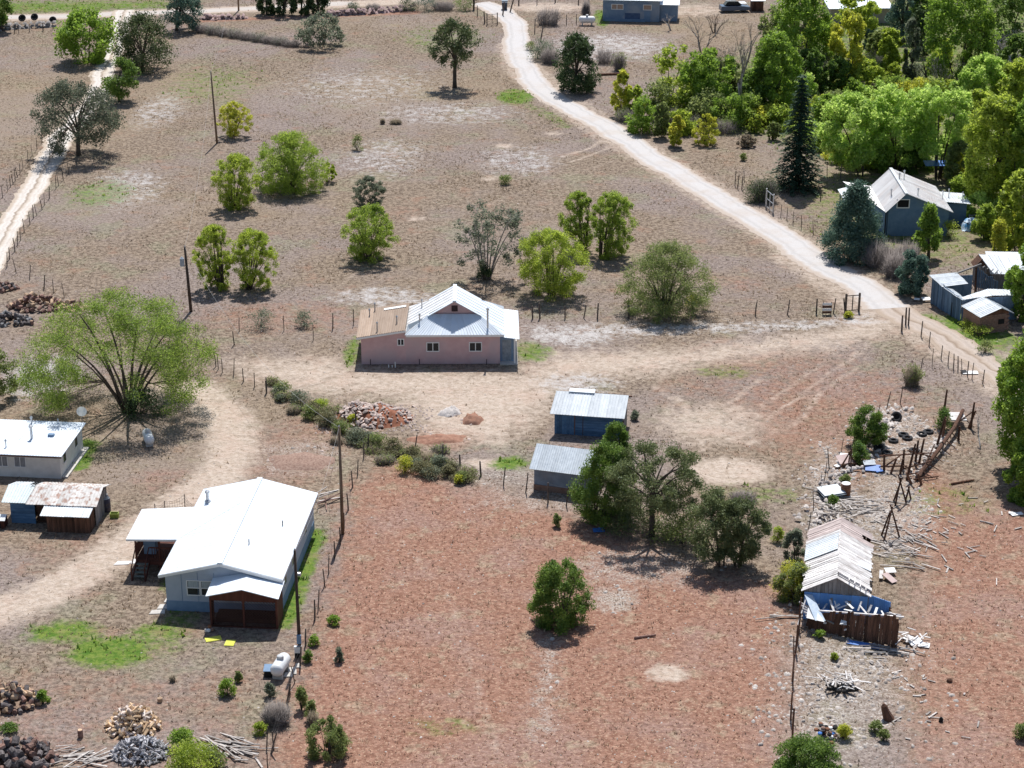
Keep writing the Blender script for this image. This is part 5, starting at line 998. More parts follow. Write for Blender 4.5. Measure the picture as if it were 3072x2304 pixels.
# --- two sheds in the middle
def shed_blue():
    R, Wd = frame('plank_shed', 'blue-grey plank shed with bright tin roof beside the bare yard', 'shed', (1663, 1300), (1866, 1314))
    D, ez, rz_ = 3.0, 1.95, 2.95; rng = random.Random(9); bm = mat('blue_shaded_plank', (.05, .115, .21), (.095, .175, .29), 4, .9, rnd=.25, bump=.2, stretch=(.3, 1, 1))  # planks tinted blue to carry the skylit shade
    strips('plank', (0, 0, -.04), (1.55, 0, -.04), (1.55, 0, ez), (0, 0, ez), 8, bm, R, .05, .012, rng=rng, jit=.02)
    strips('plank', (1.62, 0, -.04), (1.62, 0, ez), (Wd, 0, ez), (Wd, 0, -.04), 9, bm, R, .05, .015, rng=rng, jit=.03)
    MB().box((1.56, -.05, -.04), (1.615, .05, ez)).build('door_jamb', DARKWOOD, R); MB().box((2.2, -.05, -.04), (2.25, -.033, ez - .1)).build('door_edge', DARKWOOD, R)
    MB().tube((1.9, -.1, 1.7), (2.1, -.1, 1.72), .05).build('yard_lamp', TRIM, R)
    strips('plank', (Wd, 0.06, -.04), (Wd, D, -.04), (Wd, D, ez), (Wd, .06, ez), 10, GREYWOOD, R, .05, .02, rng=rng, jit=.03)
    MB().slab([(Wd - .01, .0, ez - .01), (Wd - .01, D, ez - .01), (Wd - .01, D * .5, rz_ - .04)], .05).build('gable_boards', GREYWOOD, R); MB().slab([(.05, D, ez - .01), (.05, 0, ez - .01), (.05, D * .5, rz_ - .04)], .05).build('gable_boards', GREYWOOD, R)
    MB().box((0, .07, -.04), (.05, D, ez - .02)).build('wall', bm, R); MB().box((.06, D - .06, -.04), (Wd - .06, D, ez - .02)).build('wall', bm, R)
    for z in (.3, .8, 1.3): MB().beam((Wd + .03, -.05, z), (Wd + .03, .25, z), .12, .14).build('log_end', DARKWOOD, R)
    strips('roof_sheet', (-.3, -.5, ez - .12), (Wd + .22, -.5, ez - .12), (Wd + .28, D * .5, rz_), (-.1, D * .5, rz_), 8, TIN, R, .03, .008, .028, rng, .01)
    strips('roof_sheet', (Wd + .25, D + .4, ez), (-.1, D + .4, ez), (-.1, D * .5, rz_), (Wd + .28, D * .5, rz_), 8, TIN, R, .03, .008, .028, rng, .02)
    MB().slab([(.9, D * .5 - .1, rz_ + .06), (2.9, D * .5 - .1, rz_ + .06), (2.9, D * .5 + .6, rz_ + .08), (.9, D * .5 + .6, rz_ + .08)], .03).build('loose_sheet', TIN, R)
    MB().beam((Wd + .1, D * .5 + .1, rz_ - .1), (Wd + .55, D * .5 + .1, rz_ - .1), .1).build('ridge_pole', DARKWOOD, R)
shed_blue()
def shed_grey():
    R, Wd = frame('stucco_shed', 'grey stuccoed shed with corrugated tin roof half hidden by junipers', 'shed', (1602, 1469), (1766, 1490))
    D, ez, rz_ = 3.1, 1.95, 3.0; rng = random.Random(3); gm = mat('grey_stucco', (.18, .225, .285), (.25, .30, .365), 1.5, .95, bump=.2, c3=(.20, .16, .14), scale3=.5, w3=.5)  # grey stucco, bluish shade mixed into the base colour
    wallbox(R, 0, Wd, 0, D, ez - .02, gm)
    for x, s in ((.0, 1), (Wd - .06, 1)): MB().slab([(x + .06, 0, ez - .02), (x + .06, D, ez - .02), (x + .06, D * .5, rz_ - .05)], .06).build('gable_wall', gm, R)
    strips('roof_sheet', (-.25, -.42, ez - .14), (Wd + .25, -.42, ez - .14), (Wd + .25, D * .5, rz_), (-.25, D * .5, rz_), 9, TINR, R, .03, .006, .028, rng, .008)
    strips('roof_sheet', (Wd + .25, D + .4, ez - .14), (-.25, D + .4, ez - .14), (-.25, D * .5, rz_), (Wd + .25, D * .5, rz_), 9, TINR, R, .03, .006, .028, rng, .008)
    MB().box((-.02, -.06, -.04), (Wd + .02, -.002, .45)).build('stone_footing', BRICKM, R)
TINR = mat('dull_blue_tin', (.46, .51, .56), (.60, .65, .69), 3, .5, rnd=.08)
shed_grey()

# --- ruined barn on the right
def ruined_barn():
    R, Ln = ridge('ruined_barn', 'ruined plank barn with bleached board roof and collapsed blue tin pen', 'barn', (2512, 1732), (2525, 1552), 3.2)
    rng = random.Random(21); ez, rz_, hw = 2.15, 3.2, 2.0; to = localizer(R)
    nb = 30
    for s in (1, -1):
        a, b, c, d = ((hw + .15, -.1, ez - .08), (hw + .15, Ln, ez - .08), (0, Ln, rz_), (0, -.1, rz_)) if s > 0 else ((-hw - .15, Ln, ez - .08), (-hw - .15, -.1, ez - .08), (0, -.1, rz_), (0, Ln, rz_))
        for i in range(nb):
            t0, t1 = i / nb, (i + 1) / nb
            if s > 0 and i in (1, 2): continue                       # missing boards
            p = [lerp(a, b, t0 + .002), lerp(a, b, t1 - .002), lerp(d, c, t1 - .002), lerp(d, c, t0 + .002)]
            if s > 0 and i in (25, 26): p[0] = lerp(p[0], p[3], .3); p[1] = lerp(p[1], p[2], .3)
            j = rng.uniform(-.02, .05); k_ = rng.uniform(-.12, .12); ex = (p[0] - p[3]).normalized() * k_
            p = [p[0] + ex + Vector((0, 0, j)), p[1] + ex + Vector((0, 0, rng.uniform(0, .05))), p[2] + Vector((0, 0, rng.uniform(0, .03))), p[3] + Vector((0, 0, j * .5))]
            far = (i > 22) if s > 0 else (i < 6)
            MB().slab(p, .03).build('roof_board', (REDGREY if far else PALEWOOD), R)
    MB().slab([(hw * .6, 3.2, 2.58), (hw + .1, 3.2, 2.2), (hw + .1, 4.1, 2.2), (hw * .6, 4.1, 2.58)], .02).build('roof_sheet', TIN, R)
    strips('roof_sheet', (-hw - .2, Ln * .72, ez - .0), (-hw - .2, Ln * .45, ez - .0), (-.1, Ln * .45, rz_ + .05), (-.1, Ln * .72, rz_ + .05), 3, TIN, R, .02, .01, .02, rng, .02)
    for y in (.15, .5, .85): MB().beam((.05, y, rz_ - .12), (hw + .1, y, ez - .2), .06, .12).build('rafter', PALEWOOD, R)
    for i in range(4): MB().beam((.75 + .36 * i, .0, rz_ - .15 - .19 * i * 1.02), (.75 + .36 * i, .85, rz_ - .15 - .19 * i * 1.02), .07, .05).build('batten', PALEWOOD, R)
    # gable and walls
    n_ = 16
    for i in range(n_):
        x0, x1 = -hw + 2 * hw * i / n_ + .008, -hw + 2 * hw * (i + 1) / n_ - .008
        h = lambda x: ez + (rz_ - ez) * (1 - abs(x) / hw) - .08
        MB().slab([(x0, .12, 1.95), (x1, .12, 1.95), (x1, .12, max(1.97, h(x1))), (x0, .12, max(1.97, h(x0)))], .04).build('gable_board', GREYWOOD, R)
    BT = mat('sky_tinted_blue_tin', (.13, .34, .74), (.20, .43, .80), 3, .5, rnd=.15, stretch=(1, 1, .2))  # bluish tin with the sky's reflection put into its colour
    strips('wall_sheet', (-hw, .06, -.03), (hw, .06, -.03), (hw, .06, 1.96), (-hw, .06, 1.96), 8, BT, R, .03, .01, .03, rng, .03)
    MB().box((-.35, .0, .1), (-.2, .028, 1.7)).build('door_board', GREYWOOD, R); MB().box((.62, .0, .2), (.95, .028, 1.6)).build('door_board', GREYWOOD, R)
    for s in (-1, 1):
        strips('wall_board', *(((hw, .2, -.03), (hw, Ln, -.03), (hw, Ln, ez - .1), (hw, .2, ez - .1)) if s > 0 else ((-hw, Ln, -.03), (-hw, .2, -.03), (-hw, .2, ez - .1), (-hw, Ln, ez - .1))), 26, DARKWOOD, R, .04, .03, rng=rng, jit=.03)
    strips('wall_board', (hw, Ln, -.03), (-hw, Ln, -.03), (-hw, Ln, ez), (hw, Ln, ez), 14, DARKWOOD, R, .04, .03, rng=rng)
    # pen in front: plank wall leaning, tin sides
    q = [to(G(2416, 1884)), to(G(2690, 1946)), to(XY(2697, 1852, G(2690, 1946).y + .15)), to(XY(2428, 1832, G(2416, 1884).y + .15))]
    strips('pen_board', q[0], q[1], q[2], q[3], 30, DARKWOOD, R, .05, .012, rng=rng, jit=.06, ends=.13)
    MB().beam(q[3] + Vector((-.2, .06, .02)), q[2] + Vector((.3, .06, .02)), .10, .08).build('pen_top_rail', PALEWOOD, R)
    MB().beam(lerp(q[0], q[3], .45) + Vector((0, .1, 0)), lerp(q[1], q[2], .45) + Vector((0, .1, 0)), .1, .08).build('pen_rail', GREYWOOD, R)
    strips('pen_sheet', (hw + .05, .3, -.03), (hw + 1.45, .1, -.03), (hw + 1.45, .1, 1.7), (hw + .05, .3, 2.0), 4, BT, R, .03, .01, .03, rng, .03)
    r0 = (hw + 1.3, .25, 0)
    strips('pen_board', r0, q[1] + Vector((0, .3, 0)), q[1] + Vector((.05, .35, 1.5)), (hw + 1.35, .25, 1.35), 9, DARKWOOD, R, .05, .03, rng=rng, jit=.06, ends=.15, skip=(2, 5))
    MB().beam((hw + 1.1, .1, .9), q[2] + Vector((.1, .5, -.1)), .12, .08).build('pen_brace', PALEWOOD, R); MB().beam((hw + 1.2, .0, .5), q[1] + Vector((-.1, .5, 1.4)), .06, .18).build('pen_brace', PALEWOOD, R)
    # collapsed roof pieces over the pen's left side
    MB().slab([(-hw, -.2, 1.9), (-hw + .5, -.1, 1.85), (-.55, -1.75, .95), (-1.2, -1.9, 1.0)], .03).build('fallen_sheet', mat('pale_blue_sheet', (.40, .50, .62), (.58, .66, .74), 3, .5), R)
    MB().slab([(-1.75, -1.7, 1.05), (-.6, -2.0, 1.02), (-1.2, -1.1, 1.35), (-1.7, -1.0, 1.4)], .03).build('fallen_sheet', TRIM, R)
    MB().slab([(.35, -2.0, .95), (.75, -1.9, 1.05), (.9, -1.3, 1.25), (.5, -1.3, 1.3)], .02).build('fallen_sheet', TRIM, R)
    for i in range(5): MB().beam((-hw - .3 + .12 * i, -.5 - .25 * i, 1.5 - .1 * i), (-hw + .75 + .1 * i, -.75 - .25 * i, 1.15 - .05 * i), .05, .09).build('fallen_board', PALEWOOD, R)
    MB().beam((-hw - .25, -1.9, .6), (-hw + .15, -.3, 1.75), .07, .1).build('fallen_board', PALEWOOD, R)
    strips('fallen_sheet', (1.0, -1.55, .5), (1.9, -1.75, .4), (1.35, -.55, 1.15), (.9, -.5, 1.2), 3, TINB, R, .02, .008, .03, rng)
    for i in range(7): a = Vector((rng.uniform(-.2, 2.6), rng.uniform(-2.1, -1.5), .9)); MB().slab([a, a + Vector((.35, -.05, .05)), a + Vector((.3, .25, .12)), a + Vector((-.03, .2, .05))], .02).build('fallen_shingle', TRIM, R)
    for i in range(16): t = rng.random(); a = lerp(q[3], q[2], t) + Vector((0, rng.uniform(.05, .7), rng.uniform(-.15, .1))); b = a + Vector((rng.uniform(-.7, .7), rng.uniform(.1, .8), rng.uniform(-.1, .45))); MB().beam(a, b, rng.uniform(.05, .16), .03).build('fallen_board', TRIM if i % 2 else PALEWOOD, R)
    for i in range(10): a = Vector((rng.uniform(-1.9, 3.0), rng.uniform(-2.0, -.4), rng.uniform(.2, .9))); b = a + Vector((rng.uniform(-1.1, 1.1), rng.uniform(-.6, .6), rng.uniform(-.2, .6))); MB().beam(a, b, .05, .1).build('fallen_board', PALEWOOD if i % 3 else GREYWOOD, R)
    MB().slab([(-1.1, -1.2, .7), (-.1, -1.5, .6), (.2, -.6, 1.1), (-.8, -.5, 1.2)], .02).build('fallen_sheet', BT, R)
    for k in range(3): MB().box((1.5 + .5 * k, -1.9 + .1 * k, .0), (1.62 + .5 * k, -1.8 + .1 * k, .9)).build('pen_stake', GREYWOOD, R)
REDGREY = mat('reddish_bleached_plank', (.40, .32, .30), (.58, .49, .46), 4, .92, bump=.3, rnd=.2, stretch=(.25, 1, 1))
ruined_barn()

# --- grey barn-house on the right
def barn_house():
    R, Ln = ridge('barn_house', 'grey-walled house with broad faded tin roof behind the blue juniper', 'house', (2720, 581), (2672, 504), 4.5)
    to = localizer(R); ez, rz_ = 2.55, 4.5; rng = random.Random(8)
    er = to(G(2855, 630, ez)); el = to(G(2642, 612, ez)); hr, hl = er.x, -el.x
    gw = mat('blue_shaded_stucco', (.11, .19, .29), (.16, .25, .36), 1.4, .95, bump=.15, c3=(.15, .22, .29), scale3=.5, w3=.5)  # grey wall colour with the blue of the shade added
    xr, xl, yf = hr - .35, -hl + .35, .35
    zx = lambda x: ez + (rz_ - ez) * (1 - (x / hr if x > 0 else -x / hl))
    MB().slab([(xl, yf, -.05), (xr, yf, -.05), (xr, yf, zx(xr) - .06), (0, yf, rz_ - .06), (xl, yf, zx(xl) - .06)], .15).build('wall', gw, R)
    MB().slab([(xr, Ln, -.05), (xl, Ln, -.05), (xl, Ln, zx(xl) - .06), (0, Ln, rz_ - .06), (xr, Ln, zx(xr) - .06)], .15).build('wall', gw, R)
    MB().box((xr - .15, yf + .16, -.05), (xr, Ln - .16, zx(xr) - .08)).build('wall', gw, R); MB().box((xl, yf + .16, -.05), (xl + .15, Ln - .16, zx(xl) - .08)).build('wall', gw, R)
    strips('roof_sheet', (hr, 0, ez), (hr, Ln, ez), (0, Ln, rz_), (0, 0, rz_), 12, RUSTY, R, .04, .008, .03, rng, .01)
    strips('roof_sheet', (-hl, Ln, ez), (-hl, 0, ez), (0, 0, rz_), (0, Ln, rz_), 12, RUSTY, R, .04, .008, .03, rng, .01)
    MB().beam((0, -.02, rz_ + .03), (0, Ln, rz_ + .03), .3, .03).build('ridge_cap', TIN, R)
    w = window(R, -.75, .35, 3.0, 3.75, yf, (), (), fw=.1, pane=DARK)
    MB().box((-1.9, yf - .02, -.04), (-1.78, yf - .002, 2.6)).build('door_edge', DARK, R)
    window(R, xr - 2.1, xr - 1.3, 1.0, 1.7, yf, (), (), fw=.07)
    # left rear extension, small porch sheets and right rear wing
    P1, P3 = Vector((-hl, .2, ez - .01)), Vector((-hl, Ln, ez - .01)); P2 = to(G(2528, 545, 2.35))
    strips('roof_sheet', P1, P2, P3, P1 + Vector((0, .01, 0)), 6, RUSTY, R, .04, .008, .0, rng)
    MB().slab([(P1.x + .3, P1.y + .3, -.05), (P1.x + .3, P1.y + .3, ez - .1), (P2.x + .5, P2.y - .1, 2.25), (P2.x + .5, P2.y - .1, -.05)], -.12).build('wall', gw, R)
    for q4 in (((2513, 568), (2524, 586), (2549, 575), (2545, 560)), ((2524, 589), (2534, 606), (2560, 598), (2549, 578))): MB().slab([to(G(*q, 2.1)) for q in q4], .04).build('porch_roof_sheet', TIN, R)
    for q in ((2518, 572), (2532, 600)): p = to(G(*q, 2.1)); MB().box((p.x + .1, p.y, -.03), (p.x + .22, p.y + .12, 2.06)).build('porch_post', GREYWOOD, R)
    wx0, wx1, wy0, wy1 = xr + .02, xr + 2.6, 4.2, 7.2
    MB().box((wx0, wy0, -.05), (wx1, wy1, 2.2)).build('wing_wall', gw, R); strips('wing_roof_sheet', (wx0 - .15, wy0 - .35, 2.52), (wx1 + .35, wy0 - .35, 2.26), (wx1 + .35, wy1 + .3, 2.26), (wx0 - .15, wy1 + .3, 2.52), 4, TIN, R, .04, .01, .03, rng)
    window(R, wx0 + .25, wx0 + .75, 1.1, 1.8, wy0, (), (), fw=.07)
    for (x, y, h) in ((wx0 + .1, wy0 + .2, 1.0), (wx0 + 1., wy0 + 1.5, .8), (wx1 - .4, wy0 + .4, .8)): pipe(R, x, y, 2.4, h, .05)
    for (x, y, h) in ((-1.0, 2.6, .6), (.2, 5.2, .6), (1.4, 1.4, .6), (.9, 6.4, .8)): pipe(R, x, y, zx(x), h, .07)
    for i in range(4): MB().beam((wx1 + .2, wy0 - .4, .2 + .28 * i), (wx1 + 2.2, wy0 + .2, .2 + .28 * i), .04, .12).build('pallet_slat', GREYWOOD, R)
    for k in range(3): MB().beam((wx1 + .25 + .95 * k, wy0 - .42 + .27 * k, 0), (wx1 + .25 + .95 * k, wy0 - .42 + .27 * k, 1.2), .1).build('pallet_post', GREYWOOD, R)
barn_house()

# --- collapsing shack and brick shed at the right
def shack():
    a = G(2791, 909); R = thing('collapsed_shack', 'collapsing grey plank shack with sagging white tin roof beside the dirt track', 'shack', a); to = lambda p: Vector(p) - a; rng = random.Random(12)
    A, B = G(2791, 909), G(2880, 965); d = (B - A).normalized(); C = B + Vector((math.cos(.12), math.sin(.12), 0)) * 5.2; Z = Vector((0, 0, 1)); back = Vector((-d.y, d.x, 0)); back = back if back.x > 0 else -back
    bw = mat('shade_blue_weathered_plank', (.06, .115, .185), (.14, .205, .29), 5, .92, rnd=.3, bump=.3, stretch=(1, 1, .2))  # grey weathered planks; blue shade painted into the colour
    strips('plank', to(A), to(B), to(B + Z * 2.1), to(A + Z * 2.55), 22, bw, R, .05, .02, rng=rng, jit=.05, ends=.06)
    strips('wall_sheet', to(B + Vector((.05, .0, 0))), to(C), to(C + Z * 2.25), to(B + Vector((.05, 0, 0)) + Z * 2.1), 7, mat('shade_tinted_tin', (.14, .22, .33), (.22, .31, .43), 3, .5, rnd=.12), R, .03, .012, .03, rng, .02)  # tin colour darkened and blued to hold the shade
    E = A + back * 4.2; MB().slab([to(A + back * .1), to(E), to(E + Z * 2.2), to(A + back * .1 + Z * 2.5)], .06).build('wall', bw, R)
    # sagging roofs
    strips('roof_sheet', to(A + Z * 2.62 - d * .2 - back * .25), to(lerp(A, B, .42) + Z * 2.3 - back * .25), to(lerp(A, B, .42) + back * 2.4 + Z * 2.3), to(A + back * 2.6 + Z * 2.55 - d * .2), 4, TIN, R, .03, .02, .03, rng, .05)
    strips('roof_sheet', to(lerp(A, B, .44) + Z * 2.25 - back * .2), to(B + Z * 2.12 - back * .15 + d * .25), to(B + back * .8 + Z * 1.75), to(lerp(A, B, .44) + back * .8 + Z * 1.95), 4, TIN, R, .03, .01, .03, rng, .05)
    strips('roof_sheet', to(B + Z * 2.12 + d * .25), to(lerp(B, C, .5) + Z * 2.4 + d * .2), to(lerp(B, C, .5) + Vector((-.1, 1.1, 2.55))), to(B + Vector((.1, .9, 1.9))), 3, TIN, R, .03, .01, .03, rng, .04)
    strips('roof_sheet', to(lerp(B, C, .5) + Z * 2.4 + d * .2), to(C + Z * 2.3 + d * .2), to(C + Vector((-.1, 1.2, 2.35))), to(lerp(B, C, .5) + Vector((-.1, 1.1, 2.55))), 3, TIN, R, .03, .01, .03, rng, .04)
    # inner broken wall and roofs behind
    P = G(2925, 885); Q = G(2998, 900) + Vector((0, 1.0, 0))
    strips('plank', to(P), to(Q), to(Q + Z * 1.4), to(P + Z * 2.6), 12, bw, R, .05, .05, rng=rng, jit=.08, ends=.12)
    MB().beam(to(A + back * 2.3 + Z * 2.5), to(P + Vector((.4, .3, 2.9))), .12).build('roof_pole', GREYWOOD, R); MB().beam(to(P), to(P + Vector((-.1, 0, 2.7))), .16).build('wall_post', DARKWOOD, R)
    strips('roof_sheet', to(P + Vector((1.6, .6, 1.9))), to(P + Vector((5.2, .4, 1.6))), to(P + Vector((5.4, 4.4, 2.3))), to(P + Vector((1.0, 4.2, 2.5))), 5, TIN, R, .03, .02, .03, rng, .04)
    for i in range(7): MB().beam(to(P + Vector((.5 + .42 * i, .1 + .05 * i, 2.62 - .19 * i))), to(P + Vector((.85 + .42 * i, .8 + .05 * i, 2.5 - .15 * i))), .06, .1).build('rafter', GREYWOOD, R)
    for x in (1.3, 5.2): MB().box(to(P + Vector((x, 4.0, 0)))[:], to(P + Vector((x + .14, 4.14, 2.3)))[:]).build('wall_post', GREYWOOD, R)
    MB().box(to(lerp(A, B, .72) - back * .09 + Z * 0)[:], (to(lerp(A, B, .72) - back * .09) + Vector((.3, .06, 1.3)))[:]).build('doorway', DARK, R)
shack()
def outhouse():
    R = thing('outhouse', 'narrow grey plank outhouse with pointed roof behind the collapsing shack', 'outhouse', G(2940, 850)); rng = random.Random(2)
    strips('plank', (-.5, 0, -.03), (.5, 0, -.03), (.5, 0, 1.7), (-.5, 0, 1.7), 6, GREYWOOD, R, .05, .02, rng=rng, jit=.03); MB().slab([(-.55, .0, 1.7), (.55, 0, 1.7), (0, 0, 2.4)], .05).build('gable_boards', DARKWOOD, R)
    MB().box((.45, .05, -.03), (.5, 1.2, 1.7)).build('wall', GREYWOOD, R); MB().box((-.5, .05, -.03), (-.45, 1.2, 1.7)).build('wall', GREYWOOD, R)
    MB().slab([(.7, -.12, 1.58), (.7, 1.4, 1.58), (0, 1.4, 2.46), (0, -.12, 2.46)], .04).build('roof', TIN, R); MB().slab([(-.7, 1.4, 1.58), (-.7, -.12, 1.58), (0, -.12, 2.46), (0, 1.4, 2.46)], .04).build('roof', DARKWOOD, R)
outhouse()
def rear_shed():
    R, Wd = frame('tin_shed', 'low tin-roofed shed behind the outhouse', 'shed', (2972, 865), (3110, 868)); rng = random.Random(4)
    strips('plank', (0, 0, -.03), (Wd, 0, -.03), (Wd, 0, 1.5), (0, 0, 1.5), 20, GREYWOOD, R, .05, .02, rng=rng); MB().box((0, 3.2, -.03), (Wd, 3.3, 2.2)).build('wall', GREYWOOD, R)
    strips('roof_sheet', (-.2, -.3, 1.5), (Wd, -.3, 1.5), (Wd, 3.6, 2.4), (-.2, 3.6, 2.4), 7, TIN, R, .03, .01, .03, rng, .02)
rear_shed()
def brick_shed():
    R, Ln = ridge('adobe_shed', 'small brown adobe shed with pale tin gable roof beside the collapsing shack', 'shed', (3004, 923), (2953, 893), 2.35)
    to = localizer(R); rng = random.Random(6); el = to(G(2946, 955, 1.75)); er = to(G(3041, 938, 1.75)); hl, hr = max(1.2, -el.x), max(1.0, er.x); Ln = max(Ln, 2.2); rz_, ez = 2.35, 1.72
    zx = lambda x: ez + (rz_ - ez) * (1 - (x / hr if x > 0 else -x / hl))
    xl, xr = -hl + .2, hr - .2
    # adobe courses
    for i in range(9):
        z0, z1 = .19 * i - .03, .19 * (i + 1) - .045
        n_ = 6
        for k in range(n_):
            o = .5 if i % 2 else 0; a = max(0, (k + o - .5) / n_); b = min(1, (k + o + .5) / n_ - .006)
            if b - a < .02: continue
            MB().box((xl + (xr - xl) * a, .2 + rng.uniform(0, .02), z0), (xl + (xr - xl) * b, .38, z1)).build('adobe_brick', BRICKM, R)
    MB().slab([(xl, .28, 1.66), (xr, .28, 1.66), (0, .28, rz_ - .06)], .1).build('gable_boards', DARKWOOD, R)
    MB().box((xl, .39, -.03), (xl + .2, Ln, zx(xl) - .05)).build('wall', BRICKM, R); MB().box((xr - .2, .39, -.03), (xr, Ln, zx(xr) - .05)).build('wall', BRICKM, R); MB().box((xl, Ln, -.03), (xr, Ln + .2, 1.68)).build('wall', BRICKM, R)
    MB().box((-.05, .17, .75), (.55, .199, 1.2)).build('window_hole', DARK, R)
    strips('roof_sheet', (hr, -.1, ez), (hr, Ln + .3, ez), (0, Ln + .3, rz_), (0, -.1, rz_), 4, TIN, R, .03, .01, .03, rng, .02); strips('roof_sheet', (-hl, Ln + .3, ez), (-hl, -.1, ez), (0, -.1, rz_), (0, Ln + .3, rz_), 4, TIN, R, .03, .01, .03, rng, .02)
brick_shed()

# --- far buildings at the top
def far_house():
    R, Wd = frame('far_house', 'blue-grey walled house beyond the white tank at the road end', 'house', (1808, 62), (1978, 66))
    D = 9.; fm = mat('far_grey_wall', (.15, .22, .32), (.21, .285, .39), 1.2, .9, c3=(.38, .39, .41), scale3=.4, w3=.5); rng = random.Random(31)
    wallbox(R, 0, Wd, 0, D, 3.2, fm); MB().slab([(Wd - .01, 0, 3.2), (Wd - .01, D, 3.2), (Wd - .01, D / 2, 5.0)], .1).build('gable_wall', fm, R)
    strips('roof_panel', (-.4, -.5, 3.15), (Wd + .4, -.5, 3.15), (Wd + .4, D / 2, 5.1), (-.4, D / 2, 5.1), 8, WHITE_ROOF, R, .05, .01, .03); strips('roof_panel', (Wd + .4, D + .5, 3.15), (-.4, D + .5, 3.15), (-.4, D / 2, 5.1), (Wd + .4, D / 2, 5.1), 8, WHITE_ROOF, R, .05, .01, .03)
    for (x0, x1) in ((1.3, 2.0), (2.1, 2.9), (5.9, 7.0)): window(R, x0, x1, 1.75, 2.4, 0, (), (), fw=.08, pane=mat('tan_blind', (.34, .24, .19), (.42, .31, .25), 5))
    MB().box((3.2, -.06, -.03), (5.4, -.002, 1.2)).build('skirt_panel', mat('navy_panel', (.06, .10, .19), (.09, .14, .24), 2), R); MB().box((6.0, -.04, -.03), (6.9, -.002, 1.45)).build('door', SKIRT, R); MB().box((.3, -.3, -.03), (6.2, -.07, .35)).build('step', SKIRT, R)
    lx = Wd + .02
    MB().box((lx, .6, -.03), (lx + 2.5, 4.4, 2.35)).build('lean_to_wall', fm, R); strips('lean_to_roof', (lx - .05, .3, 2.45), (lx + 2.8, .3, 2.45), (lx + 2.8, 4.6, 3.1), (lx - .05, 4.6, 3.1), 3, WHITE_ROOF, R, .05, .01, .03)
far_house()
def far_barn():
    R, Wd = frame('far_building', 'long low building with bright white roof behind the yellowing cottonwood', 'building', (2490, 72), (2668, 70))
    wallbox(R, 0, Wd, 0, 5, 2.3, mat('far_tan_wall', (.30, .26, .22), (.38, .33, .28), 1), 'wall'); strips('roof_panel', (-.4, -.5, 2.3), (Wd + .4, -.5, 2.3), (Wd + .4, 5.4, 3.0), (-.4, 5.4, 3.0), 6, WHITE_ROOF, R, .06, .01, .03)
    window(R, 2, 3, 1.0, 1.8, 0, (.5,)); window(R, 5.2, 6.2, 1.0, 1.8, 0, (.5,))
far_barn()
def far_hut(u0, u1, v, h, m, label):
    R, Wd = frame('far_hut', label, 'hut', (u0, v), (u1, v)); rng = random.Random(int(u0))
    strips('plank', (0, 0, -.03), (Wd, 0, -.03), (Wd, 0, h), (0, 0, h), 6, m, R, .06, .02, rng=rng); MB().box((0, .08, -.03), (Wd, 2.6, h - .02)).build('wall', m, R)
    MB().slab([(-.25, -.35, h + .02), (Wd + .25, -.35, h + .02), (Wd + .25, 3.0, h + .45), (-.25, 3.0, h + .45)], .06).build('roof', TIN, R)
far_hut(2256, 2290, 34, 1.6, DARKWOOD, 'dark little hut with pale roof beside the parked car')
far_hut(2474, 2500, 32, 2.4, REDWOOD, 'red-brown narrow hut next to the long white roof')

# ------------------------------------------------------------------ fences
def fence(label, px, h=1.25, r=.055, lean=.06, wires=3, m=POSTW, name='wire_fence', skipwire=(), seed=1, hs=None, wm=mat('rusty_wire', (.10, .09, .085), (.16, .145, .135), 5, .8)):
    rr = random.Random(seed + len(px)); a = G(*px[0]); R = thing(name, label, 'fence', a); tops = []
    for i, p in enumerate(px):
        b = G(*p) - a; hh = (hs[i] if hs else h) * rr.uniform(.88, 1.12); rad = r * rr.uniform(.7, 1.25)
        t = b + Vector((rr.gauss(0, lean) * hh, rr.gauss(0, lean) * hh, hh)); tops.append((b, t))
        mid = lerp(b, t, .5) + Vector((rr.uniform(-1, 1), 0, 0)) * .02
        MB().path([b - Vector((0, 0, .05)), mid, t], [rad, rad * .95, rad * .8], 6).build('post', m, R)
    for k in range(wires):
        f = .35 + .6 * k / max(1, wires - 1); mb = MB()
        for i in range(len(tops) - 1):
            if i in skipwire: continue
            p, q = lerp(*tops[i], f), lerp(*tops[i + 1], f); c = lerp(p, q, .5) - Vector((0, 0, .03)); mb.path([p, c, q], .0045, 3)
        if mb.v: mb.build('wire', wm, R)
    return R
def Q(pts, ox, oy, s=2.16): return [(ox + x / s, oy + y / s) for x, y in pts]
fence('wire fence along the field side of the white two-track lane', [(206, 523), (190, 542), (176, 558), (168, 567), (148, 595), (133, 616), (127, 630), (111, 648), (100, 655), (90, 674), (73, 697), (62, 722), (52, 736), (45, 755), (28, 778)], 1.35, .05, .07, 3, seed=3)
fence('wire fence along the outer side of the white two-track lane', [(126, 428), (111, 449), (97, 468), (84, 486), (69, 507), (60, 520), (53, 532), (46, 543), (39, 553), (31, 562), (23, 574), (8, 592), (-8, 612)], 1.25, .04, .05, 3, seed=4)
fence('sagging wire fence beside the stacked brown logs', [(21, 800), (49, 821), (88, 837), (132, 865), (162, 879), (193, 893)], 1.5, .05, .1, 3, seed=5)
fence('row of short posts below the tyres on the far wall', [(44, 101), (57, 102), (88, 96), (129, 93), (160, 88)], 1.3, .07, .04, 2, seed=6)
fence('wire fence running along the drive behind the pink house', [(703, 1035), (718, 995), (852, 993), (940, 1020), (998, 986), (1060, 975)], 1.4, .05, .06, 2, seed=7)
fence('wire fence between the pasture and the gravel drive', [(1598, 957), (1620, 956), (1695, 956), (1751, 955), (1792, 956), (1886, 955), (2080, 947), (2265, 947), (2362, 944), (2449, 941), (2500, 940), (2535, 938), (2575, 934)], 1.35, .07, .05, 3, seed=8)
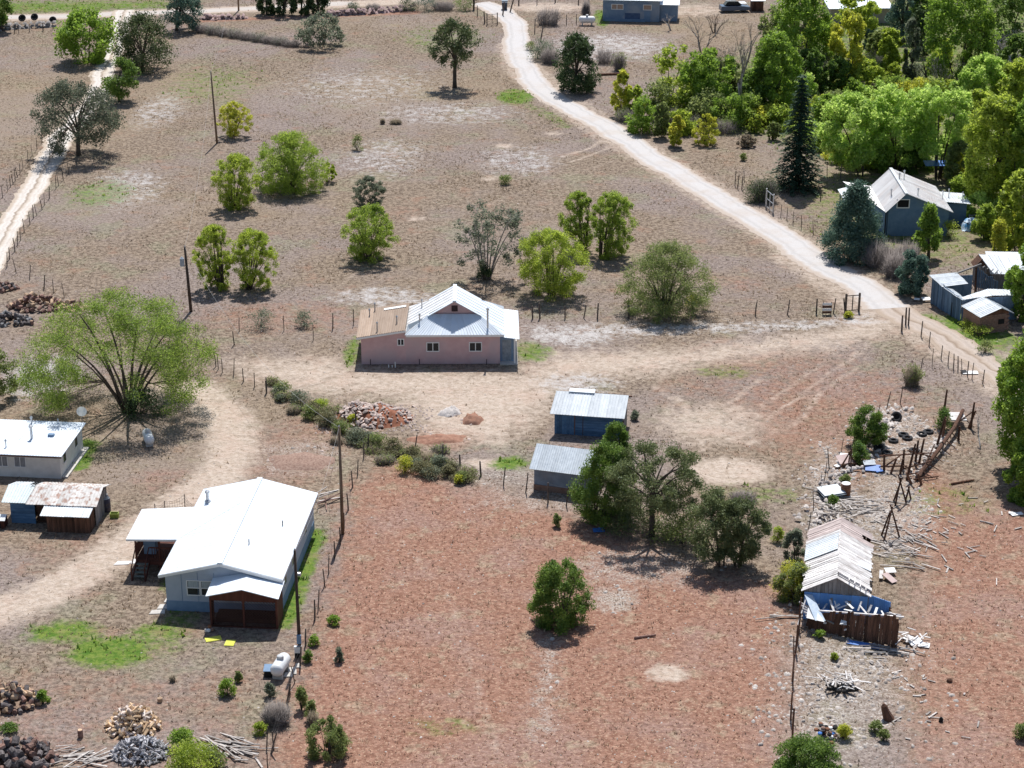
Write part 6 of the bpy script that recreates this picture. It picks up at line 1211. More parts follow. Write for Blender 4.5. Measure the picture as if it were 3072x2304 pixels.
fence('leaning posts where the elm meets the bare yard', [(648, 1100), (655, 1108), (667, 1118), (701, 1124), (731, 1145), (764, 1161), (800, 1180)], 1.35, .05, .06, 2, seed=9)
fence('wire fence through the weedy ditch below the rubble pile', [(800, 1180), (1070, 1277), (1105, 1349), (1244, 1349), (1327, 1397), (1380, 1404), (1443, 1428), (1510, 1458), (1577, 1478), (1644, 1508), (1699, 1518)], 1.25, .06, .05, 2, seed=10, hs=[1.2, 1.2, 1.1, 1.3, 1.6, 1.2, 1.3, 1.5, 1.5, 1.5, 1.4])
fence('wire fence between the mobile home and the red field', [(1105, 1349), (1091, 1374), (1072, 1425), (1058, 1462), (1045, 1530), (1032, 1590), (1021, 1633), (1004, 1675), (986, 1721), (974, 1758), (954, 1823), (944, 1860), (917, 1936), (900, 2000), (884, 2050), (870, 2091), (822, 2249), (803, 2308)], 1.35, .05, .08, 3, seed=11)
fence('line of tall dark poles marking the edge of the rocky strip', [(2396, 1880), (2392, 1925), (2386, 1960), (2382, 1998), (2377, 2045), (2374, 2105), (2372, 2160), (2377, 2222)], 2.0, .055, .05, 2, seed=12, m=DARKWOOD)
fence('wire fence beside the dirt track below the gate posts', [(2763, 1011), (2787, 1039), (2823, 1078), (2844, 1097), (2860, 1108), (2874, 1113), (2886, 1120), (2902, 1129), (2916, 1138), (2948, 1152)], 1.35, .045, .07, 3, seed=13)
fence('thin wire fence running down to the corral rubble', [(2796, 1101), (2759, 1129), (2700, 1212), (2659, 1231), (2631, 1259), (2560, 1330), (2522, 1365), (2488, 1407), (2473, 1444), (2458, 1476), (2441, 1527), (2425, 1590)], 1.5, .035, .07, 2, seed=14)
fence('pair of thick gate posts at the road junction', [(2705, 994), (2717, 974), (2725, 976)], 1.6, .085, .03, 1, seed=15, skipwire=(0, 1, 2))
fence('short wire fence in front of the brush beside the gravel road', [(2205, 555), (2213, 566), (2225, 569), (2233, 548)], 1.5, .045, .06, 2, seed=16)
fence('thin-posted wire fence from the pipe gate along the dry verge', [(2320, 640), (2342, 653), (2360, 660), (2379, 672), (2404, 686), (2440, 705)], 1.4, .035, .09, 3, seed=17)
fence('wire fence posts behind the spruce shade', [(2441, 541), (2462, 600), (2481, 533), (2520, 540)], 1.6, .05, .03, 2, seed=18, skipwire=(0, 1))
fence('fence line from the road gate to the white tank of the far house', [(1556, 16), (1611, 14), (1666, 8), (1735, 14), (1765, 20)], 1.7, .09, .04, 3, seed=19)
fence('fence posts across the far house yard', [(1624, 71), (1699, 76), (1729, 73)], 1.6, .06, .03, 2, seed=20)
fence('posts leading to the wooden panel at the road bend', [(1422, 32), (1432, 50), (1454, 71)], 1.6, .09, .03, 2, seed=21)
fence('leaning dark posts on the outer side of the road bend', [(1604, 100), (1621, 126), (1508, 46), (1530, 37)], 1.9, .09, .12, 2, seed=22, skipwire=(1,))
fence('bent stakes at the foot of the lower fence by the grey bush', [(800, 2250), (812, 2262), (860, 2110)], 1.3, .05, .2, 2, seed=23, skipwire=(1,))

# ------------------------------------------------------------------ gates and panels
def rail_gate(label, p, q, h=1.3, n=4, m=POSTW, name='gate', r=.035, post=True, diag=False):
    a, b = G(*p), G(*q); d = b - a; R = thing(name, label, 'gate', a)
    for i in range(n): z = .15 + (h - .2) * i / (n - 1); MB().tube((0, 0, z), (d.x, d.y, z), r, r, 6).build('rail', m, R)
    for t in ((0, 1) if post else ()): MB().tube((d.x * t, d.y * t, -.05), (d.x * t, d.y * t, h + .15), r * 2.1, r * 2.1, 7).build('post', m, R)
    for t in ((.5,) if not diag else ()): MB().tube((d.x * t, d.y * t, .1), (d.x * t, d.y * t, h), r, r, 6).build('stile', m, R)
    if diag: MB().tube((0, 0, .15), (d.x, d.y, h - .05), r, r, 6).build('brace', m, R)
    return R
rail_gate('wooden panel gate standing by the road bend', (1461, 76), (1492, 74), 1.6, 3, POSTW)
rail_gate('tall dark gate leaf at the top of the gravel road', (1420, 30), (1424, 12), 2.2, 6, DARKWOOD)
rail_gate('grey pipe gate beside the dark brush', (2298, 622), (2319, 640), 1.9, 3, STEEL, 'pipe_gate', .04)
rail_gate('open wooden corner panel of the drive fence', (2536, 937), (2576, 934), 1.6, 2, POSTW, 'fence_panel', .05)
def pallet():
    R = thing('pallet_panel', 'small striped white and brown board panel hung on the drive fence', 'panel', G(2480, 944))
    for i in range(4): MB().box((-.42, -.03, .12 + .26 * i), (.42, .0, .34 + .26 * i)).build('slat', TRIM if i % 2 else DARKWOOD, R)
    for x in (-.38, .34): MB().box((x, .002, -.03), (x + .06, .05, 1.2)).build('stile', POSTW, R)
pallet()
# ------------------------------------------------------------------ utility poles and lines
POLES = {}
def pole(key, label, u, v, vt, r=.13, lean=0.0, arm=None, can=False, m=POLEW):
    P = G(u, v); h = Zv(P.y, vt); R = thing('utility_pole', label, 'pole', P); t = Vector((lean, 0, h))
    MB().path([(0, 0, -.05), t * .5, t], [r, r * .85, r * .68], 9).build('pole', m, R, smooth=True)
    if arm: MB().beam(t + Vector((-arm, -.1, -.35)), t + Vector((arm, -.1, -.35)), .09, .11).build('crossarm', m, R)
    ins = MB().lathe([(.03, 0), (.06, .05), (.05, .12), (.02, .16)], 8, c=tuple(t)).build('insulator', STEEL, R)
    if can:
        c = t + Vector((-.3, -.12, -1.3)); MB().lathe([(.05, -.42), (.2, -.4), (.2, .3), (.12, .38), (.03, .48)], 12, c=tuple(c)).build('transformer', mat('pole_transformer', (.33, .37, .42), (.42, .46, .5), 3, .5), R)
    POLES[key] = P + t; return R
pole('a', 'tall slim brown pole alone in the upper pasture', 651, 430, 217, .13, -.25)
pole('b', 'dark pole with a grey transformer at the pasture edge', 573, 935, 742, .15, -.2, can=True, m=mat('creosote_pole', (.045, .032, .026), (.09, .065, .05), 5, .9))
pole('c', 'brown pole at the corner of the red field fence', 1028, 1602, 1282, .13, 0)
pole('d', 'dark steel-strapped service pole beside the mobile home', 900, 1965, 1652, .12, -.05, m=MATS['creosote_pole'])
pole('e', 'pole with pale transformer half buried in the blue juniper', 2577, 742, 585, .14, 0, can=True)
pole('f', 'far pole beside the far dirt road', 716, 32, -130, .14, 0, arm=.8)
MB().box((-.14, -.24, .9), (.14, -.125, 1.5)).build('meter_box', SKIRT, [o for o in COL.objects if o.name.startswith('utility_pole') and o['label'].startswith('dark steel')][0])
def line(label, a, b, sag, r=.011, name='power_line'):
    a, b = Vector(a), Vector(b); pts = [lerp(a, b, i / 14) - Vector((0, 0, sag * 4 * (i / 14) * (1 - i / 14))) for i in range(15)]
    o = MB().path([p - a for p in pts], r * .7, 4).build(name, mat('aluminium_cable', (.34, .33, .32), (.42, .41, .40), 5, .7), None); o.location = a; return tag(o, label, 'wire')
line('thin line from the far pole down to the slim pasture pole', POLES['f'], POLES['a'], 1.6); line('thin pale line between the slim pasture pole and the transformer pole', POLES['a'], POLES['b'], 1.6)
line('line from the transformer pole across to the red field pole', POLES['b'], POLES['c'], 2.2); line('line from the red field pole to the service pole by the mobile home', POLES['c'], POLES['d'], .9)
line('slanting guy line from the transformer pole to the ground', POLES['b'] - Vector((0, 0, 1.5)), G(640, 962), .02, .012, 'guy_line'); line('pale guy line from the red field pole to the ground', POLES['c'] - Vector((0, 0, .4)), G(985, 1470), .02, .014, 'guy_line')

# ------------------------------------------------------------------ propane tanks
def tank(label, u, v, L_, r, rz, stand=.35):
    R = thing('propane_tank', label, 'tank', G(u, v), rz); e = r * .75
    pr = [(.02, -L_ / 2)] + [(r * math.sin(t), -L_ / 2 + e * (1 - math.cos(t))) for t in (.35, .7, 1.05, 1.4)] + [(r, L_ / 2 - e)] + [(r * math.sin(t), L_ / 2 - e + e * (1 - math.sin(t)) if False else L_ / 2 - e * (1 - math.cos(t))) for t in (1.4, 1.05, .7, .35)] + [(.02, L_ / 2)]
    MB().lathe(pr, 20, 'y', (0, 0, stand + r)).build('vessel', PAINTW, R, smooth=True)
    MB().lathe([(.2, 0), (.22, .12), (.2, .26), (.12, .3)], 14, c=(0, 0, stand + 2 * r - .08)).build('dome_cover', mat('tank_dome', (.45, .46, .46), (.55, .55, .55), 3, .5), R)
    for y in (-L_ * .28, L_ * .28): MB().box((-r * .75, y - .1, -.04), (r * .75, y + .1, stand + r * .35)).build('saddle_leg', CONCRETE, R)
    return R
tank('white propane tank beside the service pole of the mobile home', 843, 2022, 2.0, .42, -.22, .25)
tank('white propane tank lying in the shade of the huge elm', 446, 1330, 2.0, .37, .3, .2)
tank('white propane tank in front of the far house', 1761, 76, 2.4, .5, 1.5)
R = thing('pump_box', 'dark lidded box beside the white tank near the service pole', 'box', G(812, 2024)); MB().box((-.35, -.35, -.03), (.35, .35, .45)).build('box', DARK, R); MB().slab([(-.4, -.4, .46), (.4, -.4, .46), (.4, .4, .52), (-.4, .4, .52)], .04).build('lid', SKIRT, R)
R = thing('concrete_pad', 'broken pale slab on the ground right of the white tank', 'slab', G(868, 2020))
for i, (x, y, w) in enumerate(((-.3, -.5, .55), (-.1, .1, .5), (.25, .6, .4), (.1, -.2, .35))): MB().slab([(x, y, .07), (x + w, y + .05, .06), (x + w * .9, y + .55, .07), (x + .05, y + .5, .08)], .06).build('slab', CONCRETE, R)
R = thing('meter_pedestal', 'small white meter pedestal at the foot of the service pole', 'box', G(896, 1968)); MB().box((-.22, -.28, -.03), (.22, -.1, .75)).build('cabinet', PAINTW, R); MB().box((-.24, -.3, .75), (.24, -.08, .79)).build('cap', STEEL, R); MB().box((-.2, -.3, .0), (.2, -.281, .35)).build('door', DARK, R)

# ------------------------------------------------------------------ wood and stone heaps
def log_meshes(kind, seed):
    rr = random.Random(seed); out = []
    for i in range(5):
        if kind == 'round':
            r, l = rr.uniform(.11, .19), rr.uniform(.32, .48); mb = MB(); mb.path([(-l / 2, 0, 0), (0, rr.uniform(-.01, .01), 0), (l / 2, 0, 0)], [r, r * 1.02, r * .96], 9)
        elif kind == 'thin':
            r, l = rr.uniform(.04, .07), rr.uniform(.35, .6); mb = MB().path([(-l / 2, 0, 0), (0, rr.uniform(-.03, .03), .01), (l / 2, 0, 0)], [r, r, r * .85], 6)
        else:
            w, h, l = rr.uniform(.1, .17), rr.uniform(.1, .16), rr.uniform(.36, .48); mb = MB(); mb.slab([(-l / 2, -w / 2, 0), (l / 2, -w / 2, 0), (l / 2, w / 2, h * .4), (-l / 2, w / 2, h * .35)], h)
        out.append(mb)
    return out
def heap(name, label, cat, u, v, w, d, h, n, kind, mats, seed, piece='log', ends=None, flat=.0):
    rr = random.Random(seed); R = thing(name, label, cat, G(u, v)); ms = [m.mesh(piece, q) for q in mats for m in log_meshes(kind, seed)]
    placed = 0
    while placed < n:
        x, y = rr.uniform(-1, 1), rr.uniform(-1, 1); r2 = x * x + y * y
        if r2 > 1: continue
        top = h * (1 - r2 ** .75) if not flat else h * min(1, (1 - r2) * flat)
        z = .06 + max(0, top) * (rr.random() ** .35)
        o = link(piece, ms[rr.randrange(len(ms))], R, (x * w / 2, y * d / 2, z), (rr.gauss(0, .5), rr.gauss(0, .45), rr.uniform(0, 6.28)))
        s = rr.uniform(.8, 1.25); o.scale = (s, s, s); placed += 1
    return R
def two(name, c1, c2, **k): return mat(name, c1, c2, 7, .9, rnd=.35, bump=.2, **k)
BLOG = two('brown_log', (.13, .065, .05), (.30, .19, .155)); DLOG = two('dark_log', (.055, .045, .045), (.19, .165, .16)); GLOG = two('grey_green_log', (.10, .105, .11), (.33, .32, .32)); SPLIT = two('fresh_split_wood', (.46, .30, .17), (.68, .50, .33)); SPLIT2 = two('pale_split_wood', (.55, .45, .38), (.72, .62, .55)); ASH = two('silver_weathered_wood', (.30, .29, .31), (.58, .56, .57)); ASH2 = two('dark_silver_wood', (.12, .115, .13), (.3, .29, .3)); TLOG = two('tan_cut_log', (.40, .26, .16), (.58, .42, .29))
heap('log_pile', 'long reddish-brown log pile by the sagging wire fence', 'log pile', 112, 922, 5.2, 3.2, 1.3, 110, 'round', [BLOG, BLOG, TLOG], 41)
heap('log_pile', 'red split log heap tucked behind the huge elm', 'log pile', 215, 925, 2.6, 2.0, .7, 45, 'round', [TLOG, BLOG], 42)
heap('log_pile', 'grey-black log pile below the reddish-brown pile', 'log pile', 32, 968, 4.2, 2.2, .95, 80, 'round', [GLOG, DLOG], 43)
heap('log_pile', 'small dark log pile beside the outer fence bend', 'log pile', 12, 868, 2.6, 1.8, .6, 40, 'round', [BLOG, DLOG], 44)
heap('log_pile', 'high pile of thick cut rounds with tan ends in the lower yard', 'log pile', 36, 2110, 3.4, 2.6, 1.35, 120, 'round', [BLOG, TLOG, DLOG], 45)
heap('log_pile', 'dark weathered log pile at the lower edge', 'log pile', 58, 2275, 4.4, 3.2, 1.1, 150, 'round', [DLOG, DLOG, BLOG], 46)
heap('split_wood_pile', 'heap of fresh tan split firewood', 'firewood', 402, 2180, 3.1, 3.0, 1.35, 270, 'split', [SPLIT, SPLIT, SPLIT2], 47)
heap('branch_wood_pile', 'heap of silver weathered firewood in front of the tan heap', 'firewood', 420, 2262, 3.3, 2.6, 1.0, 290, 'thin', [ASH, ASH, ASH2], 48)
for (u, v, lb, mm, h) in ((242, 2212, 'single brown chopping block in the lower yard', BLOG, .5), (96, 975, 'single brown log round beside the grey-black pile', BLOG, .4), (480, 2105, 'lone log at the edge of the tan split heap', TLOG, .25)):
    R = thing('chopping_block', lb, 'log', G(u, v)); MB().lathe([(.15, -.03), (.16, .1), (.155, h)], 10).build('bole', mm, R); MB().lathe([(.13, h), (.12, h + .012)], 10).build('cut_face', TLOG, R)
def rubble():
    rr = np.random.default_rng(60); R = thing('rubble_pile', 'pile of pinkish broken stones with red earth below the pink house', 'stone pile', G(1130, 1255))
    SM = mat('rubble_stone', (.30, .22, .19), (.56, .47, .42), 5, .95, bump=.3, rnd=.35); ms = []
    for i in range(8): q, f = stone_shape(rr); ms.append(npmesh('stone', q * (1, .75, .6), f, SM))
    def hgt(x, y): return (1 + .25 * math.sin(x * 3.1 + 1) * math.sin(y * 2.7)) * 1.0 * max(0, 1 - (x / 2.9) ** 2 - (y / 2.1) ** 2) ** .8 + .5 * max(0, 1 - ((x + 1.9) / 1.5) ** 2 - ((y - .6) / 1.5) ** 2)
    n = 25; xs_ = np.linspace(-3.6, 3.2, n); ys_ = np.linspace(-2.4, 2.4, n); V = []; Fc = []
    for y in ys_:
        for x in xs_: V.append((x, y, max(-.06, hgt(x, y) * .92 - .05 + rr.normal(0, .03) * (hgt(x, y) > .05))))
    for j in range(n - 1):
        for i in range(n - 1): Fc.append((j * n + i, j * n + i + 1, (j + 1) * n + i + 1, (j + 1) * n + i))
    link('earth_core', npmesh('earth_core', V, Fc, mat('red_earth', (.20, .075, .04), (.32, .135, .08), 5, .95, bump=.6), True), R)
    k = 0
    while k < 300:
        x, y = rr.uniform(-3.7, 3.3), rr.uniform(-2.5, 2.4); h = hgt(x, y)
        if h < .02 and rr.random() > .12: continue
        if x > .5 and y < .0 and x < 2.2 and rr.random() < .85: continue             # bare red earth on this flank
        s = rr.uniform(.13, .28) * (1.3 if rr.random() < .12 else 1); link('stone', ms[k % 8], R, (x, y, h * .92 - .02), (rr.normal(0, .4), rr.normal(0, .4), rr.uniform(0, 6.28)), (s, s, s)); k += 1
    q_, f_ = [], []; b_ = 0
    for k in range(420):
        x, y = rr.uniform(-4.6, 4.4), rr.uniform(-3.0, 2.7); h = hgt(x, y); s = rr.uniform(.05, .13); q, f = stone_shape(rr); q_.append(q * s + (x, y, h * .92 - .01)); f_.append(f + b_); b_ += 10
    o = link('small_stones', npmesh('small_stones', np.concatenate(q_), np.concatenate(f_), SM), R); o['kind'] = 'stuff'
rubble()
def mound(label, u, v, w, d, h, m, seed, name='dirt_mound'):
    rr = np.random.default_rng(seed); R = thing(name, label, 'mound', G(u, v)); n = 15; g = np.linspace(-1, 1, n); V = []; Fc = []
    for y in g:
        for x in g: an = math.atan2(y, x); q = max(0, 1 - (x * x + y * y) * (1.15 + .3 * math.sin(an * 2 + seed) + .22 * math.sin(an * 5 + seed * 2))); V.append((x * w / 2, y * d / 2, h * q ** .8 * (1 + .25 * rr.normal(0, 1)) - .05 + (0 if q else -.05)))
    for j in range(n - 1):
        for i in range(n - 1): Fc.append((j * n + i, j * n + i + 1, (j + 1) * n + i + 1, (j + 1) * n + i))
    link('earth', npmesh('earth', V, Fc, m, True), R); ms = [npmesh('stone', stone_shape(rr)[0] * (1, .8, .6), stone_shape(rr)[1], MATS['rubble_stone']) for _ in range(3)]
    for k in range(9): a = rr.uniform(0, 6.28); q = rr.uniform(.55, 1.1); s = rr.uniform(.08, .2); link('stone', ms[k % 3], R, (math.cos(a) * q * w / 2, math.sin(a) * q * d / 2, .02), (0, 0, a), (s, s, s))
PE2 = mat('dug_red_earth', (.24, .12, .08), (.36, .20, .14), 3, .95, bump=.6); RE, PE = MATS['red_earth'], mat('pale_earth', (.36, .25, .19), (.50, .38, .30), 4, .95, bump=.5)
mound('little brown earth mound right of the rubble pile', 1418, 1262, 2.0, 1.8, .55, PE2, 71); mound('pale gravel mound between the rubble pile and earth mound', 1350, 1240, 2.0, 1.6, .45, mat('pale_gravel_heap', (.42, .38, .36), (.58, .54, .51), 8, .95, bump=.5), 72)
mound('low red dug-out bank below the rubble pile', 1310, 1318, 4.6, 2.2, .3, PE2, 73); mound('low stony bank beside the wire pole fence', 905, 1385, 5.0, 4.2, .3, mat('stony_red_earth', (.20, .12, .09), (.34, .235, .185), 6, .95, bump=.6), 74)

# ------------------------------------------------------------------ tyres, drums, boards and other junk
def tyre(label, u, v, r=.36, group=None, tilt=0., z=0., rz=0.):
    R = thing('old_tyre', label, 'tyre', G(u, v) + Vector((0, 0, z)), rz, group); n, k = 18, 8; V = []; Fc = []
    for i in range(n):
        a = 6.283 * i / n
        for j in range(k): b = 6.283 * j / k; q = r - .11 + .11 * math.cos(b); V.append((q * math.cos(a), q * math.sin(a), .1 + .10 * math.sin(b)))
    for i in range(n):
        for j in range(k): Fc.append((i * k + j, ((i + 1) % n) * k + j, ((i + 1) % n) * k + (j + 1) % k, i * k + (j + 1) % k))
    o = link('carcass', npmesh('carcass', V, Fc, BLACK, True), R); o.rotation_euler = (tilt, 0, 0)
    mb = MB()
    for i in range(24): a = 6.283 * i / 24; mb.box((-.012, -.07, 0), (.012, .07, .02)) if False else None
    ring = MB().lathe([(r - .20, .015), (r - .19, .03), (r - .2, .045)], 16).build('bead', DARK, R); ring.rotation_euler = (tilt, 0, 0)
    return R
for i, (u, v) in enumerate(((2710, 1307), (2722, 1317), (2765, 1305), (2785, 1298), (2662, 1362), (2743, 1354))): tyre('black tyre lying flat in the corral yard', u, v, .42, 'tyres in the corral yard')
tyre('tyre half buried in the rubble above the round shrub', 2688, 1260, .45, tilt=.9, z=.25); tyre('tyre on the rubble below the round shrub', 2635, 1348, .42, tilt=.3, z=.1); tyre('tyre lying at the rubble below the round shrub foot', 2680, 1325, .4)
for i, (u, v) in enumerate(((68, 70), (105, 67), (160, 76))): tyre('whitish-rimmed tyre standing on the far low wall', u, v, .55, 'tyres on the far low wall', tilt=1.0, z=.75)
_pr = None
def low_wall(label, px, h, m, seed, n=40):
    rr = random.Random(seed); a = G(*px[0]); R = thing('stone_wall', label, 'wall', a); q = [G(*p) - a for p in px]; r2 = np.random.default_rng(seed)
    ms = [npmesh('stone', stone_shape(r2)[0] * (1, .7, .8), stone_shape(r2)[1], m) for _ in range(6)]; L_ = sum((q[i + 1] - q[i]).length for i in range(len(q) - 1))
    for i in range(n):
        t = i / n * (len(q) - 1); k = int(t); p = lerp(q[k], q[k + 1], t - k)
        for c in range(3):
            s = rr.uniform(.3, .5) * (L_ / n / .7 if L_ / n > .7 else 1) * (.55 if n > 25 and m is _pr else 1); o = link('stone', ms[rr.randrange(6)], R, p + Vector((rr.gauss(0, .2 if n < 50 else .55), rr.gauss(0, .25 if n < 50 else .5), (h * c / 3 if rr.random() < .6 else 0) - .03)), (rr.gauss(0, .2), 0, rr.uniform(0, 6.28)), (s, s, h * .55))
low_wall('low grey stone bank carrying three tyres', [(-30, 92), (60, 86), (170, 80)], .9, mat('grey_bank_stone', (.22, .20, .19), (.40, .37, .35), 5, .95, rnd=.3), 81, 26)
low_wall('long low pinkish stone wall along the far road', [(610, 58), (740, 56)], .8, mat('pink_bank_stone', (.26, .17, .16), (.46, .34, .32), 5, .95, rnd=.3), 82, 22)
low_wall('pinkish stone wall right of the juniper row', [(985, 48), (1100, 42), (1245, 30)], .9, MATS['pink_bank_stone'], 83, 44)
_pr = mat('pale_rubble_stone', (.34, .29, .265), (.62, .57, .53), 5, .95, rnd=.35)
low_wall('tumbled line of pale rubble stones from the round shrub to the rusty drum', [(2700, 1228), (2660, 1285), (2640, 1345), (2560, 1395), (2505, 1440), (2470, 1500), (2445, 1570)], .42, _pr, 84, 90)
low_wall('short heap of pale stones beside the big fallen corral beam', [(2760, 1420), (2790, 1370), (2830, 1320)], .35, _pr, 85, 30)
for (u, v, w, h, p, lb) in ((1062, 38, 2.6, 1.6, 'grey', 'grey bush growing on the pinkish wall'), (1120, 34, 2.6, 1.4, 'brush', 'dry bush growing on the pinkish wall'), (1225, 32, 4.2, 1.8, 'dkjun', 'dark bush left in the far hedge'), (1275, 30, 4.6, 2.2, 'blue', 'blue-green bush in the middle of the far hedge'), (1330, 30, 4.0, 1.6, 'brush', 'grey twiggy bush in the far hedge'), (1395, 30, 3.6, 2.4, 'green', 'dark green bush in the far hedge by the gate')):
    (brush if p == 'brush' else sage)(lb, u, v, w, h, p, 700 if p != 'brush' else 420)
def drum(label, u, v, m, r=.3, h=.88, lid=None, group=None):
    R = thing('drum', label, 'drum', G(u, v), 0, group); MB().lathe([(r * .96, -.02), (r, .02), (r, h * .32), (r * 1.04, h * .34), (r, h * .36), (r, h * .65), (r * 1.04, h * .67), (r, h * .69), (r, h - .02), (r * .95, h)], 16).build('body', m, R, smooth=True); MB().lathe([(r * .93, h + .001), (r * .9, h + .02)], 16).build('lid', lid or STEEL, R)
drum('rusty steel drum with pale lid beside the corral rubble', 2536, 1486, RUSTM, .36, .95, TRIM); drum('blue plastic barrel at the corner of the collapsing shack', 2899, 972, BLUEM, .34, .95, BLUEM); drum('dark barrel at the right end of the rusty-roofed shed', 318, 1532, mat('dark_barrel', (.035, .03, .045), (.07, .06, .09), 3, .5), .36, 1.0); drum('second dark barrel beside the rusty-roofed shed', 312, 1520, MATS['dark_barrel'], .34, .95)
R = thing('green_crate', 'small yellow-green crate near the barrels of the rusty-roofed shed', 'crate', G(344, 1552)); gm_ = mat('yellow_green_plastic', (.20, .26, .04), (.3, .36, .07), 3, .6)
for (a, b) in (((-.3, -.2, 0), (.3, -.16, .35)), ((-.3, .16, 0), (.3, .2, .35)), ((-.3, -.159, 0), (-.26, .159, .35)), ((.26, -.159, 0), (.3, .159, .35))): MB().box(a, b).build('side', gm_, R)
MB().box((-.255, -.155, .0), (.255, .155, .04)).build('base', DARK, R)
YB = mat('yellow_board', (.55, .55, .06), (.68, .68, .12), 3, .7)
for (u, v, w, d, rz, lb) in ((640, 1918, 1.0, .55, .35, 'long yellow-green board lying by the lattice porch'), (690, 1930, .6, .75, -.1, 'square yellow-green board in the porch shade')):
    R = thing('yellow_panel', lb, 'board', G(u, v), rz); MB().box((-w / 2, -d / 2, .01), (w / 2, d / 2, .05)).build('panel', YB, R); MB().box((-w / 2 + .06, -d / 2 + .06, .051), (w / 2 - .06, d / 2 - .06, .058)).build('face', YB, R)
R = thing('flagstone_patch', 'pale flat slabs along the left wall of the mobile home', 'slabs', G(480, 1815))
for i, (x, y, w, d) in enumerate(((.2, .3, .7, .8), (-.1, -.6, .9, .7), (-.5, -1.3, 1.0, .6), (.35, 1.2, .5, .7))): MB().slab([(x, y, .05), (x + w, y + .1, .05), (x + w * .95, y + d, .06), (x + .1, y + d * .9, .05)], .05).build('slab', CONCRETE, R)
tag(MB().slab([(-.5, -.3, .04), (.5, -.2, .04), (.7, .3, .05), (-.3, .25, .05)], .04).build('plywood_sheet', PALEWOOD, None, loc=G(365, 1690)), 'slanted pale plywood sheet on the drive left of the deck stairs', 'board'); tag(MB().slab([(.6, -.1, .04), (1.5, -.05, .04), (1.5, .7, .06), (.75, .6, .05)], .04).build('plywood_sheet', PALEWOOD, None, loc=G(365, 1690)), 'pale plywood sheet touching the deck beside the stairs', 'board')
R = thing('porch_junk', 'small heap of odds and ends at the lattice porch corner', 'junk', G(626, 1897))
for i, (x, y, z, c) in enumerate(((0, 0, .1, TRIM), (.2, .1, .12, BRICKM), (-.15, .05, .08, PALEWOOD), (.05, .2, .3, RUSTM))): MB().lathe([(.05, z - .1), (.13, z), (.11, z + .12), (.03, z + .16)], 7, c=(x, y, 0)).build('piece', c, R)
DEBRIS = mat('weathered_debris_wood', (.30, .265, .24), (.52, .475, .44), 5, .92, bump=.3, rnd=.35)
def scraps(name, label, u, v, w, d, n, m, seed, l0=.5, l1=1.4, cat='boards', zt=.12, group=None, ang=None):
    rr = random.Random(seed); R = thing(name, label, cat, G(u, v), 0, group)
    for i in range(n):
        x, y = rr.gauss(0, .33) * w, rr.gauss(0, .33) * d; l = rr.uniform(l0, l1); a = rr.uniform(0, 3.14) if ang is None else rr.gauss(ang, .35); z = .04 + rr.random() * zt; dz = rr.uniform(-.04, .12) * (zt > .1)
        MB().beam((x - math.cos(a) * l / 2, y - math.sin(a) * l / 2, z), (x + math.cos(a) * l / 2, y + math.sin(a) * l / 2, z + max(0, dz)), rr.uniform(.05, .12), .035).build('board', m if rr.random() < .55 else DEBRIS, R)
    return R
scraps('scrap_boards', 'loose grey boards left of the silver firewood heap', 255, 2275, 3.2, 1.6, 26, DEBRIS, 91, .7, 2.0, ang=.35)
scraps('scrap_boards', 'loose pale boards right of the large yellow-green bush', 690, 2245, 3.0, 2.4, 40, DEBRIS, 92, .7, 2.2, ang=-.4)
scraps('scrap_boards', 'stack of old boards sticking out behind the mobile home', 975, 1505, 1.6, 1.0, 8, BLOG, 93, 1.6, 2.6, ang=.6, zt=.6)
scraps('scrap_boards', 'spill of pale broken boards right of the ruined barn roof', 2700, 1635, 3.6, 4.6, 60, DEBRIS, 94, .4, 1.6, ang=-.6)
scraps('scrap_boards', 'scattered broken boards on the red slope beyond the ruined barn', 2790, 1600, 8.0, 10.0, 60, DEBRIS, 95, .25, 1.1, zt=.05)
scraps('scrap_boards', 'loose dark and pale boards at the rear of the ruined barn', 2560, 1520, 3.2, 3.4, 34, DEBRIS, 96, .6, 2.2, ang=.1)
scraps('scrap_boards', 'white broken boards spilling from the pen corner of the ruined barn', 2725, 1925, 1.8, 1.8, 24, PALEWOOD, 97, .3, 1.0, zt=.35)
scraps('scrap_boards', 'grey poles fallen at the foot of the dark pen wall', 2640, 1955, 3.2, 1.0, 9, GREYWOOD, 98, 1.2, 2.8, ang=-.45)
scraps('scrap_boards', 'scattered sticks on the ground below the ruined barn', 2740, 2060, 5.5, 8.5, 34, DEBRIS, 99, .2, .9, zt=.04)
scraps('scrap_boards', 'two long dark poles lying left of the ruined barn', 2352, 1856, 1.2, .6, 3, DARKWOOD, 100, 1.8, 2.6, ang=.2)
scraps('scrap_boards', 'splintered boards at the corral end near the rusty drum', 2490, 1545, 2.2, 3.0, 34, DEBRIS, 101, .5, 1.5, zt=.5)
scraps('burnt_wood_pile', 'heap of white and charred sticks on the rocky strip', 2522, 2060, 1.6, 1.4, 40, PALEWOOD, 102, .4, 1.1, 'wood pile', .55)
R = thing('charred_logs', 'charred log base under the white stick heap', 'wood pile', G(2525, 2072))
for i in range(9): a = i * .7; MB().tube((math.cos(a) * .3, math.sin(a) * .3, .1), (math.cos(a) * 1.0, math.sin(a) * .75, .12 + .04 * i), .12, .09, 7).build('log', DARK, R)
R = thing('junk_heap', 'dark heap of red and blue scrap beside a yellow tuft', 'junk', G(2480, 2212)); rr_ = random.Random(5)
